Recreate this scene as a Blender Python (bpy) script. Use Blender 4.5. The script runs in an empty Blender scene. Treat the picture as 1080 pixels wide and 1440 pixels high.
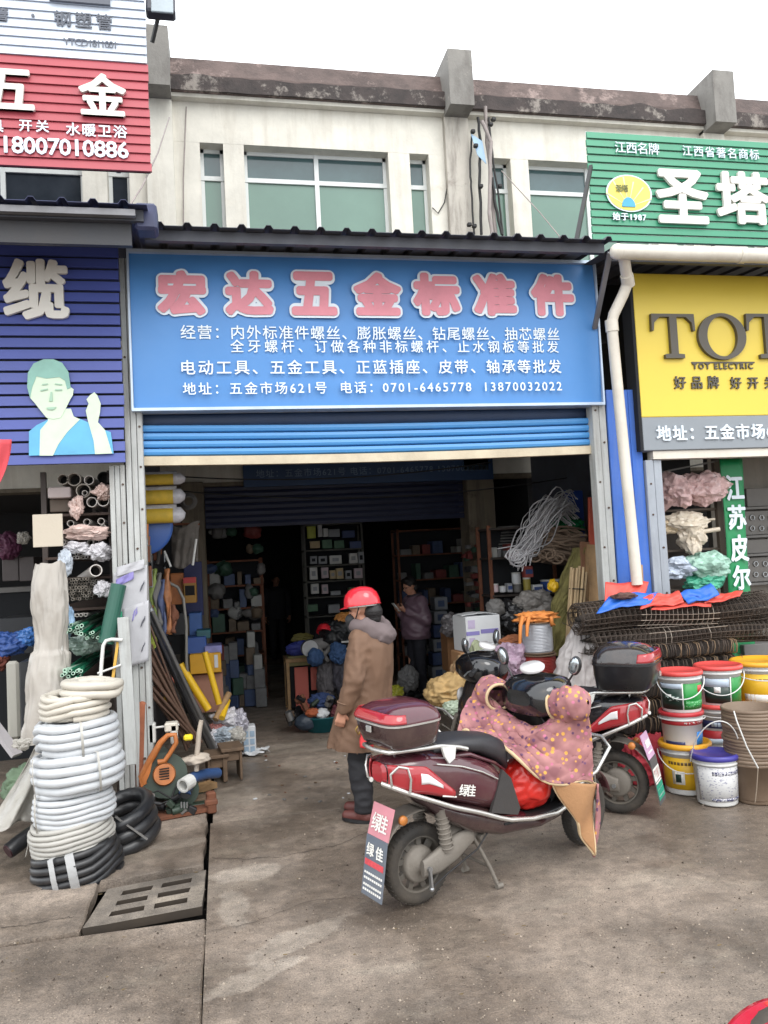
import bpy, bmesh, math, random
from math import sin, cos, pi, radians, atan2, sqrt
from mathutils import Vector, Matrix, noise
import numpy as np
V = Vector
scene = bpy.context.scene
COL = scene.collection
random.seed(7)

# ------------------------------------------------------------------ camera, light
YAW, PIT, ROL, FPX, EYE = radians(11.69), radians(3.157), radians(2.97), 1123.0, 1.9
_f = V((sin(YAW)*cos(PIT), cos(YAW)*cos(PIT), sin(PIT)))
_r0 = V((cos(YAW), -sin(YAW), 0)); _u0 = _r0.cross(_f)
CR = _r0*cos(ROL) - _u0*sin(ROL); CU = _u0*cos(ROL) + _r0*sin(ROL)
cd = bpy.data.cameras.new('camera'); cam = bpy.data.objects.new('camera', cd); COL.objects.link(cam)
cam.matrix_world = Matrix(((CR.x, CU.x, -_f.x, 0), (CR.y, CU.y, -_f.y, 0), (CR.z, CU.z, -_f.z, EYE), (0, 0, 0, 1)))
cd.sensor_fit = 'VERTICAL'; cd.sensor_height = 36; cd.lens = FPX/1440*36; cd.clip_end = 500; cd.clip_start = .05
scene.camera = cam

w = bpy.data.worlds.new('World'); scene.world = w; w.use_nodes = True
nt = w.node_tree; nt.nodes.clear()
sky = nt.nodes.new('ShaderNodeTexSky'); sky.sky_type = 'NISHITA'; sky.sun_disc = False
sky.sun_elevation = radians(48); sky.sun_rotation = radians(200)
sky.air_density = 1.0; sky.dust_density = 4; sky.ozone_density = 1
mx = nt.nodes.new('ShaderNodeMix'); mx.data_type = 'RGBA'; mx.inputs['Factor'].default_value = .86
mx.inputs['B'].default_value = (11.6, 12.0, 12.3, 1)
bg = nt.nodes.new('ShaderNodeBackground'); bg.inputs['Strength'].default_value = .15
ou = nt.nodes.new('ShaderNodeOutputWorld')
nt.links.new(sky.outputs[0], mx.inputs['A']); nt.links.new(mx.outputs['Result'], bg.inputs[0]); nt.links.new(bg.outputs[0], ou.inputs[0])
sl = bpy.data.lights.new('sun', 'SUN'); sl.energy = 0.9; sl.angle = radians(30); sl.color = (1, .97, .93)
so = bpy.data.objects.new('sun', sl); COL.objects.link(so)
so.rotation_euler = V((.25, -.62, .74)).to_track_quat('Z', 'Y').to_euler()
scene.view_settings.view_transform = 'Standard'; scene.view_settings.look = 'None'
scene.view_settings.exposure = 0.6; scene.view_settings.gamma = 1; scene.view_settings.use_curve_mapping = False
scene.render.resolution_x = 768; scene.render.resolution_y = 1024
scene.cycles.max_bounces = 8; scene.cycles.diffuse_bounces = 6; scene.cycles.glossy_bounces = 3; scene.cycles.transparent_max_bounces = 8

# ------------------------------------------------------------------ places
def ray(x, y): return CR*((x-540)/FPX) + CU*((720-y)/FPX) + _f
def G(x, y, z=0.0):
    d = ray(x, y); return V((0, 0, EYE)) + d*((z-EYE)/d.z)
def A(x, y, Y):
    d = ray(x, y); return V((0, 0, EYE)) + d*(Y/d.y)

# ------------------------------------------------------------------ materials
def c(r, g, b): return tuple(((v/255)/12.92 if v/255 <= .04045 else ((v/255+.055)/1.055)**2.4) for v in (r, g, b))
_mc = {}
def M(name, col, rough=.6, metal=0, var=.18, scale=3, bump=.15, bscale=60, dirt=0, dcol=(60, 52, 44), coat=0, trans=0, alpha=1, dscale=2.5, emit=0):
    if name in _mc: return _mc[name]
    m = bpy.data.materials.new(name); m.use_nodes = True; n = m.node_tree.nodes; l = m.node_tree.links
    b = n['Principled BSDF']; base = c(*col) if max(col) > 1 else col
    tc = n.new('ShaderNodeTexCoord'); oi = n.new('ShaderNodeObjectInfo')
    mu = n.new('ShaderNodeMath'); mu.operation = 'MULTIPLY'; mu.inputs[1].default_value = 37; l.new(oi.outputs['Random'], mu.inputs[0])
    def nz(s, d=4, ro=.6):
        q = n.new('ShaderNodeTexNoise'); q.noise_dimensions = '4D'; q.inputs['Scale'].default_value = s; q.inputs['Detail'].default_value = d
        q.inputs['Roughness'].default_value = ro; l.new(tc.outputs['Object'], q.inputs['Vector']); l.new(mu.outputs[0], q.inputs['W']); return q
    q = nz(scale, 6, .65); rp = n.new('ShaderNodeValToRGB'); l.new(q.outputs['Fac'], rp.inputs[0])
    rp.color_ramp.elements[0].position = .3; rp.color_ramp.elements[1].position = .7
    rp.color_ramp.elements[0].color = tuple(v*(1-var) for v in base)+(1,); rp.color_ramp.elements[1].color = tuple(min(1, v*(1+var)) for v in base)+(1,)
    out = rp.outputs[0]
    if dirt:
        q2 = nz(dscale, 8, .7); r2 = n.new('ShaderNodeValToRGB'); l.new(q2.outputs['Fac'], r2.inputs[0])
        r2.color_ramp.elements[0].position = .42; r2.color_ramp.elements[1].position = .72
        m2 = n.new('ShaderNodeMath'); m2.operation = 'MULTIPLY'; m2.inputs[1].default_value = dirt; l.new(r2.outputs[0], m2.inputs[0])
        x = n.new('ShaderNodeMix'); x.data_type = 'RGBA'; l.new(m2.outputs[0], x.inputs['Factor']); l.new(out, x.inputs['A']); x.inputs['B'].default_value = c(*dcol)+(1,)
        out = x.outputs['Result']
    l.new(out, b.inputs['Base Color'])
    r3 = n.new('ShaderNodeMapRange'); l.new(q.outputs['Fac'], r3.inputs[0]); r3.inputs['To Min'].default_value = max(.03, rough-.12); r3.inputs['To Max'].default_value = min(1, rough+.12)
    l.new(r3.outputs[0], b.inputs['Roughness'])
    b.inputs['Metallic'].default_value = metal; b.inputs['Coat Weight'].default_value = coat; b.inputs['Transmission Weight'].default_value = trans
    b.inputs['Alpha'].default_value = alpha
    if bump:
        q4 = nz(bscale, 5, .6); bp = n.new('ShaderNodeBump'); bp.inputs['Strength'].default_value = bump; bp.inputs['Distance'].default_value = .01
        l.new(q4.outputs['Fac'], bp.inputs['Height']); l.new(bp.outputs[0], b.inputs['Normal'])
    _mc[name] = m; return m

def grime(name, col, streak=(70, 62, 56), amt=.6, rough=.8, sx=6, sz=.6, bump=.3, var=.12, blotch=None, bamt=0, bpos=.5):
    """painted or plastered surface with vertical runs of dirt"""
    if name in _mc: return _mc[name]
    m = M(name, col, rough, var=var, bump=bump, bscale=30); n = m.node_tree.nodes; l = m.node_tree.links; b = n['Principled BSDF']
    src = b.inputs['Base Color'].links[0].from_socket
    geo = n.new('ShaderNodeNewGeometry'); mp = n.new('ShaderNodeMapping'); mp.inputs['Scale'].default_value = (sx, sx, sz); l.new(geo.outputs['Position'], mp.inputs['Vector'])
    q = n.new('ShaderNodeTexNoise'); q.inputs['Scale'].default_value = 1; q.inputs['Detail'].default_value = 8; q.inputs['Roughness'].default_value = .7; l.new(mp.outputs[0], q.inputs['Vector'])
    r = n.new('ShaderNodeValToRGB'); l.new(q.outputs['Fac'], r.inputs[0]); r.color_ramp.elements[0].position = .48; r.color_ramp.elements[1].position = .75; r.color_ramp.elements[1].color = (amt,)*3+(1,)
    x = n.new('ShaderNodeMix'); x.data_type = 'RGBA'; l.new(r.outputs[0], x.inputs['Factor']); l.new(src, x.inputs['A']); x.inputs['B'].default_value = c(*streak)+(1,)
    out = x.outputs['Result']
    if blotch:
        q = n.new('ShaderNodeTexNoise'); q.inputs['Scale'].default_value = 2.2; q.inputs['Detail'].default_value = 10; q.inputs['Roughness'].default_value = .75; l.new(geo.outputs['Position'], q.inputs['Vector'])
        r = n.new('ShaderNodeValToRGB'); l.new(q.outputs['Fac'], r.inputs[0]); r.color_ramp.elements[0].position = bpos; r.color_ramp.elements[1].position = bpos+.08; r.color_ramp.elements[1].color = (bamt,)*3+(1,)
        x = n.new('ShaderNodeMix'); x.data_type = 'RGBA'; l.new(r.outputs[0], x.inputs['Factor']); l.new(out, x.inputs['A']); x.inputs['B'].default_value = c(*blotch)+(1,)
        out = x.outputs['Result']
    l.new(out, b.inputs['Base Color']); return m

def speck(name, bg, fg, scale=40, thr=.52, rough=.45, stretch=(1, 1, 2.2)):
    """small illegible print: dark flecks in rows on a plain ground"""
    if name in _mc: return _mc[name]
    m = M(name, bg, rough, var=.05, bump=0); n = m.node_tree.nodes; l = m.node_tree.links; b = n['Principled BSDF']; src = b.inputs['Base Color'].links[0].from_socket
    tc = n.new('ShaderNodeTexCoord'); mp = n.new('ShaderNodeMapping'); mp.inputs['Scale'].default_value = stretch; l.new(tc.outputs['Object'], mp.inputs['Vector'])
    q = n.new('ShaderNodeTexNoise'); q.inputs['Scale'].default_value = scale; q.inputs['Detail'].default_value = 2; l.new(mp.outputs[0], q.inputs['Vector'])
    r = n.new('ShaderNodeValToRGB'); l.new(q.outputs['Fac'], r.inputs[0]); r.color_ramp.elements[0].position = thr; r.color_ramp.elements[1].position = thr+.05
    x = n.new('ShaderNodeMix'); x.data_type = 'RGBA'; l.new(r.outputs[0], x.inputs['Factor']); l.new(src, x.inputs['A']); x.inputs['B'].default_value = c(*fg)+(1,); l.new(x.outputs['Result'], b.inputs['Base Color']); return m

# ------------------------------------------------------------------ mesh builder
def basis(d, up=None):
    d = V(d).normalized(); a = V(up) if up else (V((0, 0, 1)) if abs(d.z) < .9 else V((1, 0, 0)))
    x = a.cross(d).normalized(); return x, d.cross(x).normalized(), d
class MB:
    def __init__(s): s.v = []; s.f = []; s.m = []; s.cm = 0; s.sm = []
    def add(s, vs, fs, smooth=False):
        o = len(s.v); s.v += [V(p) for p in vs]
        for f in fs: s.f.append([i+o for i in f]); s.m.append(s.cm); s.sm.append(smooth)
        return s
    def box(s, ce, sz, rot=None, b=0.0):
        hx, hy, hz = sz[0]/2, sz[1]/2, sz[2]/2; ce = V(ce); R = rot if rot else Matrix.Identity(3)
        if isinstance(R, (int, float)): R = Matrix.Rotation(R, 3, 'Z')
        b = min(b, hx*.9, hy*.9, hz*.9)
        if b <= 0:
            vs = [(x*hx, y*hy, z*hz) for x in (-1, 1) for y in (-1, 1) for z in (-1, 1)]
            fs = [(0, 1, 3, 2), (4, 6, 7, 5), (0, 4, 5, 1), (2, 3, 7, 6), (0, 2, 6, 4), (1, 5, 7, 3)]
        else:
            vs = []; 
            for x in (-1, 1):
                for y in (-1, 1):
                    for z in (-1, 1):
                        vs += [(x*hx, y*(hy-b), z*(hz-b)), (x*(hx-b), y*hy, z*(hz-b)), (x*(hx-b), y*(hy-b), z*hz)]
            I = lambda x, y, z, k: ((x*4+y*2+z)*3+k)
            fs = []
            for q in (0, 1):
                a = [I(q, 0, 0, 0), I(q, 1, 0, 0), I(q, 1, 1, 0), I(q, 0, 1, 0)]; fs.append(a if q else a[::-1])
                a = [I(0, q, 0, 1), I(0, q, 1, 1), I(1, q, 1, 1), I(1, q, 0, 1)]; fs.append(a if q else a[::-1])
                a = [I(0, 0, q, 2), I(1, 0, q, 2), I(1, 1, q, 2), I(0, 1, q, 2)]; fs.append(a if q else a[::-1])
            for p in (0, 1):
                for q in (0, 1):
                    e = [I(0, p, q, 1), I(1, p, q, 1), I(1, p, q, 2), I(0, p, q, 2)]; fs.append(e)
                    e = [I(p, 0, q, 0), I(p, 1, q, 0), I(p, 1, q, 2), I(p, 0, q, 2)]; fs.append(e)
                    e = [I(p, q, 0, 0), I(p, q, 1, 0), I(p, q, 1, 1), I(p, q, 0, 1)]; fs.append(e)
            for x in (0, 1):
                for y in (0, 1):
                    for z in (0, 1): fs.append([I(x, y, z, 0), I(x, y, z, 1), I(x, y, z, 2)])
        return s.add([ce+R@V(p) for p in vs], fs)
    def bx(s, x0, x1, y0, y1, z0, z1, b=0.0): return s.box(((x0+x1)/2, (y0+y1)/2, (z0+z1)/2), (abs(x1-x0), abs(y1-y0), abs(z1-z0)), None, b)
    def beam(s, p0, p1, w_, h_, up=None, b=0.0):
        p0, p1 = V(p0), V(p1); x, y, d = basis(p1-p0, up); R = Matrix((x, y, d)).transposed()
        return s.box((p0+p1)/2, (w_, h_, (p1-p0).length), R, b)
    def cyl(s, p0, p1, r0, r1=None, n=14, cap=True, smooth=True):
        r1 = r0 if r1 is None else r1; p0, p1 = V(p0), V(p1); x, y, d = basis(p1-p0)
        vs = []
        for p, r in ((p0, r0), (p1, r1)):
            for i in range(n): a = 2*pi*i/n; vs.append(p+x*(cos(a)*r)+y*(sin(a)*r))
        s.add(vs, [(i, (i+1) % n, n+(i+1) % n, n+i) for i in range(n)], smooth)
        if cap: s.add(vs[:n], [list(range(n))[::-1]]); s.add(vs[n:], [list(range(n))])
        return s
    def pipe(s, p0, p1, ro, ri, n=14):
        """open tube with a wall thickness"""
        p0, p1 = V(p0), V(p1); x, y, d = basis(p1-p0); vs = []
        for p, r in ((p0, ro), (p1, ro), (p1, ri), (p0, ri)):
            for i in range(n): a = 2*pi*i/n; vs.append(p+x*(cos(a)*r)+y*(sin(a)*r))
        return s.add(vs, [(k*n+i, k*n+(i+1) % n, ((k+1) % 4)*n+(i+1) % n, ((k+1) % 4)*n+i) for k in range(4) for i in range(n)], False)
    def tube(s, pts, r, n=8, closed=False, cap=True, smooth=True):
        pts = [V(p) for p in pts]; N = len(pts); rs = r if isinstance(r, (list, tuple)) else [r]*N
        vs = []; px = None
        for k, p in enumerate(pts):
            d = (pts[(k+1) % N]-pts[k-1]) if (closed or 0 < k < N-1) else (pts[1]-pts[0] if k == 0 else pts[-1]-pts[-2])
            if d.length < 1e-9: d = V((0, 0, 1))
            d.normalize()
            if px is None: px = basis(d)[0]
            px = (px-d*px.dot(d)); px = px.normalized() if px.length > 1e-6 else basis(d)[0]
            y = d.cross(px)
            for i in range(n): a = 2*pi*i/n; vs.append(p+px*(cos(a)*rs[k])+y*(sin(a)*rs[k]))
        K = N if closed else N-1
        s.add(vs, [(k*n+i, k*n+(i+1) % n, ((k+1) % N)*n+(i+1) % n, ((k+1) % N)*n+i) for k in range(K) for i in range(n)], smooth)
        if cap and not closed: s.add(vs[:n], [list(range(n))[::-1]]); s.add(vs[-n:], [list(range(n))])
        return s
    def lathe(s, prof, ce=(0, 0, 0), n=24, axis='Z', sx=1, sy=1, smooth=True, R=None):
        ce = V(ce); vs = []; K = len(prof)
        for r, z in prof:
            for i in range(n):
                a = 2*pi*i/n; p = V((cos(a)*r*sx, sin(a)*r*sy, z))
                if axis == 'Y': p = V((p.x, p.z, -p.y))
                if axis == 'X': p = V((p.z, p.x, p.y))
                if R: p = R@p
                vs.append(ce+p)
        return s.add(vs, [(k*n+i, k*n+(i+1) % n, (k+1)*n+(i+1) % n, (k+1)*n+i) for k in range(K-1) for i in range(n)], smooth)
    def torus(s, ce, R, r, n=32, m=8, ax=(0, 0, 1), sq=1):
        x, y, d = basis(ax); ce = V(ce)
        return s.tube([ce+x*(cos(2*pi*i/n)*R)+y*(sin(2*pi*i/n)*R*sq) for i in range(n)], r, m, closed=True)
    def ell(s, ce, rad, n=14, m=9, R=None, zmin=-1.0):
        ce = V(ce); rad = V(rad) if not isinstance(rad, (int, float)) else V((rad,)*3); vs = []; a0 = math.asin(zmin) if zmin > -1 else -pi/2
        for k in range(m+1):
            t = a0+(pi/2-a0)*k/m
            for i in range(n):
                a = 2*pi*i/n; p = V((cos(t)*cos(a)*rad.x, cos(t)*sin(a)*rad.y, sin(t)*rad.z)); vs.append(ce+(R@p if R else p))
        return s.add(vs, [(k*n+i, k*n+(i+1) % n, (k+1)*n+(i+1) % n, (k+1)*n+i) for k in range(m) for i in range(n)], True)
    def prism(s, poly, p0, ux, uy, depth):
        """poly 2D (counter-clockwise) in frame p0,ux,uy, extruded along ux x uy by depth (centred)"""
        p0, ux, uy = V(p0), V(ux), V(uy); nrm = ux.cross(uy).normalized(); N = len(poly)
        a = [p0+ux*x+uy*y+nrm*(depth/2) for x, y in poly]; b = [p-nrm*depth for p in a]
        return s.add(a+b, [list(range(N)), list(range(2*N-1, N-1, -1))]+[(i, N+i, N+(i+1) % N, (i+1) % N) for i in range(N)])
    def grid(s, fn, nu, nv, smooth=True, cu=False, cv=False, thick=0):
        vs = [V(fn(i/(nu if cu else nu-1), j/(nv if cv else nv-1))) for j in range(nv) for i in range(nu)]
        fs = [(j*nu+i, j*nu+(i+1) % nu, ((j+1) % nv)*nu+(i+1) % nu, ((j+1) % nv)*nu+i) for j in range(nv-(0 if cv else 1)) for i in range(nu-(0 if cu else 1))]
        if thick:
            nr = [V((0, 0, 0)) for _ in vs]
            for f in fs:
                q = (vs[f[1]]-vs[f[0]]).cross(vs[f[3]]-vs[f[0]])
                for i in f: nr[i] += q
            N = len(vs); back = [p-(q.normalized()*thick if q.length > 0 else q) for p, q in zip(vs, nr)]
            fs2 = fs+[tuple(N+i for i in f[::-1]) for f in fs]
            rim = [i for i in range(nu)]+[j*nu+nu-1 for j in range(1, nv)]+[(nv-1)*nu+i for i in range(nu-2, -1, -1)]+[j*nu for j in range(nv-2, 0, -1)]
            if not cu and not cv: fs2 += [(rim[k], N+rim[k], N+rim[(k+1) % len(rim)], rim[(k+1) % len(rim)]) for k in range(len(rim))]
            return s.add(vs+back, fs2, smooth)
        return s.add(vs, fs, smooth)
    def loft(s, rings, smooth=True, cap=True, closed=False):
        n = len(rings[0]); vs = [V(p) for r in rings for p in r]; K = len(rings)
        s.add(vs, [(k*n+i, k*n+(i+1) % n, ((k+1) % K)*n+(i+1) % n, ((k+1) % K)*n+i) for k in range(K if closed else K-1) for i in range(n)], smooth)
        if cap and not closed: s.add(rings[0], [list(range(n))[::-1]], smooth); s.add(rings[-1], [list(range(n))], smooth)
        return s
    def blob(s, ce, rad, seed=0, amp=.25, fr=2.5, lev=3, flat=None, R=None, crease=0, jit=0, smooth=True):
        jr = random.Random(seed*7+3)
        bm = bmesh.new(); bmesh.ops.create_icosphere(bm, subdivisions=lev, radius=1); ce = V(ce); rad = V(rad)
        vs = []
        for q in bm.verts:
            p = q.co.copy(); off = V((seed*3.1, seed*1.7, seed*.9))
            k = 1+amp*noise.noise(p*fr+off)+amp*.5*noise.noise(p*fr*2.7+off)
            if crease:
                wp = p+V((noise.noise(p*2.3+off), noise.noise(p*2.3-off), noise.noise(p*2.1+off*2)))*.35
                k += crease*((.28-abs(noise.noise(wp*fr*1.2+off*2)))+.38*(.25-abs(noise.noise(wp*fr*2.6+off)))+.10*(.25-abs(noise.noise(wp*fr*6+off*3))))
            if jit: k += jr.uniform(-jit, jit)
            p = V((p.x*rad.x, p.y*rad.y, p.z*rad.z))*k
            if R: p = R@p
            p += ce
            if flat is not None and p.z < flat: p.z = flat+(p.z-flat)*.05
            vs.append(p)
        s.add(vs, [[v.index for v in f.verts] for f in bm.faces], smooth); bm.free(); return s
    def xf(s, mat):
        s.v = [mat@p for p in s.v]; return s
    def mesh(s, name, mats):
        me = bpy.data.meshes.new(name); me.from_pydata([tuple(p) for p in s.v], [], s.f)
        for m_ in mats: me.materials.append(m_)
        me.polygons.foreach_set('material_index', s.m); me.polygons.foreach_set('use_smooth', s.sm); me.update(); return me
    def build(s, name, mat, parent=None, label=None, cat=None, group=None, kind=None, world=False, fix=True):
        mats = mat if isinstance(mat, (list, tuple)) else [mat]
        loc = V((0, 0, 0))
        if parent is None and s.v:
            lo = V([min(p[i] for p in s.v) for i in range(3)]); hi = V([max(p[i] for p in s.v) for i in range(3)])
            loc = V(((lo.x+hi.x)/2, (lo.y+hi.y)/2, lo.z)); s.v = [p-loc for p in s.v]
        elif world and parent is not None:
            inv = Matrix.LocRotScale(parent.location, parent.rotation_euler, parent.scale).inverted()
            if parent.parent: inv = inv@Matrix.LocRotScale(parent.parent.location, parent.parent.rotation_euler, parent.parent.scale).inverted()
            s.v = [inv@p for p in s.v]
        me = s.mesh(name, mats)
        if fix:
            bm = bmesh.new(); bm.from_mesh(me); bmesh.ops.recalc_face_normals(bm, faces=bm.faces); bm.to_mesh(me); bm.free()
        o = bpy.data.objects.new(name, me); COL.objects.link(o); o.location = loc
        if parent is not None: o.parent = parent
        tag(o, label, cat, group, kind); return o
def tag(o, label=None, cat=None, group=None, kind=None):
    for k, v_ in (('label', label), ('category', cat), ('group', group), ('kind', kind)):
        if v_: o[k] = v_
    return o
def thing(name, label, cat, loc=(0, 0, 0), rz=0, group=None, kind=None):
    o = bpy.data.objects.new(name, None); COL.objects.link(o); o.location = loc; o.rotation_euler = (0, 0, rz); o.empty_display_size = .1
    return tag(o, label, cat, group, kind)
def dup(o, parent=None, loc=None, rz=None, label=None, group=None, kids=None):
    q = o.copy(); COL.objects.link(q)
    if parent is not None: q.parent = parent
    if loc is not None: q.location = loc
    if rz is not None: q.rotation_euler = (0, 0, rz)
    if label: q['label'] = label
    if group: q['group'] = group
    for ch in [x for x in o.children]: dup(ch, q)
    return q
def evalmesh(me, mods):
    o = bpy.data.objects.new('tmp', me); COL.objects.link(o)
    for t, kw in mods:
        md = o.modifiers.new(t, t)
        for k, v_ in kw.items(): setattr(md, k, v_)
    dg = bpy.context.evaluated_depsgraph_get(); out = bpy.data.meshes.new_from_object(o.evaluated_get(dg), depsgraph=dg)
    bpy.data.objects.remove(o); return out
def skin(mb, name, mat, parent, vox=.012, sm=6, world=False, label=None, **k):
    """one continuous surface from overlapping closed shapes"""
    if world:
        inv = Matrix.LocRotScale(parent.location, parent.rotation_euler, parent.scale).inverted(); mb.v = [inv@p for p in mb.v]
    me = mb.mesh(name, [mat]); bm = bmesh.new(); bm.from_mesh(me); bmesh.ops.remove_doubles(bm, verts=bm.verts, dist=1e-5); bmesh.ops.holes_fill(bm, edges=[e for e in bm.edges if e.is_boundary]); bmesh.ops.recalc_face_normals(bm, faces=bm.faces); bm.to_mesh(me); bm.free()
    out = evalmesh(me, [('REMESH', dict(mode='VOXEL', voxel_size=vox, use_smooth_shade=True)), ('SMOOTH', dict(factor=.5, iterations=sm))])
    out.name = name; out.materials.clear(); out.materials.append(mat); out.polygons.foreach_set('use_smooth', [True]*len(out.polygons)); out.polygons.foreach_set('material_index', [0]*len(out.polygons))
    o = bpy.data.objects.new(name, out); COL.objects.link(o); o.parent = parent; tag(o, label, **k); return o

# ------------------------------------------------------------------ writing
_sz = {}
def glyphs(txt, sp=1.0, ext=0.0, off=0.0, bev=0.0, shear=0):
    cu = bpy.data.curves.new('lettering', 'FONT'); cu.body = txt; cu.space_character = sp; cu.extrude = ext; cu.offset = off; cu.resolution_u = 2
    cu.bevel_depth = bev; cu.bevel_resolution = 1; cu.shear = shear
    o = bpy.data.objects.new('tmp', cu); COL.objects.link(o); dg = bpy.context.evaluated_depsgraph_get()
    me = bpy.data.meshes.new_from_object(o.evaluated_get(dg), depsgraph=dg); bpy.data.objects.remove(o); bpy.data.curves.remove(cu)
    a = np.empty(len(me.vertices)*3); me.vertices.foreach_get('co', a); return me, a.reshape(-1, 3)
def write(txt, fr, x0, x1, z0, z1, name, mat, parent, depth=.004, bold=0.0, bev=0.0, spread=True, y=0.0, **k):
    """lettering filling the box x0..x1, z0..z1 of frame fr = (origin, ux, uz), raised towards the viewer; bold = stroke swelling as a share of the height"""
    me, a = glyphs(txt, 1, .5)
    h0 = a[:, 1].max()-a[:, 1].min(); w0 = a[:, 0].max()-a[:, 0].min(); r = bold*(z1-z0); s = (z1-z0-2*r)/h0
    if spread and len(txt) > 1:
        bpy.data.meshes.remove(me); m2, b = glyphs(txt, 2, .5); w2 = b[:, 0].max()-b[:, 0].min(); bpy.data.meshes.remove(m2)
        sp = max(.55, 1+((x1-x0-2*r)/s-w0)/(w2-w0)); me, a = glyphs(txt, sp, .5)
    w0 = a[:, 0].max()-a[:, 0].min(); o, ux, uz = (V(q) for q in fr); nrm = ux.cross(uz).normalized()
    X = x0+r+(a[:, 0]-a[:, 0].min())*(x1-x0-2*r)/w0; Z = z0+r+(a[:, 1]-a[:, 1].min())*s; D = y+(a[:, 2]+.5)*depth
    base = np.array(o)[None]+X[:, None]*np.array(ux)+Z[:, None]*np.array(uz)+D[:, None]*np.array(nrm)
    fs = [tuple(p.vertices) for p in me.polygons]; bpy.data.meshes.remove(me)
    n = 1 if r == 0 else (6 if r < .004 else (10 if r < .012 else (20 if r < .03 else 32))); vs = []; ff = []
    for i in range(n):
        t = 2*pi*i/n; q = base+(0 if n == 1 else r*cos(t)*np.array(ux)+r*sin(t)*np.array(uz)+(.00012*i)*np.array(nrm))
        vs.append(q); ff += [tuple(j+i*len(base) for j in f) for f in fs]
    me = bpy.data.meshes.new(name); me.from_pydata(np.concatenate(vs).tolist(), [], ff); me.materials.append(mat); me.update()
    ob = bpy.data.objects.new(name, me); COL.objects.link(ob); ob.parent = parent; tag(ob, **k); return ob
def pxbox(xl, xr, yt, yb, Y):
    """picture box -> x0, x1, z0, z1 on the plane at depth Y"""
    m_ = ((xl+xr)/2, (yt+yb)/2); return A(xl, m_[1], Y).x, A(xr, m_[1], Y).x, A(m_[0], yb, Y).z, A(m_[0], yt, Y).z
def wfr(Y, th=None):
    """frame on a plane facing the street; th = the parent thing's place"""
    p = th.location if th is not None else V((0, 0, 0)); return (V((-p.x, Y-p.y, -p.z)), (1, 0, 0), (0, 0, 1))
ORD = 'first second third fourth fifth sixth seventh eighth ninth tenth eleventh twelfth thirteenth fourteenth fifteenth sixteenth seventeenth eighteenth nineteenth twentieth'.split()
def sack(name, px, yt, yb, wpx, Y, mat, label, cat, seed=1, dep=.7, fold=.3, neck=.35, lean=0, parent=None, bulge=.0):
    """tall soft sack with running folds, gathered at the top"""
    k = pxm(Y, px, (yt+yb)/2)
    def fn(u, v_):
        a = 2*pi*u; w_ = wpx/2*(neck+(1-neck)*min(1, (v_*2.2))**.8+bulge*sin(v_*pi)); yy = yt+v_*(yb-yt)
        q = V((cos(a)*1.6+seed, sin(a)*1.6, v_*1.6)); f = 1+.25*noise.noise(q)+fold*(.25-abs(noise.noise(V((cos(a)*3.2+v_*.8, sin(a)*3.2+seed, v_*2.2)))))+fold*.6*(.2-abs(noise.noise(V((cos(a)*7+v_*2, sin(a)*7, v_*4+seed)))))
        return A(px+lean*(1-v_), yy, Y)+V((cos(a)*w_*k*f, sin(a)*w_*k*dep*f, .02*noise.noise(V((a, v_*3, seed)))))
    mb = MB(); mb.grid(fn, 64, 56, cu=True); c0 = fn(0, 0); mb.add([fn(i/64, 0) for i in range(64)]+[fn(i/64, 1) for i in range(64)], [list(range(64)), list(range(64, 128))])
    if parent: return mb.build(name, mat, parent, world=True)
    return mb.build(name, mat, label=label, cat=cat)
def rnd(a, b): return random.uniform(a, b)
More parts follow.
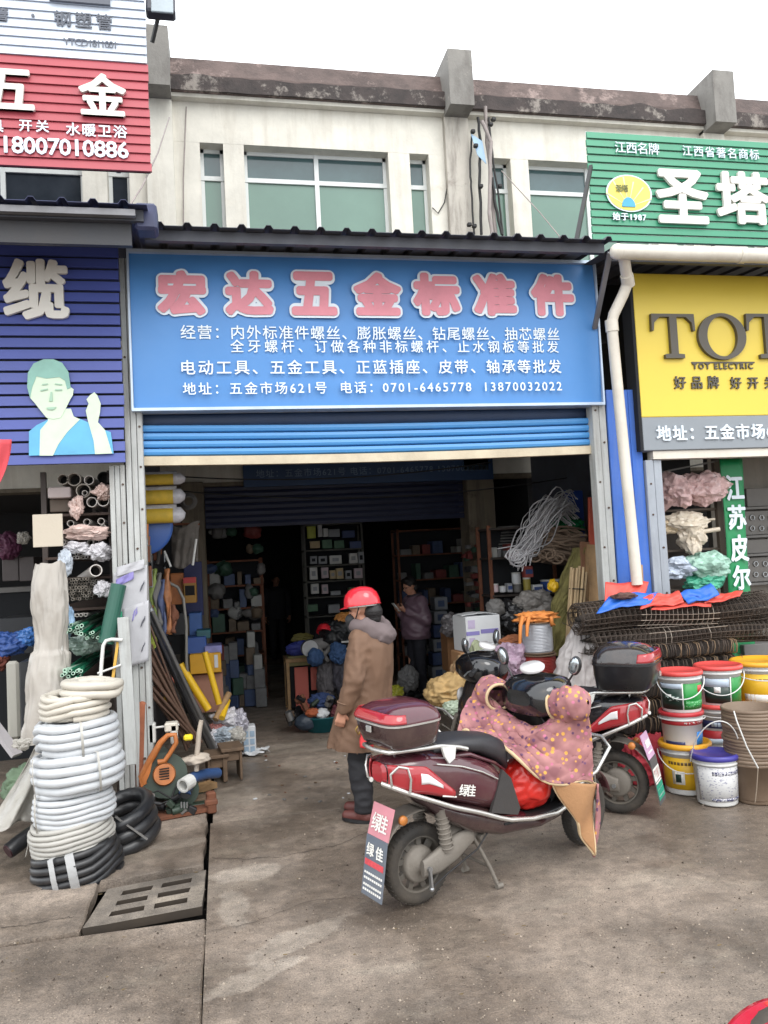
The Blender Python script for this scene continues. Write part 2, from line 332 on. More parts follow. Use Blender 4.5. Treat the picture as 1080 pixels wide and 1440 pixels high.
# ------------------------------------------------------------------ the ground
F0, F1 = 6.5, 10.4
def ground_mat(name, base, speck=.5, wet=.5, pale=0.0, smears=()):
    m = bpy.data.materials.new(name); m.use_nodes = True; n = m.node_tree.nodes; l = m.node_tree.links; b = n['Principled BSDF']
    g = n.new('ShaderNodeNewGeometry')
    def nz(s, d=6, r=.6):
        q = n.new('ShaderNodeTexNoise'); q.inputs['Scale'].default_value = s; q.inputs['Detail'].default_value = d; q.inputs['Roughness'].default_value = r; l.new(g.outputs['Position'], q.inputs['Vector']); return q.outputs['Fac']
    def ramp(i, p0, p1, c0=(0, 0, 0), c1=(1, 1, 1)):
        r = n.new('ShaderNodeValToRGB'); l.new(i, r.inputs[0]); r.color_ramp.elements[0].position = p0; r.color_ramp.elements[1].position = p1
        r.color_ramp.elements[0].color = tuple(c0)+(1,); r.color_ramp.elements[1].color = tuple(c1)+(1,); return r.outputs[0]
    def mix(f, a, bb, mode='MIX'):
        x = n.new('ShaderNodeMix'); x.data_type = 'RGBA'; x.blend_type = mode
        if isinstance(f, float): x.inputs['Factor'].default_value = f
        else: l.new(f, x.inputs['Factor'])
        for k, q in (('A', a), ('B', bb)):
            if isinstance(q, tuple): x.inputs[k].default_value = q+(1,)
            else: l.new(q, x.inputs[k])
        return x.outputs['Result']
    def mul(a, v):
        q = n.new('ShaderNodeMath'); q.operation = 'MULTIPLY'; l.new(a, q.inputs[0]); q.inputs[1].default_value = v; return q.outputs[0]
    B = V(base)
    col = ramp(nz(1.1, 8, .7), .3, .72, tuple(B*.62), tuple(B*1.3))
    col = mix(mul(ramp(nz(14, 6, .75), .45, .7), .5), col, tuple(B*.45))
    mp = n.new('ShaderNodeMapping'); mp.inputs['Scale'].default_value = (.8, 2.2, 1); mp.inputs['Location'].default_value = (3.3, 1.2, 0); mp.inputs['Rotation'].default_value = (0, 0, .25); l.new(g.outputs['Position'], mp.inputs['Vector'])
    q = n.new('ShaderNodeTexNoise'); q.inputs['Scale'].default_value = 1.2; q.inputs['Detail'].default_value = 9; q.inputs['Roughness'].default_value = .62; l.new(mp.outputs[0], q.inputs['Vector'])
    worn = ramp(q.outputs['Fac'], .56, .63)
    col = mix(mul(worn, .5+pale), col, (.30, .255, .205))
    col = mix(mul(ramp(nz(1.3, 4, .55), .5, .66), .55), col, tuple(B*.42))
    if smears:
        tot = None; nn_ = nz(3.2, 9, .68)
        for (cx_, cy_, rx, ry, rt) in smears:
            mp2 = n.new('ShaderNodeMapping'); mp2.vector_type = 'TEXTURE'; mp2.inputs['Location'].default_value = (cx_, cy_, 0); mp2.inputs['Rotation'].default_value = (0, 0, rt); mp2.inputs['Scale'].default_value = (rx, ry, 1); l.new(g.outputs['Position'], mp2.inputs['Vector'])
            ln = n.new('ShaderNodeVectorMath'); ln.operation = 'LENGTH'; l.new(mp2.outputs[0], ln.inputs[0])
            q3 = n.new('ShaderNodeMapRange'); q3.inputs['From Min'].default_value = 1.5; q3.inputs['From Max'].default_value = .2; l.new(ln.outputs['Value'], q3.inputs[0])
            if tot is None: tot = q3.outputs[0]
            else:
                mm_ = n.new('ShaderNodeMath'); mm_.operation = 'MAXIMUM'; l.new(tot, mm_.inputs[0]); l.new(q3.outputs[0], mm_.inputs[1]); tot = mm_.outputs[0]
        ad2 = n.new('ShaderNodeMath'); ad2.operation = 'MULTIPLY_ADD'; l.new(nn_, ad2.inputs[0]); ad2.inputs[1].default_value = 1.5; ad2.inputs[2].default_value = -.75
        ad3 = n.new('ShaderNodeMath'); ad3.operation = 'ADD'; l.new(tot, ad3.inputs[0]); l.new(ad2.outputs[0], ad3.inputs[1])
        sm = ramp(ad3.outputs[0], .50, .66); col = mix(mul(sm, .7), col, (.36, .31, .26))
    vo = n.new('ShaderNodeTexVoronoi'); vo.inputs['Scale'].default_value = 75; vo.feature = 'F1'; l.new(g.outputs['Position'], vo.inputs['Vector'])
    dot = ramp(vo.outputs['Distance'], .16, .30, (1, 1, 1), (0, 0, 0))
    sel = n.new('ShaderNodeSeparateColor'); l.new(vo.outputs['Color'], sel.inputs[0])
    lt = ramp(sel.outputs[0], .80, .86); dk = ramp(sel.outputs[1], .80, .86)
    m1 = n.new('ShaderNodeMath'); m1.operation = 'MULTIPLY'; l.new(dot, m1.inputs[0]); l.new(lt, m1.inputs[1])
    m2 = n.new('ShaderNodeMath'); m2.operation = 'MULTIPLY'; l.new(dot, m2.inputs[0]); l.new(dk, m2.inputs[1])
    col = mix(mul(m1.outputs[0], speck), col, (.30, .26, .22)); col = mix(mul(m2.outputs[0], speck), col, (.02, .018, .015))
    fine = ramp(nz(130, 4, .7), .35, .65, (.62, .62, .62), (1.35, 1.35, 1.35)); col = mix(1.0, col, fine, 'MULTIPLY')
    mid = ramp(nz(9, 8, .75), .38, .62, (.78, .78, .78), (1.2, 1.19, 1.17)); col = mix(1.0, col, mid, 'MULTIPLY')
    wetm = ramp(nz(.75, 6, .62), .44, .58); wd = ramp(wetm, 0, 1, (.70, .69, .68), (1.05, 1.05, 1.05)); col = mix(1.0, col, wd, 'MULTIPLY')
    l.new(col, b.inputs['Base Color'])
    rr = n.new('ShaderNodeMapRange'); l.new(wetm, rr.inputs[0]); rr.inputs['To Min'].default_value = .85-wet*.95; rr.inputs['To Max'].default_value = .85; l.new(rr.outputs[0], b.inputs['Roughness'])
    bp = n.new('ShaderNodeBump'); bp.inputs['Strength'].default_value = .85; bp.inputs['Distance'].default_value = .008
    ad = n.new('ShaderNodeMath'); ad.operation = 'ADD'; l.new(nz(45, 5, .7), ad.inputs[0]); l.new(mul(m1.outputs[0], .6), ad.inputs[1]); l.new(ad.outputs[0], bp.inputs['Height'])
    l.new(bp.outputs[0], b.inputs['Normal']); return m
m_road = ground_mat('rough_concrete', (.250, .202, .163), .55, .55, 0, [(g_.x, g_.y, rx, ry, rt) for (px_, py_, rx, ry, rt) in ((345, 1228, .30, .16, 0), (420, 1320, .42, .13, .55), (360, 1375, .35, .10, .5), (330, 1280, .12, .3, 0)) for g_ in [G(px_, py_)]])
m_slab = ground_mat('smooth_concrete', (.275, .224, .182), .18, .6, .1, [(g_.x, g_.y, rx, ry, rt) for (px_, py_, rx, ry, rt) in ((430, 1050, .9, .35, .1), (330, 1120, .3, .4, 0), (540, 1010, .5, .2, 0), (250, 1190, .3, .1, 0)) for g_ in [G(px_, py_)]])
m_drain = ground_mat('drain_concrete', (.21, .18, .15), .1, .2, .2)
m_dirt = M('shade_dark_dirt', (20, 17, 14), .9, var=.3, scale=9, bump=.6)  # dirt under the slabs, coloured darker for the shade in slots and gaps
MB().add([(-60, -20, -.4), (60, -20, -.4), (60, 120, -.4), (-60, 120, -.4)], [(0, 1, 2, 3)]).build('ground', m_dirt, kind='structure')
def plate(name, poly, z, t, mat, wob=0.012, seed=1, kind='structure', parent=None, ch=.008, **k):
    """a cast slab: outline broken into short uneven steps, chamfered rim"""
    rs = random.Random(seed); pts = []
    for i, p in enumerate(poly):
        q = poly[(i+1) % len(poly)]; L = (V(q)-V(p)).length; n = max(1, min(40, int(L/.12)))
        for k_ in range(n):
            a = V(p).lerp(V(q), k_/n); pts.append(a+V((rs.uniform(-wob, wob), rs.uniform(-wob, wob))) if k_ else a)
    ce = V((sum(p.x for p in pts)/len(pts), sum(p.y for p in pts)/len(pts)))
    mb = MB(); N = len(pts); inn = [p+(ce-p).normalized()*ch*1.2 for p in pts]
    mb.add([(p.x, p.y, z) for p in inn]+[(p.x, p.y, z-ch) for p in pts]+[(p.x, p.y, z-t) for p in pts], [list(range(N))]+[(r*N+i, (r+1)*N+i, (r+1)*N+(i+1) % N, r*N+(i+1) % N) for r in (0, 1) for i in range(N)])
    return mb.build(name, mat, kind=kind, parent=parent, **k)
xs = -.155; xg = .0025
plate('road', [(xs+xg, -6), (30, -6), (30, 6.162), (xs+xg, 6.162)], 0, .16, m_road, .0, 3, ch=.0004)
plate('forecourt_floor', [(xs+.02, 6.165), (30, 6.165), (30, 24), (xs+.03, 24)], .0, .06, m_slab, .0, 4, ch=.0004)
plate('road', [(-30, -6), (xs-xg, -6), (xs-xg, 4.55), (-30, 4.35)], -.002, .06, m_road, .006, 5)
cl = [G(112, 1311), G(133, 1262)]
plate('pavement', [(-30, 4.375), (cl[0].x-.0, 4.575), (cl[1].x-.012, 5.235), (-30, 5.09)], .012, .07, m_slab, .01, 6)
plate('pavement', [(-30, 5.10), (cl[1].x-.05, 5.25), (xs-.03, 5.31), (xs-.02, 6.9), (-30, 6.9)], .015, .07, m_slab, .01, 7)
plate('shop_floor', [(-30, 6.915), (xs-.01, 6.915), (xs-.0, 24), (-30, 24)], .01, .07, m_slab, .005, 8)
# drain cover with its six slots
P4 = [G(116, 1310), G(284, 1279), G(290, 1227), G(152, 1254)]
def bil(u, v_): return P4[0].lerp(P4[1], u).lerp(P4[3].lerp(P4[2], u), v_)
mb = MB(); us = [0, .18, .47, .56, .86, 1]; vs_ = [0, .18, .30, .45, .57, .72, .84, 1]
for i in range(5):
    for j in range(7):
        if i in (1, 3) and j in (1, 3, 5): continue
        q = [bil(us[i], vs_[j]), bil(us[i+1], vs_[j]), bil(us[i+1], vs_[j+1]), bil(us[i], vs_[j+1])]
        jt = [V((noise.noise(p*9)*.008, noise.noise(p*9+V((5, 0, 0)))*.008, 0)) for p in q]; q = [p+t for p, t in zip(q, jt)]
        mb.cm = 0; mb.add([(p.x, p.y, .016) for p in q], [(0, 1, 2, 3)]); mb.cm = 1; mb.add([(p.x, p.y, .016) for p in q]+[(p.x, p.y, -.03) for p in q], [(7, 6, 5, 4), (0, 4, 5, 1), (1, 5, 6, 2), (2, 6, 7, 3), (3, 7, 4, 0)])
mb.build('drain_cover', [m_drain, M('slot_wall_shade', (52, 44, 36), .9, var=.3)], label='cracked concrete drain cover with six slots sunk in the pavement', cat='drain cover')  # dark side colour stands for the shade inside the slots
# loose grit, nobody could count it
mb = MB(); rs = random.Random(11)
for i in range(5200):
    px, py = rs.uniform(-60, 1140), rs.uniform(1120, 1470)**1
    p = G(px, py, 0); r = rs.uniform(.0012, .0046)*(1 if rs.random() < .93 else 2.0)
    if -.78 < p.x < -.17 and 4.5 < p.y < 5.3: continue
    a = rs.random()*6; z0 = .001
    vs = [(p.x+cos(a+k*2.09)*r, p.y+sin(a+k*2.09)*r, z0) for k in range(3)]+[(p.x, p.y, z0+r*.9)]
    mb.cm = 0 if rs.random() < .6 else 1
    mb.add(vs, [(0, 1, 3), (1, 2, 3), (2, 0, 3)])
mb.build('gravel', [M('grit_pale', (150, 138, 124), .9, var=.3), M('grit_dark', (62, 52, 44), .9, var=.3)], label='fine grit scattered over the wet concrete', cat='gravel', kind='stuff')
# trodden scraps of leaf and paper
mb = MB()
for i in range(60):
    px, py = rs.uniform(0, 1080), rs.uniform(1120, 1430); p = G(px, py, 0); r = rs.uniform(.004, .012); a = rs.random()*6
    mb.add([(p.x+cos(a+t)*r*(1+.5*rs.random()), p.y+sin(a+t)*r*.6, .018+rs.uniform(0, .003)) for t in (0, 1.2, 2.6, 4)], [(0, 1, 2, 3)])
mb.build('litter', M('dead_leaf', (96, 80, 52), .8, var=.5), label='tiny scraps of leaf trodden into the wet ground', cat='litter', kind='stuff')

# cracks
m_crack = M('crack_shadow', (38, 32, 28), .95, bump=0)
for j_, (pts, w_) in enumerate([(((296, 1207), (345, 1209), (400, 1205), (470, 1190), (545, 1160)), .006), (((300, 1310), (360, 1298), (430, 1268), (500, 1262)), .004), (((0, 1308), (40, 1305), (80, 1296), (112, 1292)), .006), (((540, 1240), (620, 1300), (660, 1360), (720, 1380)), .003)]):
    P = []
    for a_, b_ in zip(pts[:-1], pts[1:]):
        for q_ in range(7): t_ = q_/7; g_ = G(a_[0]+(b_[0]-a_[0])*t_, a_[1]+(b_[1]-a_[1])*t_); P.append(g_+V((rs.uniform(-.012, .012), rs.uniform(-.012, .012), .0)))
    mb = MB(); mb.add([(p.x, p.y+(w_ if s_ else -w_)*rs.uniform(.2, 1)*.6, .0045 if j_ != 2 else .0155) for p in P for s_ in (0, 1)], [(2*i, 2*i+2, 2*i+3, 2*i+1) for i in range(len(P)-1)]); mb.build('crack', m_crack, kind='structure')

# ------------------------------------------------------------------ the two-storey building behind
m_white = grime('whitewashed_render', (208, 204, 193), streak=(150, 138, 120), amt=.36, blotch=(186, 176, 160), bamt=.35, bpos=.58)
m_par = grime('mouldy_concrete', (96, 82, 78), streak=(52, 44, 42), amt=.9, sx=2, sz=4, bump=1, var=.35, blotch=(150, 132, 126), bamt=.75, bpos=.54)
m_fin = grime('weathered_fin', (126, 123, 118), streak=(74, 68, 64), amt=.85, sx=3, sz=1.2, bump=.5, blotch=(190, 180, 172), bamt=.8, bpos=.60)
m_glass = M('green_glass', (92, 122, 108), .10, var=.12, scale=.8, bump=0, coat=.6)
m_glassd = M('green_glass_dark', (62, 84, 86), .1, var=.25, scale=1.2, bump=0, coat=.6)
m_glassk = M('dark_louvre_glass', (40, 46, 54), .2, var=.25, bump=0)
m_alu = M('white_aluminium', (205, 208, 206), .45, var=.06)
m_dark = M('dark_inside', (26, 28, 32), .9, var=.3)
bld = thing('shop_building', 'two storey whitewashed building with green glazed windows and a mouldy parapet above the shops', 'building', (3.5, F1, 0))
zw = A(400, 153.7, F1).z; zp = A(239, 79.6, F1).z; zh = A(450, 209, F1).z; zs = 5.1
xq = lambda px, py=260: A(px, py, F1).x
B0 = xq(645)-xq(236)  # bay width
ox = xq(283)
# openings per bay, from the narrow window on
def X(px): return xq(px)
ops = []
for k in (-2, -1, 0, 1, 2):
    o_ = k*4.0
    for a, b_ in ((283, 316), (345, 548), (578, 605)): ops.append((X(a)+o_, X(b_)+o_, b_-a > 100))
x_l, x_r = -9.5, 14
mb = MB(); mb.bx(x_l, x_r, F1, F1+.3, zh, zw+.25)
mb.bx(x_l, x_r, F1+.001, F1+.3, 2.95, zs)
px_ = x_l
for a, b_, wd in ops:
    mb.bx(px_, a, F1+.002, F1+.3, zs-.01, zh+.01); px_ = b_
mb.bx(px_, x_r, F1+.002, F1+.3, zs-.01, zh+.01)
mb.build('wall', m_white, bld, world=True)
MB().bx(x_l, x_r, F1-.12, F1+.3, zw+.02, zw+.07).build('cornice', m_white, bld, world=True)
def par(u, v_, x0=x_l, x1=x_r):
    return V((x0+(x1-x0)*u, 0, 0))
mb = MB(); n = 120
prof = [(F1-.16, zw+.07), (F1-.16, zw+.30), (F1-.1, zw+.33), (F1-.02, zp-.02), (F1+.02, zp), (F1+.22, zp), (F1+.22, zw+.07)]
rings = []
for i in range(n+1):
    x = x_l+(x_r-x_l)*i/n; r_ = []
    for j, (y, z) in enumerate(prof):
        d = .02*noise.noise(V((x*1.7, j*3.1, 0))); r_.append((x, y+d, z+(d*.8 if j in (3, 4, 5) else 0)))
    rings.append(r_)
mb.loft(rings, smooth=False).build('parapet', m_par, bld, world=True)
for k in (-1, 0, 1, 2, -2):
    xc = A(645, 120, F1-.3).x+k*4.0-.0; y0, y1 = F1-.42, F1+.75; zt = A(645, 69, F1-.42).z; zb = zw-.02; hw = .17
    mb = MB(); mb.prism([(y0, zb), (y1, zb), (y1, zt-.45), (y1-.5, zt), (y0, zt)], (xc, 0, 0), (0, 1, 0), (0, 0, 1), hw*2)
    mb.build('buttress', m_fin, bld, world=True)
m_ledge = grime('black_mould_ledge', (62, 54, 52), streak=(30, 27, 27), amt=.9, sx=5, sz=6, bump=.9, var=.4, blotch=(150, 142, 134), bamt=.75, bpos=.53)
rg = [[(x_l+(x_r-x_l)*i/160, F1-.19-.02*noise.noise(V((i*.5, 1, 0))), zw+.072+a_*(.20+.06*noise.noise(V((i*.35, 3, 0)))) if a_ else zw+.072) for a_ in (0, 1)]+[(x_l+(x_r-x_l)*i/160, F1-.15, zw+.27), (x_l+(x_r-x_l)*i/160, F1-.15, zw+.072)] for i in range(161)]
MB().loft(rg, smooth=False).build('mouldy_ledge', m_ledge, bld, world=True)
for k in (-1, 0, 1, 2): xc = A(645, 120, F1-.3).x+k*4.0; MB().bx(xc-.17, xc+.17, F1-.10, F1-.003, 3.0, zw+.02).build('pilaster', m_white if k else grime('stained_pilaster', (176, 170, 160), streak=(84, 76, 70), amt=.8, sx=8, sz=1, bump=.5, blotch=(120, 110, 102), bamt=.6, bpos=.56), bld, world=True)
zt = A(450, 260, F1+.22).z
for a, b_, wd in ops:
    yw = F1+.18
    wn = MB(); wn.bx(a-.01, b_+.01, yw, yw+.05, zh-.05, zh+.02); wn.bx(a, b_, yw-.01, yw+.05, zt-.03, zt+.03); wn.bx(a-.005, a+.045, yw, yw+.05, zs, zh); wn.bx(b_-.045, b_+.005, yw, yw+.05, zs, zh)
    wo = wn.build('window', m_alu, bld, world=True)
    cols_ = 2 if wd else 1
    for i in range(cols_):
        c0, c1 = a+(b_-a)*i/cols_, a+(b_-a)*(i+1)/cols_
        for (q0, q1, mm) in ((zs, zt, m_glass if a > X(240) else m_glassk), (zt, zh, m_glassd if a > X(240) else m_glassk)):
            g_ = MB().bx(c0+.03, c1-.03, yw+.018, yw+.026, q0, q1-.02); g_.v = [p-bld.location for p in g_.v]
            g_.build('pane', mm, wo)
        if i: 
            g_ = MB().bx(c0-.03, c0+.03, yw-.012, yw+.045, zs, zh); g_.v = [p-bld.location for p in g_.v]; g_.build('mullion', m_alu, wo)
# ground storey of the old front: pillars and lintel, the shop room behind
m_old = grime('old_plaster', (118, 108, 92), streak=(50, 46, 40), amt=.8, bump=.6, blotch=(80, 70, 58), bamt=.8, bpos=.55)
xL0, xL1 = A(257, 760, F1).x, A(289, 760, F1).x; xR0, xR1 = A(659, 760, F1).x, A(697, 760, F1).x
mb = MB(); mb.bx(xL0, xL1, F1-.06, F1+.35, 0, 2.96, .01); mb.build('pillar', m_old, bld, world=True)
MB().bx(xR0, xR1, F1-.06, F1+.35, 0, 2.96, .01).build('pillar', m_old, bld, world=True)
MB().bx(xL0-4.05, xL1-4.05, F1-.06, F1+.35, 0, 2.96, .01).build('pillar', m_old, bld, world=True)
MB().bx(xR0+4.0, xR1+4.0, F1-.06, F1+.35, 0, 2.96, .01).build('pillar', m_old, bld, world=True)
zl = A(300, 684, F1).z
MB().bx(x_l, x_r, F1-.03, F1+.3, zl, 2.949).build('lintel', m_old, bld, world=True)
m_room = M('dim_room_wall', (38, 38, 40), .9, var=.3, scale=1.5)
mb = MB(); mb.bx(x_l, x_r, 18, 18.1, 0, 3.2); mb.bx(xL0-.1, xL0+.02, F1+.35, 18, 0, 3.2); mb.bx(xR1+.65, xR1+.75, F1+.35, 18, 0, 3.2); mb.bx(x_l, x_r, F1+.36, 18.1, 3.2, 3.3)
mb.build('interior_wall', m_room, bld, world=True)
# ------------------------------------------------------------------ drain pipes and cables on the wall
m_black = M('black_rubber_cable', (28, 27, 28), .6)
m_pipegrey = M('pale_conduit', (150, 140, 136), .6, dirt=.5, dcol=(60, 52, 50))
cb = thing('cable_bundle', 'tangle of black and grey cables and conduits running down the pilaster', 'cables', A(690, 250, F1-.15))
for i, pts in enumerate([((664, 190), (661, 235), (663, 262), (667, 330)), ((672, 165), (676, 200), (674, 240), (677, 330)), ((683, 150), (685, 200), (691, 250), (697, 330)), ((687, 165), (694, 230), (703, 290), (707, 335)), ((692, 250), (697, 290), (706, 330)), ((678, 170), (690, 200), (688, 300), (692, 332))]):
    P = []
    for k in range(len(pts)-1):
        for t in range(4): q = (pts[k][0]+(pts[k+1][0]-pts[k][0])*t/4+rnd(-.8, .8), pts[k][1]+(pts[k+1][1]-pts[k][1])*t/4); P.append(A(q[0], q[1], F1-.17-.03*i))
    P.append(A(*pts[-1], F1-.17-.03*i))
    MB().tube(P, .014+.006*(i % 3), 6).build('conduit' if i in (2, 5) else 'cable', m_pipegrey if i in (2, 5) else m_black, cb, world=True)
for (x, y) in ((665, 185), (669, 205), (676, 262), (690, 175), (703, 262), (694, 168), (667, 318), (660, 316)): MB().box(A(x, y, F1-.26), (.06, .06, .05), None, .01).build('clamp', m_black, cb, world=True)
MB().prism([(0, 0), (.16, -.1), (.2, -.42), (.08, -.3)], A(662, 188, F1-.24), (1, 0, 0), (0, 0, 1), .01).build('plastic_tape', M('pale_blue_plastic', (150, 180, 205), .4), cb, world=True)
mb = MB(); mb.tube([A(628, 235, F1-.01), A(629, 262, F1-.02), A(625, 285, F1-.02), A(616, 300, F1-.02), A(608, 292, F1-.02)], .008, 5)
mb.build('loose_wire', m_black, label='thin wire hooked on the white wall left of the cable tangle', cat='wire')
mb = MB(); mb.tube([A(705, 240, F1-.4), A(760, 300, F1-.9), A(797, 345, F1-1.2)], .007, 5)
mb.build('slack_wire', m_pipegrey, label='thin pale wire slanting past the right-hand green windows', cat='wire')
mb = MB(); mb.tube([A(262, 150, F1-.02), A(258, 250, F1-.02), A(258, 320, F1-.05)], .008, 5).build('thin_wire', m_pipegrey, label='thin wire hanging down the white wall near the red sign', cat='wire')
mb = MB(); mb.tube([A(168, 312, 6.9), A(200, 262, 7.3), A(222, 215, 8), A(238, 165, 9)], .008, 5).build('stay_wire', m_pipegrey, label='white wire rising from the left canopy to the wall corner', cat='wire')

# ------------------------------------------------------------------ canopies
m_tin = M('dark_roof_sheet', (66, 68, 76), .55, var=.25, bump=.1, dirt=.5, dcol=(48, 44, 44))
m_tin2 = M('blue_roof_sheet', (52, 58, 92), .5, var=.3, dirt=.5, dcol=(44, 42, 48))
m_steel = M('grey_steel', (120, 120, 124), .5, metal=.3, dirt=.4)
def corr(x0, x1, y0, z0, y1, z1, pitch=.2, h=.028):
    pr = []; x = x0
    while x < x1: pr += [(x, 0), (x+pitch*.52, 0), (x+pitch*.62, h), (x+pitch*.78, h), (x+pitch*.88, 0)]; x += pitch
    pr = [(x0, 0)]+[q for q in pr if x0 < q[0] < x1]+[(x1, 0)]; N = len(pr)
    t = .004; vs = [(x, y, z+d+u) for (y, z) in ((y0, z0), (y1, z1)) for u in (0, t) for x, d in pr]
    mb = MB(); mb.add(vs, [(i, i+1, 2*N+i+1, 2*N+i) for i in range(N-1)]+[(N+i, 3*N+i, 3*N+i+1, N+i+1) for i in range(N-1)]+[(i, N+i, N+i+1, i+1) for i in range(N-1)]); return mb
def canopy(x0, x1, yf, zf, label, mat, purlins=3):
    t = thing('canopy', label, 'canopy', ((x0+x1)/2, yf, zf))
    yb, zb = F1-.05, zf+.42
    corr(x0, x1, yf, zf, yb, zb).build('roof_sheet', mat, t, world=True, fix=False)
    for k in range(purlins):
        u = .02+k*.47; y = yf+(yb-yf)*u; z = zf+(zb-zf)*u
        MB().bx(x0+.03, x1-.03, y, y+.05, z-.085, z-.004).build('purlin', m_tin, t, world=True)
    return t
zc = A(500, 326, 5.95).z
cx0, cx1 = A(196, 312, 5.95).x, A(862, 350, 5.95).x
canopy(cx0, cx1, 5.95, zc, 'dark corrugated canopy over the blue hardware shop sign', m_tin)
zc2 = A(100, 284, 5.6).z; lx1 = A(206, 290, 5.6).x
canopy(-5.5, lx1, 5.6, zc2, 'dark corrugated canopy over the indigo slatted sign', m_tin2)
t = thing('canopy_trim', 'grey steel edge channel under the front of the indigo shop canopy', 'trim', (lx1-1, 5.62, zc2-.2))
MB().bx(-5.4, lx1-.08, 5.63, 5.68, A(100, 300, 5.63).z, A(100, 291, 5.63).z).build('channel', m_steel, t, world=True)
MB().bx(-5.4, lx1-.12, 5.75, 5.80, A(100, 343, 5.75).z, A(100, 303, 5.75).z).build('fascia', M('black_fascia', (46, 47, 52), .5, dirt=.4), t, world=True)
q = MB(); q.bx(A(188, 300, 5.7).x, A(220, 300, 5.7).x, 5.72, 5.9, A(205, 322, 5.72).z, A(205, 284, 5.72).z, .02); q.build('end_cap', m_tin2, label='faded blue metal box closing the end of the left canopy', cat='end cap')
# right canopy and its white gutter
zg = A(975, 357, 5.9).z; gx0 = A(868, 352, 5.9).x
canopy(A(852, 350, 6.0).x+.05, 8.5, 6.0, zg+.07, 'dark canopy behind the white gutter above the yellow sign', m_tin)
t = thing('rain_gutter', 'white plastic gutter with a crooked downpipe between the blue and yellow signs', 'gutter', (gx0, 5.9, zg))
m_pvc = M('aged_white_plastic', (206, 200, 188), .4, var=.08, dirt=.35, dcol=(140, 126, 110))
mb = MB(); x0 = gx0
for i in range(6):
    x1 = x0+1.15; mb.tube([(x0, 5.9, zg), (x1, 5.9, zg)], .062, 10); mb.cyl((x1-.03, 5.9, zg), (x1+.03, 5.9, zg), .068, n=10); x0 = x1
mb.ell((gx0, 5.9, zg), .066, 10, 6); mb.build('trough', m_pvc, t, world=True)
pp = [A(877, 357, 5.93), A(880, 380, 6.05), A(883, 397, 6.12), A(876, 415, 6.16), A(863, 442, 6.2), A(860, 455, 6.22), A(868, 540, 6.25), A(896, 822, 6.3)]
mb = MB(); mb.tube(pp, .047, 12)
for a_, b_ in ((2, 1), (5, 6)):
    d = (pp[b_]-pp[a_]).normalized(); mb.cyl(pp[a_]-d*.03, pp[a_]+d*.07, .055, n=12)
mb.build('downpipe', m_pvc, t, world=True)

# ------------------------------------------------------------------ signs
def sx(px, py, Y): return A(px, py, Y).x
def szz(px, py, Y): return A(px, py, Y).z
m_blue = M('blue_vinyl', (70, 128, 190), .42, var=.05, scale=.8, bump=.03, dirt=.12, dcol=(120, 160, 205), dscale=1.5)
m_trim = M('sign_edge', (176, 190, 206), .4, metal=.3)
m_wtext = M('white_vinyl', (214, 224, 232), .5, var=.03, bump=0)
m_pink = M('faded_red_vinyl', (206, 130, 142), .5, var=.12, scale=5, bump=0)
SY = 6.5
x0, x1 = sx(181, 360, SY), sx(834, 368, SY); z1, z0 = szz(500, 362.5, SY), szz(500, 571, SY)
ms = thing('main_sign', 'wide blue hardware shop sign with seven pink characters outlined in white', 'sign', ((x0+x1)/2, SY, z0))
mb = MB(); mb.grid(lambda u, v_: (x0+(x1-x0)*u, SY+.018-.03*sin(v_*pi)*(.6+.4*sin(u*9)), z0+(z1-z0)*v_), 60, 10, thick=.0)
mb.build('sign_face', m_blue, ms, world=True)
MB().bx(x0+.01, x1-.01, SY+.05, SY+.13, z0+.01, z1-.01).build('backing', m_dark, ms, world=True)
mb = MB()
for a_ in ((x0-.015, x1+.015, z1-.004, z1+.022), (x0-.015, x1+.015, z0-.02, z0+.004)): mb.bx(a_[0], a_[1], SY-.02, SY+.14, a_[2], a_[3])
for a_ in (x0-.017, x1+.001): mb.bx(a_, a_+.016, SY-.018, SY+.138, z0-.018, z1+.02)
mb.build('frame', m_trim, ms, world=True)
fr = wfr(SY-.016, ms)
for ch, a_, b_ in (('宏', 221, 290), ('达', 316, 384), ('五', 409, 473), ('金', 497, 564), ('标', 580, 646), ('准', 665, 725), ('件', 746, 806)):
    bx_ = pxbox(a_, b_, 381+(a_-221)*.010, 444+(a_-221)*.002, SY-.016)
    g_ = (bx_[1]-bx_[0])*.0
    o1 = write(ch, fr, bx_[0]-.018, bx_[1]+.018, bx_[2]-.018, bx_[3]+.018, 'outline_character', m_wtext, ms, .004, bold=.115, spread=False, y=.002)
    o2 = write(ch, fr, bx_[0], bx_[1], bx_[2], bx_[3], 'character', m_pink, ms, .004, bold=.06, spread=False, y=.012)
for s_, a_, b_, t_, u_, bo in (('经营：内外标准件螺丝、膨胀螺丝、钻尾螺丝、抽芯螺丝', 254, 786, 459, 478, .008), ('全牙螺杆、订做各种非标螺杆、止水钢板等批发', 324, 785, 478.5, 496, .008), ('电动工具、五金工具、正蓝插座、皮带、轴承等批发', 255, 789, 506, 526, .012), ('地址：五金市场621号  电话：0701-6465778  13870032022', 257, 790, 536, 553, .01)):
    write(s_, fr, *pxbox(a_, b_, t_, u_, SY-.016), 'lettering', m_wtext, ms, .003, bold=bo)
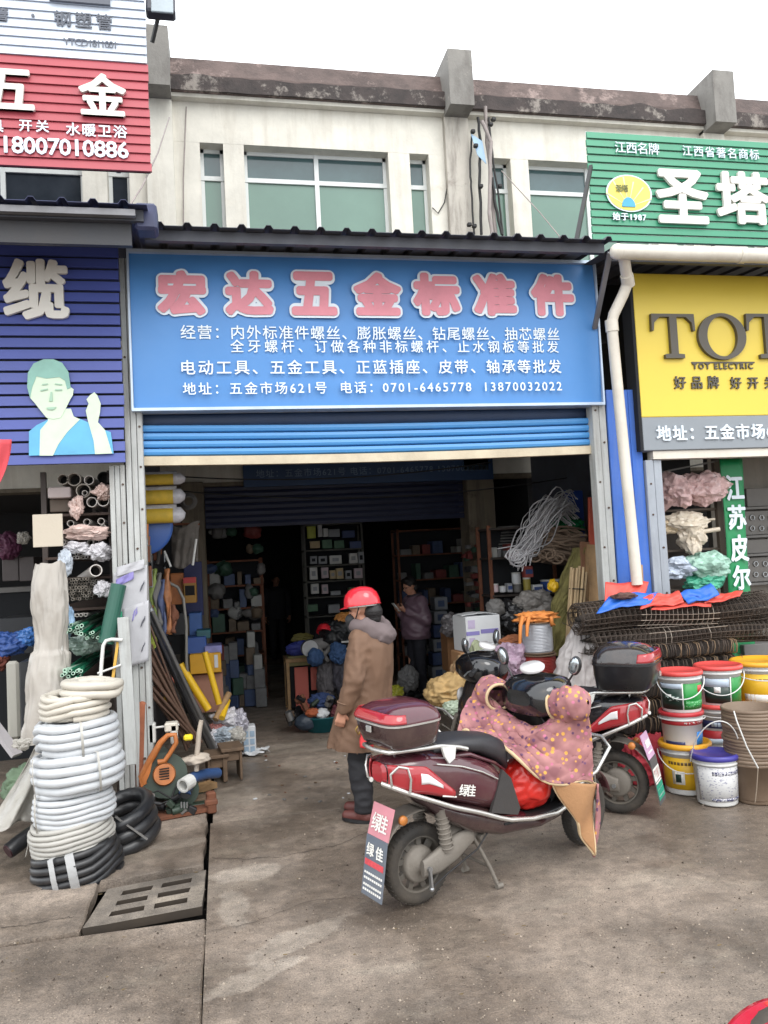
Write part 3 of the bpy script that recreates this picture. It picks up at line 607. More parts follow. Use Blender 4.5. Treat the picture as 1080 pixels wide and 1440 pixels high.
def slat_sign(label, xa, xb, za, zb, Y, pitch, matf, gap=.012, name='slat_sign', back=None, tilt=.012):
    t = thing(name, label, 'sign', ((xa+xb)/2, Y, za)); n = max(1, round((zb-za)/pitch)); p = (zb-za)/n; src = {}
    for i in range(n):
        mm = matf(za+p*(i+.5)); zc_ = za+p*i
        if mm.name not in src:
            mb = MB(); h = p-gap
            mb.prism([(0, 0), (.03, 0), (.03, h), (tilt, h)][::-1], (0, Y-t.location.y, 0), (0, 1, 0), (0, 0, 1), xb-xa)
            o = mb.build('slat', mm, t); src[mm.name] = o
        else: o = src[mm.name].copy(); COL.objects.link(o)
        o.location = (rnd(-.006, .006), 0, p*i)
    if back: MB().bx(xa+.01, xb-.01, Y+.035, Y+.05, za, zb).build('backing', back, t, world=True)
    mb = MB(); k = xa+.3
    while k < xb: mb.bx(k, k+.04, Y+.051, Y+.09, za+.01, zb-.01); k += 1.1
    mb.build('frame', m_steel, t, world=True); return t
m_indigo = M('indigo_paint', (68, 80, 146), .45, var=.12, scale=1, bump=.05, dirt=.15, dcol=(90, 100, 180))
LY = 6.45
ls = slat_sign('indigo slatted sign with one white character and a printed smiling man', -5.0, sx(171, 500, LY), szz(85, 652, LY), szz(85, 343, LY), LY, .0895, lambda z: m_indigo, .017, back=m_dark)
fl = wfr(LY-.002, ls)
m_wl = M('raised_white_letter', (214, 210, 202), .5, var=.06, bump=.02)
write('缆', fl, *pxbox(5, 98, 366, 451, LY), 'raised_character', m_wl, ls, .03, bold=.035, spread=False)
# printed cut-out of a man: flat panels one above the other
mprint = dict(hair=M('print_grey_green', (126, 170, 158), .5, var=.12, scale=8, bump=0), skin=M('print_pale_skin', (196, 212, 190), .5, var=.08, scale=6, bump=0), shirt=M('print_sky_blue', (92, 166, 204), .5, var=.14, scale=4, bump=0), line=M('print_shade', (150, 182, 160), .5, var=.1, bump=0))
pr = lambda pts: [((A(x_, y_, LY).x-ls.location.x), (A(x_, y_, LY).z-ls.location.z)) for x_, y_ in pts]
def pan(name, pts, mat, d, par=None):
    MB().prism(pr(pts)[::-1], (0, LY-ls.location.y-.006-d, 0), (1, 0, 0), (0, 0, 1), .004).build(name, mat, ls)
pan('printed_body', [(41, 641), (41, 607), (52, 598), (68, 590), (97, 590), (112, 589), (124, 594), (128, 601), (142, 603), (156, 608), (160, 638)], mprint['shirt'], 0)
pan('printed_neck', [(56, 641), (57, 605), (68, 592), (66, 575), (100, 575), (104, 586), (113, 590), (95, 608), (82, 626), (75, 641)], mprint['skin'], .004)
pan('printed_head', [(43, 560), (45, 550), (47, 530), (60, 520), (80, 520), (96, 530), (100, 545), (104, 548), (103, 556), (99, 563), (92, 577), (86, 588), (76, 590), (66, 588), (57, 577), (50, 568)], mprint['skin'], .008)
pan('printed_hair', [(43, 560), (39, 545), (40, 525), (48, 512), (62, 506), (76, 506), (88, 511), (97, 524), (100, 546), (95, 548), (92, 536), (84, 531), (66, 533), (52, 530), (46, 545)], mprint['hair'], .012)
pan('printed_arm', [(134, 639), (132, 620), (124, 592), (121, 578), (125, 568), (122, 562), (127, 556), (133, 552), (137, 556), (142, 568), (141, 580), (138, 594), (148, 605), (158, 638)], mprint['skin'], .005)
for q_ in ([(58, 549), (68, 547), (68, 549), (58, 551)], [(78, 548), (88, 548), (88, 550), (78, 550)], [(66, 574), (80, 573), (76, 577), (69, 577)], [(72, 552), (74, 552), (75, 565), (70, 565)], [(60, 541), (68, 540), (68, 541.5), (60, 542.5)], [(78, 540), (88, 541), (88, 542.5), (78, 541.5)]):
    pan('printed_feature', q_, mprint['line'], .016)
# red and white slatted sign high on the left
RY = 7.4
m_red = M('red_slat_paint', (160, 66, 76), .45, var=.1, scale=1.5, bump=.04, dirt=.12, dcol=(200, 110, 110))
m_wsl = M('white_slat_paint', (196, 204, 216), .45, var=.05, scale=1.5, bump=.04, dirt=.1, dcol=(150, 160, 170))
zrb = szz(105, 236, RY); zrm = szz(100, 86, RY)
rsg = slat_sign('red and white slatted sign with large white characters high on the left', -5.5, sx(209, 140, RY), zrb, zrb+3.6, RY, .0855, lambda z: m_red if z < zrm else m_wsl, .004, back=m_dark, tilt=.016)
fr_ = wfr(RY-.002, rsg)
m_gl = M('grey_letter', (84, 88, 98), .5, bump=0)
write('五', fr_, *pxbox(-32, 49, 99, 156, RY), 'raised_character', m_wl, rsg, .03, bold=.03, spread=False)
write('金', fr_, *pxbox(111, 178, 106, 165, RY), 'raised_character', m_wl, rsg, .03, bold=.03, spread=False)
write('具', fr_, *pxbox(-12, 5, 169, 186, RY), 'lettering', m_wtext, rsg, .006, bold=.02, spread=False)
write('开关', fr_, *pxbox(27, 69, 169, 186, RY), 'lettering', m_wtext, rsg, .006, bold=.02)
write('水暖卫浴', fr_, *pxbox(93, 179, 175, 193, RY), 'lettering', m_wtext, rsg, .006, bold=.02)
write('18007010886', fr_, *pxbox(6, 181, 196, 220, RY), 'lettering', m_wtext, rsg, .012, bold=.025)
write('管', fr_, *pxbox(-8, 12, 11, 30, RY), 'lettering', m_gl, rsg, .008, bold=.03, spread=False)
write('·', fr_, *pxbox(44, 49, 20, 25, RY), 'lettering', m_gl, rsg, .008, bold=.03, spread=False)
write('钢塑管', fr_, *pxbox(76, 158, 18, 40, RY), 'lettering', m_gl, rsg, .008, bold=.01)
write('YTCD1811001', fr_, *pxbox(89, 163, 56, 66, RY), 'lettering', m_gl, rsg, .004, bold=.0)
MB().bx(sx(70, 2, RY), sx(155, 2, RY), RY-.03, RY-.002, szz(100, 5, RY), szz(100, -40, RY)).build('printed_bar', m_gl, rsg, world=True)
# green slatted sign high on the right
GY = 7.4
m_green = M('green_slat_paint', (52, 134, 102), .45, var=.1, scale=2, bump=.04, dirt=.1)
gs = slat_sign('green slatted sign with a round yellow emblem and big white characters', sx(830, 260, GY), 8.6, szz(950, 341, GY), szz(950, 190, GY), GY, .084, lambda z: m_green, .014, back=M('white_behind_slats', (226, 230, 226), .6))
fg = wfr(GY-.002, gs)
for a_ in (('江西名牌', 864, 926, 201, 217), ('江西省著名商标', 959, 1066, 208, 222.5)):
    write(a_[0], fg, *pxbox(*a_[1:], GY), 'lettering', m_wtext, gs, .012, bold=.0)
write('圣', fg, *pxbox(921, 994, 240, 316, GY), 'raised_character', m_wl, gs, .03, bold=.035, spread=False)
write('塔', fg, *pxbox(1005, 1080, 243, 317, GY), 'raised_character', m_wl, gs, .03, bold=.035, spread=False)
write('始于1987', fg, *pxbox(861, 908, 300, 311, GY), 'lettering', m_wtext, gs, .012, bold=.025)
ec = A(884, 272.5, GY); rx_ = (sx(916, 272, GY)-sx(852, 272, GY))/2; rz_ = (szz(884, 246.5, GY)-szz(884, 298.5, GY))/2
def disc(name, cx_, cz_, rx, rz, y, mat, a0=0, a1=2*pi, par=gs):
    n = 40; pts = [(cx_+cos(a0+(a1-a0)*i/n)*rx, cz_+sin(a0+(a1-a0)*i/n)*rz) for i in range(n if a1-a0 > 6.2 else n+1)]
    if a1-a0 < 6.2: pts.append((cx_, cz_))
    MB().prism(pts[::1], (0, y, 0), (1, 0, 0), (0, 0, 1), .006).build(name, mat, par, world=True)
disc('emblem', ec.x, ec.z, rx_, rz_, GY-.008, m_wtext)
m_yel = M('emblem_yellow', (222, 206, 96), .5, var=.06, bump=0); m_sky = M('emblem_blue', (70, 160, 205), .5, bump=0); m_ywh = M('emblem_pale', (232, 226, 170), .5, bump=0)
disc('emblem', ec.x, ec.z, rx_*.93, rz_*.93, GY-.013, m_yel)
bp_ = V((ec.x-.02, 0, ec.z-rz_*.75)); 
for a_ in (20, 50, 75, 97, 120, 150):
    r_ = radians(a_); L_ = .32 if a_ in (97, 120) else .28
    MB().prism([(0, 0), (cos(r_-.03)*L_, sin(r_-.03)*L_), (cos(r_+.03)*L_, sin(r_+.03)*L_)], (bp_.x, GY-.018, bp_.z), (1, 0, 0), (0, 0, 1), .003).build('emblem_ray', m_ywh, gs, world=True)
disc('emblem', bp_.x, bp_.z+.0, .075, .10, GY-.022, m_sky, .0, pi)
write('圣塔', fg, *pxbox(864, 882, 261, 271, GY), 'lettering', M('olive_letter', (96, 104, 60), .5, bump=0), gs, .004, bold=.01, y=.022)
mb = MB(); mb.beam(A(831, 234, 7.3), A(810, 342, 6.5), .035, .035); mb.build('strut', m_black, gs, world=True)
# yellow sign of the right-hand shop
TY = 6.45
m_yell = M('yellow_vinyl', (212, 186, 66), .4, var=.04, scale=.8, bump=.03)
m_gband = M('grey_vinyl', (128, 134, 140), .5, var=.05, bump=.03)
m_tl = M('dark_letter', (76, 70, 60), .45, var=.08, bump=.02)
tz1, tz0, tzm = szz(980, 386, TY), szz(980, 632, TY), szz(980, 585.5, TY); tx0 = sx(896, 500, TY)
ts = thing('yellow_sign', 'yellow electrical shop sign with large dark serif letters and grey address band', 'sign', (tx0+2, TY, tz0))
MB().bx(tx0, 8.4, TY, TY+.14, tzm, tz1, .006).build('sign_face', m_yell, ts, world=True)
MB().bx(tx0, 8.4, TY-.001, TY+.139, tz0, tzm-.001, .006).build('address_band', m_gband, ts, world=True)
MB().bx(tx0-.03, tx0-.002, TY-.004, TY+.16, tz0, tz1).build('side_panel', m_dark, ts, world=True)
MB().bx(tx0+.1, 8.4, TY+.02, TY+.12, tz0-.075, tz0-.003).build('bottom_rail', m_pvc, ts, world=True)
def Tpoly(W, H):
    return [(.28*W, 0), (.72*W, 0), (.72*W, .09*H), (.585*W, .10*H), (.585*W, .93*H), (.80*W, .93*H), (.93*W, .80*H), (.95*W, .62*H), (W*1.0, .62*H), (.99*W, H), (.01*W, H), (0, .62*H), (.05*W, .62*H), (.07*W, .80*H), (.20*W, .93*H), (.415*W, .93*H), (.415*W, .10*H), (.28*W, .09*H)]
for a_ in (914, 1047):
    b_ = pxbox(a_, a_+61, 443, 505, TY); 
    MB().prism(Tpoly(b_[1]-b_[0], b_[3]-b_[2]), (b_[0], TY-.02, b_[2]), (1, 0, 0), (0, 0, 1), .036).build('raised_letter', m_tl, ts, world=True)
b_ = pxbox(979, 1046, 442, 507, TY); cx_, cz_, rx, rz = (b_[0]+b_[1])/2, (b_[2]+b_[3])/2, (b_[1]-b_[0])/2, (b_[3]-b_[2])/2
mb = MB(); n = 48; vs = []
for yy, k, kx in ((-.038, 1, 1), (-.002, 1, 1), (-.002, .86, .63), (-.038, .86, .63)):
    vs += [(cx_+cos(2*pi*i/n)*rx*kx*k/k, TY+yy, cz_+sin(2*pi*i/n)*rz*k) for i in range(n)]
mb.add(vs, [(r*n+i, r*n+(i+1) % n, ((r+1) % 4)*n+(i+1) % n, ((r+1) % 4)*n+i) for r in range(4) for i in range(n)]); mb.build('raised_letter', m_tl, ts, world=True)
ft = wfr(TY-.001, ts)
bb_ = pxbox(972, 1061, 509, 521, TY)
write('TOT ELECTRIC', ft, *pxbox(973, 1058, 511, 519.5, TY), 'lettering', m_tl, ts, .012, bold=.04)
MB().bx(bb_[0], bb_[1], TY-.008, TY-.001, bb_[3]-.012, bb_[3]).build('letter_rule', m_tl, ts, world=True)
write('好品牌', ft, *pxbox(947, 1010, 529, 547, TY), 'lettering', m_tl, ts, .015, bold=.02)
write('好开关', ft, *pxbox(1026, 1089, 530, 547, TY), 'lettering', m_tl, ts, .015, bold=.02)
write('地址：五金市场6', ft, *pxbox(922, 1086, 597, 619, TY), 'lettering', m_wtext, ts, .015, bold=.025)

# ------------------------------------------------------------------ posts, shutter
m_post = grime('painted_board', (172, 174, 172), streak=(110, 102, 94), amt=.7, sx=14, sz=.9, bump=.4)
m_rust = M('rusty_nail', (74, 56, 46), .8, var=.3)
def board(parent, xa, xb, ya, yb, za, zb, seams=3, mat=None, nails=9, seed=0):
    rs_ = random.Random(seed); n = seams; w_ = (xb-xa)/n
    for i in range(n):
        o = MB().bx(xa+w_*i+.002, xa+w_*(i+1)-.002, ya+(.004 if i % 2 else 0), yb, za, zb, .004).build('batten', mat or m_post, parent, world=True)
    mb = MB()
    for i in range(nails):
        z = za+(zb-za)*(i+.5)/nails+rs_.uniform(-.05, .05); x = xa+w_*rs_.choice(range(n))+w_*.5
        mb.cyl((x, ya-.006, z), (x, ya+.01, z), .009, .011, n=7)
    mb.build('screws', m_rust, parent, world=True)
PY = 6.55
pl = thing('post', 'pale ribbed steel post between the indigo sign and the blue shop front', 'post', (sx(190, 800, PY), PY, 0))
xa = sx(180, 760, PY); xb = sx(206, 760, PY)
board(pl, xa, xb, PY, PY+.1, 0, zc-.02, 3, nails=14, seed=2)
pl2 = thing('post', 'pale ribbed post under the right end of the indigo sign', 'post', (sx(168, 800, PY), PY, 0))
board(pl2, sx(156, 760, PY), xa-.006, PY+.01, PY+.1, .0, szz(165, 654, PY), 3, nails=9, seed=3)
prr = thing('post', 'narrow whitish post with rusty bolts at the right end of the blue shutter', 'post', (sx(848, 740, PY), PY, 0))
xc0 = sx(839, 700, PY)
board(prr, xc0, xc0+.135, PY-.02, PY+.1, 0, zc-.03, 2, nails=15, seed=4)
mb = MB(); mb.beam(A(858, 355, 6.0), A(836, 462, 6.48), .04, .03); mb.build('brace', m_steel, prr, world=True)
# rolled-up shutter
HY = 6.62
m_sh = M('blue_shutter', (68, 134, 192), .38, var=.06, scale=2, bump=.03, dirt=.15, dcol=(90, 140, 180))
hx0, hx1 = sx(201, 620, HY), sx(838, 620, HY); hz0, hz1 = szz(520, 634, HY), szz(520, 592, HY)
sh = thing('roller_shutter', 'bright blue roller shutter rolled up under the main sign', 'shutter', ((hx0+hx1)/2, HY, hz0))
n = 4; p = (hz1-hz0)/n
for i in range(n):
    z = hz0+p*i; mb = MB(); pf = [(HY+.012, z+.004), (HY-.004, z+.012), (HY-.010+.0*i, z+p*.5), (HY-.004, z+p-.008), (HY+.012, z+p-.002), (HY+.03, z+p-.002), (HY+.03, z+.004)]
    rings = [[(x, y, zz-.018*sin(u*pi)) for y, zz in pf] for u, x in [(k/30, hx0+(hx1-hx0)*k/30) for k in range(31)]]
    mb.loft(rings, smooth=False).build('slat', m_sh, sh, world=True)
rings = [[(x, y, zz-.02*sin(u*pi)) for y, zz in ((HY-.02, hz0-.075), (HY-.02, hz0-.003), (HY+.04, hz0-.003), (HY+.04, hz0-.075))] for u, x in [(k/30, hx0-.02+(hx1-hx0+.02)*k/30) for k in range(31)]]
MB().loft(rings, smooth=False).build('bottom_rail', M('cream_rail', (196, 184, 160), .5, dirt=.4, dcol=(140, 120, 96)), sh, world=True)
MB().cyl((hx0, HY+.22, hz1+.06), (hx1, HY+.22, hz1+.06), .14, n=18).build('roll', M('shutter_roll_dark', (40, 60, 92), .5), sh, world=True)
mb = MB(); mb.bx(hx0-.03, hx0-.004, HY-.05, HY+.3, hz0+.03, hz1+.12); mb.bx(hx1+.004, hx1+.03, HY-.05, HY+.3, hz0+.03, hz1+.12); mb.build('end_plate', M('end_plate_dark', (48, 46, 44), .6), sh, world=True)
# blue clad pier and grey post on the right
BY = 6.52
m_bsheet = grime('blue_sheet', (58, 100, 180), streak=(104, 124, 168), amt=.5, sx=9, sz=.8, bump=.2)
pi_ = thing('blue_pier', 'tall blue sheet metal pier behind the white downpipe', 'pier', (sx(880, 700, BY), BY, 0))
bx0, bx1 = xc0+.142, sx(908, 700, BY); zb = szz(878, 548, BY)
for i in range(3):
    MB().bx(bx0+(bx1-bx0)*i/3+.001, bx0+(bx1-bx0)*(i+1)/3-.001, BY+.004*(i % 2), BY+.03, 0, zb, .003).build('panel', m_bsheet, pi_, world=True)
m_gpost = grime('grey_painted_post', (150, 156, 164), streak=(110, 110, 116), amt=.5, sx=10, bump=.2)
gp = thing('post', 'blue grey steel post beside the hanging plastic bags', 'post', (sx(923, 740, BY), BY, 0))
board(gp, bx1+.004, bx1+.165, BY-.03, BY+.07, 0, tz0-.08, 2, m_gpost, 8, 5)
# void between the signs: a black sheet added for its shade, plus the bar
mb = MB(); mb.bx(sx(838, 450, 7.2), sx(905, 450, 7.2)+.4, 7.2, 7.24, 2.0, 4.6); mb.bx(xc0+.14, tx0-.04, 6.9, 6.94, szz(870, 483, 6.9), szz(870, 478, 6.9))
mb.build('void_backdrop', M('void_black', (24, 24, 27), .8), label='added black backdrop for the shaded void, with a bar, between the blue and yellow signs', cat='sheet')
# partitions between the shops
m_part = M('partition_sheet', (70, 74, 84), .7, var=.2, dirt=.5)
MB().bx(-.74, -.70, 6.75, F1-.06, 0, 3.5).build('partition_wall', m_part, kind='structure')
MB().bx(4.24, 4.28, 7.78, F1-.06, 0, 3.5).build('partition_wall', m_part, kind='structure')
# the old shop sign and inner shutter over the dark doorway
IY = F1-.1
ix0, ix1 = sx(342, 667, IY), sx(694, 667, IY)
isg = thing('inner_sign', 'old dark blue shop sign with faint lettering over the inner doorway', 'sign', ((ix0+ix1)/2, IY, szz(500, 678, IY)))
MB().bx(ix0, ix1, IY, IY+.06, szz(500, 680, IY), szz(500, 680, IY)+.75, .004).build('sign_face', M('old_blue_vinyl', (34, 62, 100), .5, var=.15), isg, world=True)
write('地址：五金市场621号 电话：0701-6465778 13870032022', wfr(IY-.001, isg), *pxbox(360, 686, 656, 667, IY), 'lettering', M('faded_letter', (106, 124, 146), .6, bump=0), isg, .003)
i2 = thing('inner_shutter', 'dark navy roller shutter half lowered in the inner doorway', 'shutter', ((xL1+xR0)/2, F1+.1, szz(480, 735, F1)))
zt_, zb_ = zl+.1, szz(480, 736, F1+.1); nn = 8; pp_ = (zt_-zb_)/nn; o = None
for i in range(nn):
    if o is None:
        mb = MB(); mb.prism([(0, 0), (.02, 0), (.02, pp_-.006), (0, pp_-.006), (-.012, pp_*.5)], (0, 0, 0), (0, 1, 0), (0, 0, 1), xR0-xL1-.02); o = mb.build('slat', M('navy_slat', (30, 36, 62), .5, var=.15), i2)
    else: o = o.copy(); COL.objects.link(o)
    o.location = (0, 0, pp_*i)
# floodlight and top-left bits
t = thing('floodlight', 'dark square floodlight mounted at the top corner above the red sign', 'floodlight', A(225, 30, 7.5))
MB().box(A(226, 8, 7.5), (.27, .12, .27), Matrix.Rotation(-.3, 3, 'X'), .02).build('housing', M('flood_housing', (58, 58, 66), .5), t, world=True)
MB().box(A(228, 7, 7.42), (.2, .02, .2), Matrix.Rotation(-.3, 3, 'X'), .005).build('lens', M('flood_lens', (140, 150, 156), .15, coat=.5), t, world=True)
mb = MB(); mb.beam(A(222, 26, 7.5), A(214, 60, 7.6), .03, .03); mb.build('bracket', m_black, t, world=True)
# red cloth flag at the left edge
mb = MB(); P0 = A(-14, 618, 5.5)
mb.grid(lambda u, v_: A(-40+u*(56-v_*v_*26)+0, 618+v_*78, 5.5+.03*sin(u*7+v_*3)), 14, 12, thick=.004)
mb.build('red_banner', M('red_banner_cloth', (206, 76, 84), .8, var=.08), label='red cloth banner cut off by the left edge below the indigo sign', cat='banner')
# ------------------------------------------------------------------ shared small builders
def pxm(Y, x=540, y=900): return (A(x+10, y, Y)-A(x-10, y, Y)).length/20   # metres per picture pixel there
def pbox(name, xl, xr, yt, yb, Y, d, mat, label, cat, group=None, rz=0, b=.006, extra=None, parts=None, tilt=0):
    """a box standing where the picture shows it; extra = lid/label parts"""
    x0, x1, z0, z1 = pxbox(xl, xr, yt, yb, Y); t = thing(name, label, cat, ((x0+x1)/2, Y+d/2, z0), rz, group); w_, h = x1-x0, z1-z0
    R = Matrix.Rotation(tilt, 3, 'Y') if tilt else None
    mb = MB(); mb.box((0, 0, h/2), (w_, d, h), R, b)
    mb.build('body', mat, t)
    for nm, (u0, u1, v0, v1), mm, th in (parts or []):
        MB().box((-w_/2+w_*(u0+u1)/2, -d/2-th/2-.0005, h*(v0+v1)/2), (w_*(u1-u0), th, h*(v1-v0)), None, 0).build(nm, mm, t)
    return t
def bag(name, px, py, rx, ry, Y, mat, label, cat, seed=1, amp=.35, dy=1.0, group=None, crease=.38, lev=4, flat=None, parent=None):
    k = pxm(Y, px, py); ce = A(px, py, Y); lev = 5 if max(rx, ry) > 13 and lev == 4 else lev
    film = any(q_ in mat.name for q_ in ('wrap', 'film', 'bag')) and 'red_bag' not in mat.name
    if film: mb = MB().blob(ce, (rx*k, min(rx, ry)*k*dy, ry*k), seed, amp*.9, 1.5, 4, flat, None, crease*.7, .045, False)
    else: mb = MB().blob(ce, (rx*k, min(rx, ry)*k*dy, ry*k), seed, amp*.7, 1.8, lev, flat, None, crease)
    if parent: return mb.build(name, mat, parent, world=True)
    return mb.build(name, mat, label=label, cat=cat, group=group)
def rod(mb, a, Ya, b, Yb, r, n=8): return mb.cyl(A(a[0], a[1], Ya), A(b[0], b[1], Yb), r, n=n)
m_film = M('cloudy_plastic_film', (172, 168, 160), .24, var=.08, bump=.5, bscale=25, alpha=.8)
m_film2 = M('clear_plastic_bag', (196, 196, 196), .25, var=.1, bump=.6, bscale=30, alpha=.6)
m_wood = M('raw_wood', (156, 124, 86), .7, var=.25, scale=8, bump=.3, dirt=.4)
m_wood2 = M('dark_old_wood', (104, 84, 66), .8, var=.25, scale=8, bump=.4, dirt=.5)
m_card = M('cardboard', (168, 126, 88), .85, var=.12, scale=3, bump=.1)
m_rusts = M('rusted_steel', (108, 66, 46), .8, var=.35, scale=9, bump=.4)
m_chrome = M('galvanised_steel', (168, 170, 172), .32, metal=.85, var=.15, bump=.1)
m_wpaint = M('white_paint', (206, 206, 202), .5, var=.06, dirt=.25, dcol=(140, 130, 118))
m_yellow = M('yellow_plastic', (220, 176, 32), .45, var=.1, dirt=.15)
m_orange = M('orange_casting', (188, 112, 56), .5, var=.2, dirt=.55, dcol=(70, 50, 36))
m_dkgreen = M('machine_green', (44, 60, 48), .5, var=.25, dirt=.5, dcol=(40, 34, 28))
m_blackp = M('black_plastic', (30, 30, 32), .4, var=.15)
m_grey = M('dusty_grey', (110, 108, 106), .7, var=.25, dirt=.3)
m_bluep = M('blue_carton', (52, 84, 150), .5, var=.15)
m_white = M('white_carton', (200, 202, 204), .55, var=.06)

# ------------------------------------------------------------------ the tower of hose coils
def coil(name, px, py, wpx, hpx, loops, mat, label, tilt=0, wob=.02, seed=1, grp='hose coils piled in a tower', layers=2, Yc=5.45, cor=True, par=None):
    k = pxm(Yc, px, py); R = wpx*k/2; h = hpx*k*.93; r = h/(2*loops); ce = A(px, py, Yc); pts = []; rs_ = random.Random(seed)
    seg = 36
    for L in range(layers):
        for q in range(loops):
            zz = -h/2+r+(h-2*r)*(q/(loops-1) if loops > 1 else 0); zz = zz if L % 2 == 0 else -zz
            for i in range(seg):
                a = 2*pi*i/seg; u = i/seg; dz = 0
                if i > seg-5: dz = (2*r if L % 2 == 0 else -2*r)*(i-seg+5)/5*(1 if q < loops-1 else 0)
                rad = R-r-L*1.9*r-.034*(abs(zz)/(h/2))**3+wob*noise.noise(V((cos(a)*1.3, sin(a)*1.3, seed*2+q*.35+L)))
                pts.append((cos(a-1.2+seed)*rad, sin(a-1.2+seed)*rad*.92, zz+dz+wob*.5*noise.noise(V((cos(a)*1.6, sin(a)*1.6, seed*5+q*.2)))))
    t = thing(name, label, 'hose coil', ce-V((0, 0, h/2)), 0, grp); Rm = Matrix.Rotation(tilt, 4, 'Y')@Matrix.Rotation(rs_.uniform(-.04, .04), 4, 'X')
    mb = MB(); mb.tube(pts, [r*1.03*(1+(.05 if (i % 2 and cor) else 0)) for i in range(len(pts))], 8)
    mb.xf(Matrix.Translation((0, 0, h/2))@Rm); mb.build('winding', mat, t); return t, Rm, R, h
m_hosew = M('white_hose', (186, 189, 192), .45, var=.05, scale=2, bump=.12, dirt=.12, dcol=(150, 145, 135))
m_hosew2 = M('white_ribbed_hose', (168, 166, 160), .5, var=.05, bump=.15, dirt=.15, dcol=(150, 140, 128))
m_hosec = M('cream_hose', (188, 182, 170), .5, var=.05, bump=.1, dirt=.1, dcol=(170, 150, 130))
m_hoseb = M('black_hose', (34, 35, 38), .35, var=.2, bump=.1, dirt=.25, dcol=(96, 92, 88))
def band(t, Rm, R, h, ang, w_, mat, name='tape'):
    mb = MB(); n = 12; P = [(-h/2-.006, R-.05), (-h/2-.006, R+.004), (0, R+.012), (h/2+.006, R+.004), (h/2+.006, R-.07)]
    mb.grid(lambda u, v_: (cos(ang+(u-.5)*w_/R)*(P[min(4, int(v_*4+.01))][1]), sin(ang+(u-.5)*w_/R)*.92*P[min(4, int(v_*4+.01))][1], P[min(4, int(v_*4+.01))][0]), 5, 5)
    mb.xf(Matrix.Translation((0, 0, h/2))@Rm); mb.build(name, mat, t)
q = coil('hose_coil', 109, 1213, 131, 60, 5, m_hoseb, 'black hose coil with torn tape at the very bottom of the tower', tilt=-.18, seed=1, wob=.015)
band(*q, -1.9, .035, m_film2); band(*q, -1.5, .05, m_film2)
coil('hose_coil', 101, 1172, 120, 54, 7, m_hosew2, 'fine ribbed white coil tilted on top of the black coil', tilt=-.13, seed=2, wob=.02)
q = coil('hose_coil', 103, 1129, 118, 54, 6, m_hosew, 'white coil with seven tight turns just above the tilted ribbed coil', tilt=-.03, seed=3); band(*q, -2.4, .02, m_film)
q = coil('hose_coil', 111, 1079, 134, 56, 4, m_hosew, 'widest white coil in the middle of the tower', tilt=-.06, seed=4); band(*q, -2.5, .015, m_film); band(*q, -1.0, .015, m_film)
q = coil('hose_coil', 108, 1032, 122, 50, 4, m_hosew, 'white coil directly under the cream coils', tilt=-.04, seed=5); band(*q, -1.3, .015, m_film)
q = coil('hose_coil', 106, 991, 104, 40, 4, m_hosec, 'cream coil resting on the uppermost white coil', tilt=0, seed=6)
coil('hose_coil', 129, 967, 90, 26, 2, m_hosec, 'cream coil at the very top of the tower, shifted to one side', tilt=.06, seed=8)
# black corrugated coil lying behind, and its loose end
t = thing('pipe_coil', 'thick black corrugated pipe coil bound with a grey strap behind the hose tower', 'pipe coil', A(178, 1160, 5.9))
c0 = A(172, 1162, 5.9); mb = MB()
for L in range(3):
    pts = []
    for i in range(40):
        a = 2*pi*i/40; pts.append(c0+V((cos(a)*(.215-.02*L), sin(a)*.23, -.06+L*.085+.05*sin(a+.8))))
    mb.tube(pts, [.045*(1+.07*(i % 2)) for i in range(40)], 10, closed=True)
mb.build('winding', m_hoseb, t, world=True)
mb = MB(); mb.beam(A(162, 1148, 5.66), A(207, 1180, 5.66), .012, .045, (0, -1, .3)); mb.build('strap', m_grey, t, world=True)
t = thing('pipe_end', 'loose end of thick black pipe poking out beside the hose tower', 'pipe', A(30, 1185, 5.7))
P = [A(12, 1197, 5.62), A(25, 1187, 5.66), A(45, 1172, 5.75), A(70, 1160, 5.9), A(90, 1150, 6)]
MB().tube(P, [.05*(1+.06*(i % 2)) for i in range(5)], 12).build('pipe', m_hoseb, t, world=True)
d = (P[0]-P[1]).normalized(); MB().cyl(P[0], P[0]+d*.008, .044, .044, 12).build('opening', M('dark_maroon', (50, 22, 28), .6), t, world=True)
MB().tube([A(45, 1150, 5.8), A(40, 1185, 5.62), A(36, 1205, 5.55)], .003, 5).build('string', m_film, t, world=True)

# ------------------------------------------------------------------ pipes in the rack of the left shop
m_pvcw = M('white_pvc', (196, 190, 184), .4, var=.1, dirt=.15)
m_pvcd = M('dusty_pvc', (150, 142, 132), .5, var=.15, dirt=.3)
m_pprg = M('green_ppr', (26, 116, 84), .4, var=.12)
m_pprp = M('pale_green_ppr', (176, 206, 186), .45, var=.1)
m_bore = M('pipe_bore', (24, 22, 22), .9)
RKY = 6.75
rack = thing('pipe_rack', 'dark steel rack holding layers of plastic pipes below the indigo sign', 'rack', A(110, 900, RKY))
for px in (64, 158):
    for y_ in (RKY+.1, 9.5): MB().bx(A(px, 800, RKY+.1).x-.02, A(px, 800, RKY+.1).x+.02, y_, y_+.04, 0, 2.72).build('upright', M('rack_steel', (62, 52, 48), .6, dirt=.4), rack, world=True)
for py in (722, 752, 782, 812, 855, 955):
    z = A(110, py, RKY+.1).z; MB().bx(A(64, 800, RKY+.1).x, A(158, 800, RKY+.1).x, RKY+.08, 9.5, z-.02, z).build('shelf', M('rack_shelf', (70, 54, 46), .7, dirt=.4), rack, world=True)
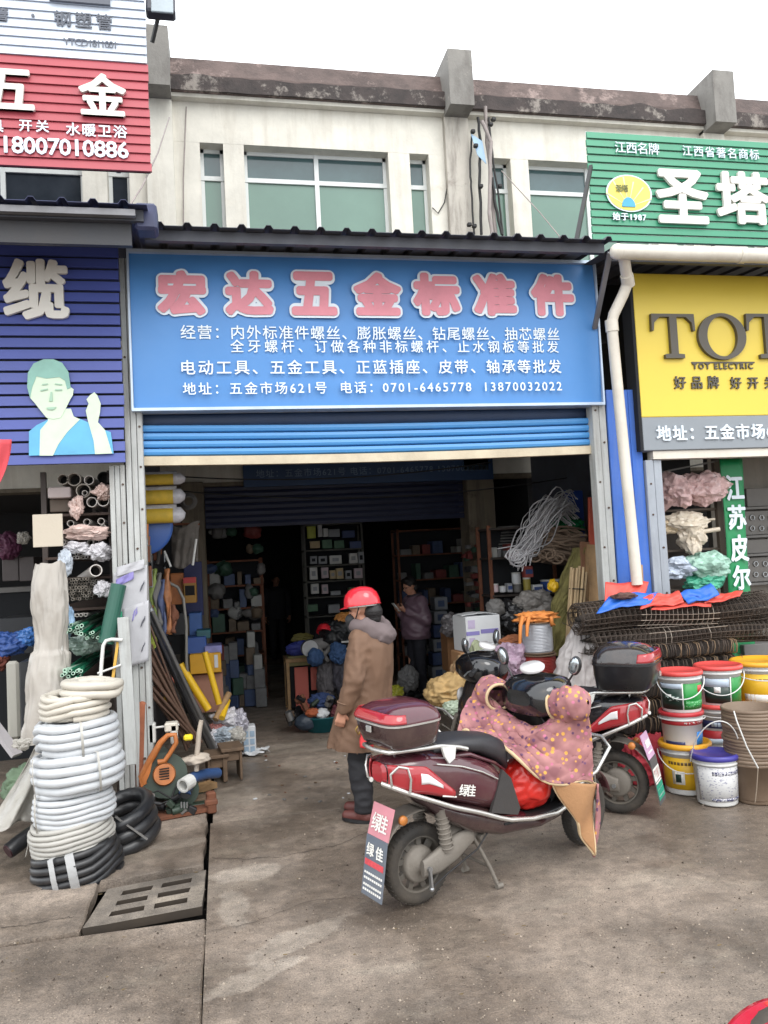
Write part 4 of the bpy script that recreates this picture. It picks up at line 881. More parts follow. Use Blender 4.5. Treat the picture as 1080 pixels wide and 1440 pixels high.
def rackpipe(px, py, rpx, mat, label, Y=RKY, dx=0, dz=0, L=2.4, grp='pipes stored end-on in the rack'):
    k = pxm(Y, px, py); r = rpx*k; p = A(px, py, Y); t = thing('plastic_pipe', label, 'pipe', p, 0, grp)
    e = V((dx, L, dz)); MB().pipe((0, 0, 0), e, r, r*.86, 18 if rpx > 6 else 10).build('wall', mat, t); MB().cyl((0, .12, 0), V((0, .13, 0)), r*.87, n=12).build('bore', m_bore, t); return t
for px, py, r, m_, lb in ((104, 674, 10, m_pvcd, 'wide dusty pipe end in the top row, second from its left'), (146, 672, 9.5, m_bore, 'wide dark pipe end at the right of the top row'), (125, 675, 7, m_pvcw, 'medium white pipe end between the two wide ones in the top row'),
    (117, 690, 10.5, m_pvcd, 'wide pipe end just below the top row holding a thin pipe'), (129, 706, 7.5, m_pvcw, 'left one of the two white pipe ends side by side on the second layer'), (145, 704, 8.5, m_pvcw, 'right one of the two white pipe ends side by side on the second layer'), (88, 674, 8, m_pvcd, 'dim pipe end at the left of the top row'),
    (99, 736, 5, m_pvcw, 'small white pipe end just right of the cream board'), (122, 734, 5, m_pvcw, 'small white pipe end above the pinkish plastic wrap'), (142, 733, 5, m_pvcw, 'small white pipe end near the post above the wrap'), (145, 742, 4.5, m_pvcw, 'small white pipe end touching the wrap near the post'),
    (88, 762, 4.2, m_pvcw, 'thin pipe end below the cream board'), (93, 768, 4.2, m_pvcw, 'thin pipe end tucked under the other below the cream board'), (127, 763, 4.5, m_pvcw, 'left of the two thin pipe ends under the pink wrap'), (135, 763, 4.5, m_pvcw, 'right of the two thin pipe ends under the pink wrap')):
    rackpipe(px, py, r, m_, lb)
rackpipe(119, 693, 4, m_pvcw, 'thin pipe end nested inside a wide one below the top row', Y=RKY-.02, L=1.8)
t = rackpipe(135, 802, 9, m_pvcw, 'big white pipe end slanting out of the middle of the rack', Y=RKY-.15, dx=-.35, dz=-.1, L=1.3)
def bundle(px, py, wpx, hpx, rpx, mat, label, Y=RKY, dx=0., dz=0., L=1.6, seed=1, jit=.05):
    rs_ = random.Random(seed); mb = MB(); k = pxm(Y, px, py); ce = A(px, py, Y); st = 2.05*rpx; rows = int(hpx/(st*.9)); cols_ = int(wpx/st)
    m2 = MB()
    for j in range(rows):
        for i in range(cols_):
            x = -wpx/2+rpx+i*st+(rpx if j % 2 else 0)+rs_.uniform(-.3, .3); z = -hpx/2+rpx+j*st*.88+rs_.uniform(-.3, .3)
            if (x/(wpx/2))**4+(z/(hpx/2))**4 > 1.15: continue
            p = ce+V((x*k, rs_.uniform(-jit, jit), z*k)); e = p+V((dx+rs_.uniform(-.03, .03), L, dz)); mb.pipe(p, e, rpx*k*.98, rpx*k*.72, 7); m2.cyl(p+(e-p)*.02, p+(e-p)*.022, rpx*k*.75, n=6)
    t = thing('pipe_bundle', label, 'pipe bundle', ce); mb.build('pipes', mat, t, world=True, kind='stuff'); m2.build('bores', m_bore, t, world=True, kind='stuff'); return t
bundle(113, 781, 22, 11, 2.6, m_pvcw, 'small bundle of thin white pipes under the pink wrap', seed=3)
bundle(113, 828, 34, 34, 2.3, m_pvcd, 'honeycomb bundle of thin dusty pipes in the middle of the rack', seed=4)
bundle(140, 820, 24, 16, 2.4, m_pvcw, 'wrapped bundle of thin white pipes beside the honeycomb bundle', seed=5, Y=RKY+.05)
bundle(113, 863, 26, 10, 2.8, m_pvcw, 'bundle of thin white pipes on top of the green pipes', seed=6)
# green pipes fanned out towards the street
def fan(px, py, n, spread, r, mat, label, x_to, y_to, Y0, Y1, seed):
    rs_ = random.Random(seed); t = thing('pipe_bundle', label, 'pipe bundle', A(px, py, Y0)); 
    for i in range(n):
        a = A(px+rs_.uniform(-spread, spread), py+rs_.uniform(-spread*.5, spread*.5), Y0+rs_.uniform(-.1, .1)); b = A(x_to+rs_.uniform(-spread, spread), y_to+rs_.uniform(-spread*.4, spread*.4), Y1)
        MB().pipe(a, b, r, r*.7, 9).build('pipe', mat if rs_.random() < .8 else m_pprp, t, world=True)
        d = (b-a).normalized(); MB().pipe(a-d*.002, a+d*.02, r*1.02, r*.68, 9).build('cut_end', m_pprp, t, world=True)
fan(105, 885, 14, 13, .014, m_pprg, 'fan of green water pipes with pale cut ends in the lower rack', 148, 862, 6.45, 8.2, 3)
fan(100, 948, 16, 14, .013, m_pprg, 'lower fan of green water pipes above the cream hose coils', 142, 918, 6.3, 8.2, 4)
fan(128, 893, 7, 10, .012, m_pprg, 'short green water pipes in plastic next to the thick green pipe', 160, 870, 6.45, 8.2, 5)
mb = MB(); mb.pipe(A(149, 905, 6.4), A(167, 822, 6.45), .058, .05, 18); mb.build('green_pipe', M('deep_green_pipe', (34, 84, 70), .4, var=.1), label='thick dark green pipe leaning against the papered post', cat='pipe')
# wraps and bags in the rack
m_pinkf = M('pinkish_wrap', (196, 172, 164), .24, var=.2, scale=12, bump=.2, bscale=30)
m_clearf = M('crinkled_wrap', (188, 186, 190), .24, var=.25, scale=14, bump=.2, bscale=30)
bag('plastic_wrap', 123, 749, 28, 10, RKY-.05, m_pinkf, 'pinkish crumpled plastic wrap round pipe ends, third layer', 'wrap', 2, .5, 1.5)
bag('plastic_wrap', 108, 770, 15, 8, RKY-.08, m_clearf, 'whitish wrap with purple print round pipes below the cream board', 'wrap', 3, .5, 1.5)
bag('plastic_wrap', 141, 776, 17, 12, RKY-.08, m_clearf, 'white torn wrap round pipes close to the post', 'wrap', 4, .6, 1.5)
bag('plastic_wrap', 145, 692, 13, 11, RKY, m_pinkf, 'faded bag stuffed between the top two layers of pipes', 'wrap', 5, .5, 1.5)
bag('plastic_wrap', 108, 712, 10, 16, RKY-.02, m_pinkf, 'torn bag hanging below the nested pipes', 'wrap', 6, .5, 1.5)
bag('plastic_wrap', 147, 828, 12, 12, RKY-.1, m_clearf, 'white bag beside the honeycomb pipe bundle', 'wrap', 7, .6, 1.2)
bag('plastic_wrap', 120, 905, 24, 14, RKY+.1, M('milky_green_wrap', (150, 168, 158), .24, var=.3, scale=14, bump=.2), 'milky wrap under the upper fan of green pipes', 'wrap', 8, .5, 1.5)
bag('plastic_wrap', 93, 870, 9, 26, 6.6, M('blue_white_wrap', (150, 176, 204), .24, var=.4, scale=16, bump=.2), 'bluish white wrap hanging beside the tall milky bundle', 'wrap', 9, .5, 1.2)
bag('plastic_wrap', 92, 790, 10, 18, 6.62, M('white_blue_label_wrap', (188, 196, 206), .24, var=.2, scale=5, bump=.6), 'white and blue bag between the cream board and the pipes', 'wrap', 10, .3, 1.2)
pbox('cream_board', 46, 88, 723, 769, 6.5, .02, M('cream_board', (184, 174, 158), .6, var=.03), 'plain cream board tied up in front of the pipe rack', 'board', b=.003, rz=.03)
pbox('carton', 67, 99, 685, 700, 6.75, .25, M('faded_pink_carton', (160, 148, 146), .7, var=.2), 'faded carton lying on the upper rack layer left of the pipes', 'carton')
pbox('carton', 70, 98, 702, 720, 6.85, .25, M('brown_dim_carton', (96, 84, 74), .7, var=.2), 'dull brown carton under the faded one in the rack', 'carton')
# tall wrapped bundle and the film trailing to the ground
t = thing('wrapped_bundle', 'tall bundle of boards wrapped in milky plastic film beside the pipe rack', 'bundle', A(72, 1030, 6.35))
def wrapc(u, v_):
    yy = 792+v_*250; hw = (18+8*v_+3*sin(v_*9)) if v_ < .5 else 22+10*(v_-.5)*2; cx = 72-6*v_*v_; a = 2*pi*u; k = pxm(6.35); f = 1+.2*noise.noise(V((cos(a)*1.5, sin(a)*1.5, v_*4)))+.16*abs(noise.noise(V((cos(a)*4, sin(a)*4, v_*5))))-.2*abs(noise.noise(V((cos(a)*9+v_*3, sin(a)*9, v_*6))))
    p = A(cx, yy, 6.4); return p+V((cos(a)*hw*k*f, sin(a)*hw*k*.7*f, .03*noise.noise(V((a, v_, 1)))))
MB().grid(wrapc, 70, 70, cu=True).build('film', M('milky_film', (168, 162, 154), .24, var=.08, bump=.4, bscale=14), t, world=True)
MB().bx(A(58, 800, 6.4).x, A(86, 800, 6.4).x, 6.36, 6.48, 0, A(72, 800, 6.4).z).build('boards', m_wpaint, t, world=True)
mb = MB()
mb.grid(lambda u, v_: A(62-v_*78+u*(10+v_*62)*1.0+3*sin(u*9+v_*5), 1020+v_*150-18*u*v_+4*sin(u*8), 6.2-.55*v_+.10*sin(u*6+v_*3)+.05*noise.noise(V((u*6, v_*6, 0)))), 34, 30, thick=.003)
mb.build('plastic_film', m_film, label='milky plastic film trailing from the wrapped bundle down to the ground', cat='film')
bag('knotted_film', 31, 1046, 13, 8, 6.0, m_film, 'knot of bunched plastic film at the foot of the grey slab', 'film', 21, .5, 1, crease=.4)
pbox('leaning_slab', 9, 27, 930, 1040, 6.6, .05, M('pale_grey_slab', (150, 148, 140), .6, var=.08), 'pale grey rounded slab standing at the left edge of the pavement', 'slab', b=.02)
mb = MB(); mb.beam(A(-14, 1012, 6.3), A(24, 1062, 6.2), .09, .03); mb.build('leaning_plank', M('grey_plank', (150, 146, 148), .6), label='grey plank lying aslant below the pale slab at the left edge', cat='plank')
pbox('dark_cabinet', 28, 56, 930, 1045, 6.95, .4, M('dark_cabinet', (40, 42, 46), .5), 'dark cabinet behind the milky wrapped bundle', 'cabinet', b=.01)
bag('green_sheet', 44, 1105, 36, 34, 6.35, M('dull_green_sheet', (92, 112, 88), .6, var=.2, bump=.5), 'dull green sheet crumpled under the trailing film', 'sheet', 23, .3, .8, flat=.015)
# dim goods inside the left shop
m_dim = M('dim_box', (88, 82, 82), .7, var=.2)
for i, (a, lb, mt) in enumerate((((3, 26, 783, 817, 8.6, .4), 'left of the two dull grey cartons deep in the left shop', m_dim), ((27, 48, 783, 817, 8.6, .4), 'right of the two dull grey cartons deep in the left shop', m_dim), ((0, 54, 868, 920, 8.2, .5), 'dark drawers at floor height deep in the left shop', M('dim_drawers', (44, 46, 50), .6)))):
    pbox('carton' if i < 2 else 'drawers', *a, mt, lb, 'carton' if i < 2 else 'drawers')
bag('plum_sack', 12, 768, 17, 20, 8.5, M('plum_sack', (84, 40, 66), .6, var=.3), 'plum coloured sack on the cartons in the left shop', 'sack', 24, .2, 1)
bag('white_bag', 33, 756, 9, 9, 8.4, m_film, 'small white bag on top of the plum sack', 'bag', 25, .4, 1)
t = thing('counter', 'dark display counter inside the left shop', 'counter', A(20, 900, 8.8)); mb = MB()
x0, x1 = A(-30, 850, 8.9).x, A(60, 850, 8.9).x; MB().bx(x0-1, x1, 8.9, 9.4, A(20, 826, 8.9).z-.05, A(20, 826, 8.9).z).build('top', m_grey, t, world=True)
MB().bx(x0-1, x1, 8.95, 9.35, 0.01, A(20, 826, 8.9).z-.052).build('front', m_dark, t, world=True)
for a in ((10, 905, 26, 18, m_bluep, 'blue bag on the floor of the left shop near its counter', 31), (38, 896, 18, 14, M('bright_blue_film', (70, 120, 190), .24, var=.3), 'bright blue bag on the floor of the left shop', 32), (-5, 930, 18, 15, M('rusty_red_cloth', (110, 60, 50), .8, var=.3), 'rusty red cloth bag at the left edge inside the left shop', 33)):
    bag('bag', a[0], a[1], a[2], a[3], 7.6, a[4], a[5], 'bag', a[6], .4, 1)
# ladder frame and plank by the post
t = thing('ladder', 'small ladder frame with white and yellow tubes behind the cream coils', 'ladder', A(155, 960, 6.35))
MB().tube([A(140, 972, 6.3), A(143, 930, 6.32), A(145, 908, 6.33), A(149, 901, 6.34), A(157, 899, 6.35), A(172, 900, 6.36)], .014, 8).build('rail', m_wpaint, t, world=True)
MB().beam(A(157, 968, 6.36), A(166, 903, 6.4), .035, .02).build('rail', M('ochre_tube', (206, 160, 62), .5), t, world=True)
MB().cyl(A(137, 947, 6.3), A(170, 935, 6.36), .008).build('rung', m_wpaint, t, world=True)
MB().beam(A(186, 1075, 6.36), A(173, 868, 6.40), .085, .03, (0, -1, 0), .003).build('white_plank', m_post, label='white painted plank standing against the papered post', cat='plank')
# papers wrapped round the post
t = thing('paper_wrap', 'white paper with purple print wrapped round the ribbed post', 'paper', A(182, 870, 6.4)); Yp = 6.52
mpap = M('wrapping_paper', (176, 176, 180), .7, var=.05, bump=.5, bscale=12, dirt=.1)
def pap(x0, x1, y0, y1, d):
    return MB().grid(lambda u, v_: A(x0+(x1-x0)*u, y0+(y1-y0)*v_+3*(u-.5)*-4, Yp-d+.006*sin(u*9+v_*4)+.004*noise.noise(V((u*5, v_*5, x0)))), 12, 16, thick=.002)
pap(160, 207, 800, 872, 0).build('sheet', mpap, t, world=True); pap(173, 209, 850, 935, .012).build('sheet', mpap, t, world=True)
pap(164, 203, 792, 805, .02).build('sheet', mpap, t, world=True)
m_pur = M('purple_print', (128, 120, 176), .6, var=.15, bump=0)
for a in ((163, 188, 809, 820), (186, 193, 858, 868), (176, 183, 905, 912)):
    pap(*a, .019).build('print', m_pur, t, world=True)
for a in ((197, 203, 822, 826), (198, 204, 872, 876), (199, 204, 908, 911)): pap(*a, .019).build('print', M('grey_print', (90, 92, 100), .6, bump=0), t, world=True)
MB().box(A(167, 872, 6.44), (.055, .01, .13), None, .002).build('green_tag', M('green_tag', (30, 130, 96), .5), label='small green label board tied to the post beside the thick pipe', cat='label')
pbox('red_mesh_bag', 163, 172, 880, 905, 6.5, .05, M('grey_mesh', (110, 96, 96), .8, var=.5, scale=30), 'small net of grey rings hanging on the post', 'net')
# ------------------------------------------------------------------ tools and stock on the left of the blue shop's porch
def gy(px, py): return G(px, py).y
# big cut-off saw
t = thing('cut_off_saw', 'orange and green cut-off saw standing on the ground before the post', 'power saw', G(235, 1142))
k = pxm(6.55, 230, 1090); Ys = 6.55
def sp(x, y, d=0): return A(x, y, Ys+d)
mb = MB(); mb.cyl(sp(232, 1090, -.04), sp(232, 1090, .22), .17, .15, 24); mb.cyl(sp(258, 1112, .0), sp(262, 1108, .25), .12, .1, 18); mb.box(sp(248, 1105, .12), (.2, .26, .2), Matrix.Rotation(.4, 3, 'Y'), .04); mb.build('motor', m_dkgreen, t, world=True)
mb = MB(); mb.cyl(sp(210, 1082, .06), sp(210, 1082, .12), .2, .2, 30); mb.build('blade_guard', m_dkgreen, t, world=True)
mb = MB(); mb.cyl(sp(231, 1089, -.09), sp(231, 1089, -.04), .078, .088, 22); mb.build('vent_cap', m_orange, t, world=True)
for i in range(5): 
    MB().beam(sp(224, 1082+i*3.6, -.097), sp(238, 1080+i*3.6, -.097), .008, .008).build('vent_slot', m_bore, t, world=True)
hp = [sp(x, y, -.06) for x, y in ((203, 1103), (199, 1092), (206, 1078), (216, 1061), (226, 1044), (236, 1034), (246, 1033), (248, 1044), (240, 1058), (232, 1070), (222, 1072))]
mb = MB(); mb.tube(hp, [.022, .026, .026, .028, .024, .02, .02, .018, .018, .02, .022], 8); mb.build('handle', m_orange, t, world=True)
mb = MB(); mb.prism([(p.x-hp[0].x, p.z-hp[0].z) for p in (sp(200, 1104), sp(197, 1090), sp(207, 1071), (sp(216, 1066)), sp(212, 1084), sp(206, 1098))], (hp[0].x, Ys-.06, hp[0].z), (1, 0, 0), (0, 0, 1), .04); mb.build('guard_arm', m_orange, t, world=True)
mb = MB(); mb.box(G(232, 1140, .03)+V((0, .12, 0)), (.62, .34, .05), .12, .01); mb.build('base_plate', m_dkgreen, t, world=True)
mb = MB(); mb.tube([sp(250, 1100, -.05), sp(240, 1125, -.14), sp(215, 1135, -.18), sp(204, 1120, -.1), sp(222, 1112, -.12), sp(250, 1128, -.15)], .007, 6); mb.build('cable', m_black, t, world=True)
MB().cyl(sp(262, 1115, -.12), sp(258, 1109, .05), .045, .05, 16).build('clamp_screw', m_blackp, t, world=True)
mb = MB(); mb.grid(lambda u, v_: A(187+u*26*(1-.2*v_), 1000+v_*112-14*sin(u*3.1)*(1-v_), 6.62-.07*sin(u*3.1)), 14, 18, thick=.004); mb.build('rusty_sheet', M('orange_rust_sheet', (142, 84, 58), .8, var=.35, scale=6, bump=.4), label='curved orange rusty sheet standing against the foot of the post', cat='sheet')
# pvc fittings on the saw
t = thing('pipe_clamp', 'white plastic clamp with a cross bar above the orange saw handle', 'clamp', sp(225, 1030))
mb = MB(); mb.cyl(sp(205, 1025, .05), sp(252, 1019, .05), .009, n=8); mb.build('bar', m_wpaint, t, world=True)
for x, y in ((213, 1020), (244, 1021)): MB().bx(sp(x-5, y).x, sp(x+5, y).x, Ys+.0, Ys+.09, sp(x, y+26).z, sp(x, y-2).z, .01).build('jaw', m_wpaint, t, world=True)
MB().bx(sp(231, 1020).x, sp(250, 1020).x, Ys+.0, Ys+.1, sp(240, 1030).z, sp(240, 1017).z, .01).build('head', m_pvc, t, world=True)
pbox('tape_measure', 258, 271, 1034, 1042, 6.5, .06, M('bright_yellow_case', (226, 204, 40), .4), 'small bright yellow tape measure hung in front of the dark rods', 'tape measure', b=.012)
mb = MB(); mb.tube([A(276, 1084, 6.6), A(277, 1060, 6.6), A(280, 1030, 6.6), A(283, 1013, 6.6)], [.02, .022, .02, .018], 8); mb.blob(A(275, 1068, 6.6), (.1, .07, .04), 4, .5, 2, 3); mb.build('knotted_rag', M('dirty_white_rag', (184, 172, 158), .8, var=.15, bump=.4), label='knotted dirty white rag hanging over the blue pipe', cat='rag')
mb = MB(); mb.tube([A(260, 1118, 6.45), A(263, 1104, 6.5), A(272, 1093, 6.6), A(290, 1088, 6.75), A(306, 1087, 6.9)], [.05, .05, .045, .042, .042], 12); mb.build('blue_pipe', M('blue_plastic_pipe', (54, 82, 128), .4, var=.15), label='bent blue plastic pipe beside the orange saw', cat='pipe')
mb = MB(); mb.pipe(A(257, 1105, 6.36), A(268, 1098, 6.44), .055, .04, 14); mb.build('pipe_collar', m_wpaint, label='white collar on the end of the blue pipe', cat='pipe fitting')
t = thing('machine_parts', 'heap of greasy black machine parts under the orange saw', 'machine parts', G(225, 1155)); rs_ = random.Random(5)
for i in range(14):
    x, y = rs_.uniform(198, 275), rs_.uniform(1118, 1140); p = A(x, y, rs_.uniform(6.32, 6.45)); 
    (MB().cyl(p, p+V((rs_.uniform(-.12, .12), rs_.uniform(-.05, .05), rs_.uniform(-.04, .04))), rs_.uniform(.012, .032), n=10) if i % 2 else MB().box(p, (rs_.uniform(.04, .12), .05, rs_.uniform(.03, .07)), Matrix.Rotation(rs_.uniform(-1, 1), 3, 'Y'), .006)).build('fitting', rs_.choice([m_blackp, m_dkgreen, m_grey]), t, world=True)
for i in range(3): MB().cyl(A(255+i*4, 1128, 6.3), A(255+i*4, 1136, 6.3), .008, n=6).build('bolt', m_chrome, t, world=True)
# planks on the ground
for a, b_, w_, h_, mt, lb in (((206, 1158), (300, 1140), .16, .03, m_rusts, 'rusty flat bar lying nearest the street below the orange saw'), ((204, 1146), (296, 1130), .14, .05, m_wood2, 'weathered plank with orange stains behind the rusty bar'), ((262, 1122), (300, 1110), .12, .05, m_wood, 'short pale plank end under the blue pipe')):
    g0, g1 = G(*a), G(*b_); mb = MB(); mb.beam(g0+V((0, 0, h_/2+.02)), g1+V((0, 0, h_/2+.02)), h_, w_, (0, 1, 0), .004); mb.build('plank' if mt != m_rusts else 'flat_bar', mt, label=lb, cat='plank' if mt != m_rusts else 'bar')
mb = MB(); mb.box(G(297, 1128, .09), (.07, .07, .16), .2, .01); mb.box(G(297, 1128, .175), (.09, .05, .04), .2, .008); mb.build('bench_vice', m_rusts, label='small rusty vice at the end of the stained plank', cat='vice')
# two stools
def stool(x0, x1, yt, yb, Y, label, d=.26):
    a = pxbox(x0, x1, yt, yb, Y); cx_ = (a[0]+a[1])/2; t = thing('wooden_stool', label, 'stool', (cx_, Y+d/2, 0), .12, 'little wooden stools by the saw'); w_ = a[1]-a[0]; h = a[3]
    MB().box((0, 0, h-.015), (w_+.03, d+.03, .03), None, .005).build('seat', m_wood2, t)
    for sx_ in (-1, 1): MB().box((sx_*(w_/2-.012), 0, (h-.03)/2+.01), (.022, d-.02, h-.035), None, .003).build('leg', m_wood2, t)
    MB().box((0, -d/2+.03, h-.075), (w_-.05, .018, .08), None, .003).build('apron', m_wood2, t); return t
stool(290, 318, 1062, 1104, gy(300, 1104), 'squat wooden stool nearest the blue pipe', .24)
stool(311, 339, 1052, 1100, gy(325, 1101), 'taller wooden stool next to the white basket', .26)
# white basket, papers, junk pile
t = pbox('white_basket', 342, 360, 1021, 1062, gy(350, 1063), .14, m_white, 'white plastic basket standing on end by the stools', 'basket', b=.01)
for i in range(3):
    for j in range(2): MB().bx(-.055+j*.06, -.01+j*.06, -.078, -.0715, .03+i*.075, .085+i*.075).build('opening', M('pale_blue_shadow', (140, 160, 178), .6), t)
rs_ = random.Random(9)
def crumple(px, py, rx, ry, mat, label, seed, cat='paper', z=.02, name='paper_scrap'):
    ce = G(px, py, z); k = pxm(ce.y, px, py); mb = MB()
    mb.grid(lambda u, v_: ce+V(((u-.5)*2*rx*k*(1+.3*sin(v_*7+seed)), (v_-.5)*ry*k*5*(1+.3*cos(u*5+seed)), .015+.04*noise.noise(V((u*4, v_*4, seed*1.3))))), 12, 12, thick=.002); return mb.build(name, mat, label=label, cat=cat)
crumple(352, 1060, 15, 5, m_white, 'crumpled white paper lying beside the white basket', 1)
crumple(368, 1056, 9, 4, m_white, 'torn scrap of white paper farthest from the basket', 2)
junk = [(318, 1010, 20, 13, m_clearf, 'grey plastic bag heaped behind the steel tubes', 31), (336, 1015, 12, 18, M('silver_bag', (168, 166, 176), .24, var=.2, bump=.6), 'silvery bag leaning on the pile by the basket', 32), (316, 1034, 22, 12, M('grey_blue_bag', (150, 160, 170), .24, var=.25, bump=.6), 'bluish white plastic bag at the foot of the tubes', 33), (308, 1022, 13, 9, M('pink_bag', (206, 140, 134), .24, var=.2, bump=.5), 'pink bag squeezed between pale bags', 34), (318, 1008, 9, 5, M('orange_red_bag', (196, 88, 60), .24, var=.2), 'small orange red bag on the pile by the wooden stools', 35), (330, 1036, 15, 14, m_film, 'white sack end bulging in front of the basket', 36), (300, 1038, 9, 12, m_clearf, 'clear bag squashed between steel tubes and stools', 37)]
for a in junk: bag('plastic_bag', a[0], a[1], a[2], a[3], 8.1 if a[1] < 1030 else 7.9, a[4], a[5], 'bag', a[6], .4, 1.2, group='bags heaped by the stools')
for (a, b_, m_, lb) in (((303, 1012), (322, 975), m_wood, 'short pale stick lying on the junk pile'), ((312, 1010), (320, 985), m_yellow, 'short yellow stick end on the junk pile')):
    MB().cyl(A(*a, 7.9), A(*b_, 8.1), .03, n=10).build('stick', m_, label=lb, cat='stick')
# leaning tubes and rods
grpr = 'steel tubes leaning in the porch'
for i, (a, b_, m_, r) in enumerate((((207, 848), (300, 1056), m_chrome, .028), ((213, 858), (305, 1058), m_chrome, .022), ((205, 856), (294, 1050), M('dark_steel', (92, 92, 96), .45, metal=.5), .020))):
    MB().cyl(A(*a, 7.0), A(*b_, 7.75), r, n=12).build('steel_tube', m_, label=('longest and brightest', 'slimmer bright', 'dark grey')[i]+' steel tube leaning from the post across the porch', cat='tube', group=grpr)
t = thing('rod_bundle', 'bundle of thin brown steel rods leaning against the post', 'rod bundle', A(240, 980, 7.2)); m_brod = M('brown_rod', (92, 70, 58), .6, var=.25, bump=.2)
for i in range(16):
    u = i/15; a = (203+rnd(-2, 8), 880+u*95); b_ = (262+rnd(0, 22), 1046+rnd(-10, 10)-u*2)
    MB().cyl(A(a[0], a[1], 6.95), A(b_[0], b_[1], 7.35), rnd(.010, .017), n=7).build('rod', m_brod, t, world=True)
t = thing('rod_bundle', 'thin dark rods standing behind the bright steel tubes', 'rod bundle', A(240, 930, 7.6))
for i in range(8): MB().cyl(A(212+i*3, 880+i*4, 7.5), A(272+i*4, 1030+rnd(-8, 8), 7.9), .009, n=6).build('rod', M('dark_rod', (66, 62, 62), .5), t, world=True)
for a, b_, r, lb in (((253, 934), (293, 998), .038, 'thick yellow tube leaning left of the yellow carton'), ((288, 917), (308, 990), .03, 'yellow tube leaning over the front of the yellow carton'), ((262, 968), (283, 1010), .022, 'thin yellow tube behind the thick one')):
    MB().cyl(A(*a, 8.0), A(*b_, 8.0), r, n=12).build('yellow_tube', m_yellow, label=lb, cat='tube')
bag('yellow_coil_bag', 240, 985, 11, 13, 7.95, m_yellow, 'yellow packet behind the leaning steel tubes', 'packet', 41, .3, 1)
bag('orange_white_packet', 232, 960, 12, 12, 7.9, M('coral_packet', (206, 120, 104), .5, var=.4, scale=12), 'coral and white packet behind the dark rods', 'packet', 42, .3, 1)
# cartons
pbox('carton', 271, 314, 948, 1002, 8.6, .35, M('pinkish_cardboard', (164, 118, 98), .85, var=.12), 'brown cardboard carton under the yellow carton', 'carton')
t = pbox('carton', 267, 311, 919, 947, 8.5, .35, M('yellow_carton', (214, 158, 38), .6, var=.12, dirt=.2), 'yellow carton with a white label on the brown carton', 'carton', parts=[('label', (.78, .9, .25, .9), m_white, .004)])
pbox('carton', 288, 312, 908, 920, 8.55, .3, M('purple_blue_print', (128, 128, 178), .5, var=.3, scale=8), 'small mauve carton on the yellow carton', 'carton')
pbox('carton', 262, 290, 896, 919, 8.6, .3, m_bluep, 'blue carton left on top of the yellow carton', 'carton')
pbox('carton', 266, 284, 862, 896, 8.9, .3, M('mid_blue_carton', (60, 96, 156), .55, var=.3, scale=6), 'upright blue carton below the orange drill box', 'carton')
pbox('carton', 276, 296, 886, 898, 8.7, .25, M('teal_pack', (40, 90, 96), .5, var=.4, scale=9), 'teal packet on the blue cartons', 'carton')
pbox('speaker_box', 243, 262, 862, 893, 8.7, .3, m_blackp, 'black crate under the orange drill box', 'crate')
t = pbox('tool_box', 240, 258, 806, 850, 8.6, .25, m_orange, 'orange cardboard tool box on the shelf by the inner pillar', 'box')
t = pbox('tool_box', 258, 276, 812, 848, 8.5, .25, M('orange_red_pack', (150, 110, 44), .6, var=.2), 'upright box with a red top band and black print near the inner pillar', 'box', parts=[('print', (0, 1, .78, 1), M('red_print', (176, 50, 50), .5), .003), ('print', (.12, .88, .3, .68), m_bore, .003)])
t = pbox('leaning_board', 259, 285, 790, 866, 9.3, .03, M('navy_board', (44, 48, 92), .6, var=.1), 'dark navy board standing against the inner pillar', 'board')
MB().tube([A(237, 819, 7.9), A(250, 826, 7.9), A(258, 842, 7.9), (A(262, 880, 7.9)), A(262, 930, 7.95), A(264, 948, 8.0)], .014, 8).build('bent_tube', M('grey_tube', (124, 122, 116), .5), label='grey tube bent over at the top beside the black crate', cat='tube')
# hanging sack, hooks, yellow bundles, blue lid
t = thing('hanging_sack', 'dusty grey sack hanging high on the left of the porch', 'sack', A(261, 800, 7.9))
MB().grid(lambda u, v_: A(243+u*(35)+4*(1-v_)*(u-.5), 737+v_*58+5*sin(u*5), 7.9-.06*sin(u*pi)+.05*abs(sin(u*11+v_*2))*v_+.03*noise.noise(V((u*4, v_*5, 1)))), 24, 20, thick=.01).build('cloth', M('grey_sackcloth', (104, 98, 92), .9, var=.3, bump=.5), t, world=True)
MB().cyl(A(243, 737, 7.9), A(281, 737, 7.9), .012).build('rail', m_rusts, t, world=True)
for a, b_, lb in (((276, 758), (271, 795), 'pale stick hanging beside the dusty grey sack'), ((231, 775), (240, 797), 'short pale stick below the blue lid')):
    MB().cyl(A(*a, 7.8), A(*b_, 7.8), .012).build('stick', m_wpaint, label=lb, cat='stick')
m_ybun = M('yellow_brush_bundle', (212, 178, 62), .6, var=.2, scale=10, bump=.4)
for i, (y0, y1) in enumerate(((666, 682), (688, 709), (714, 736))):
    t = thing('wrapped_roll', ('dim topmost yellow roll half hidden under the shutter', 'middle one of three yellow rolls in clear wrap', 'lowest of three yellow rolls in clear wrap')[i], 'roll', A(225, y1, 7.3), 0, 'yellow rolls stacked under the shutter')
    z = A(228, (y0+y1)/2, 7.3).z; r = (A(228, y0, 7.3).z-A(228, y1, 7.3).z)/2; x0, x1 = A(198, y1, 7.3).x, A(246, y1, 7.3).x
    MB().tube([(x0, 7.3, z), (x1, 7.3, z)], r, 12).build('roll', m_ybun, t, world=True)
    MB().tube([(x1-.01, 7.3, z), (x1+.05, 7.3, z), (x1+.09, 7.3, z-.01)], [r*1.06, r*1.0, r*.4], 12).build('wrap', m_clearf, t, world=True)
    MB().tube([(x0, 7.31, z+r*.75), (x1+.02, 7.31, z+r*.8)], r*.65, 10).build('wrap', m_clearf, t, world=True)
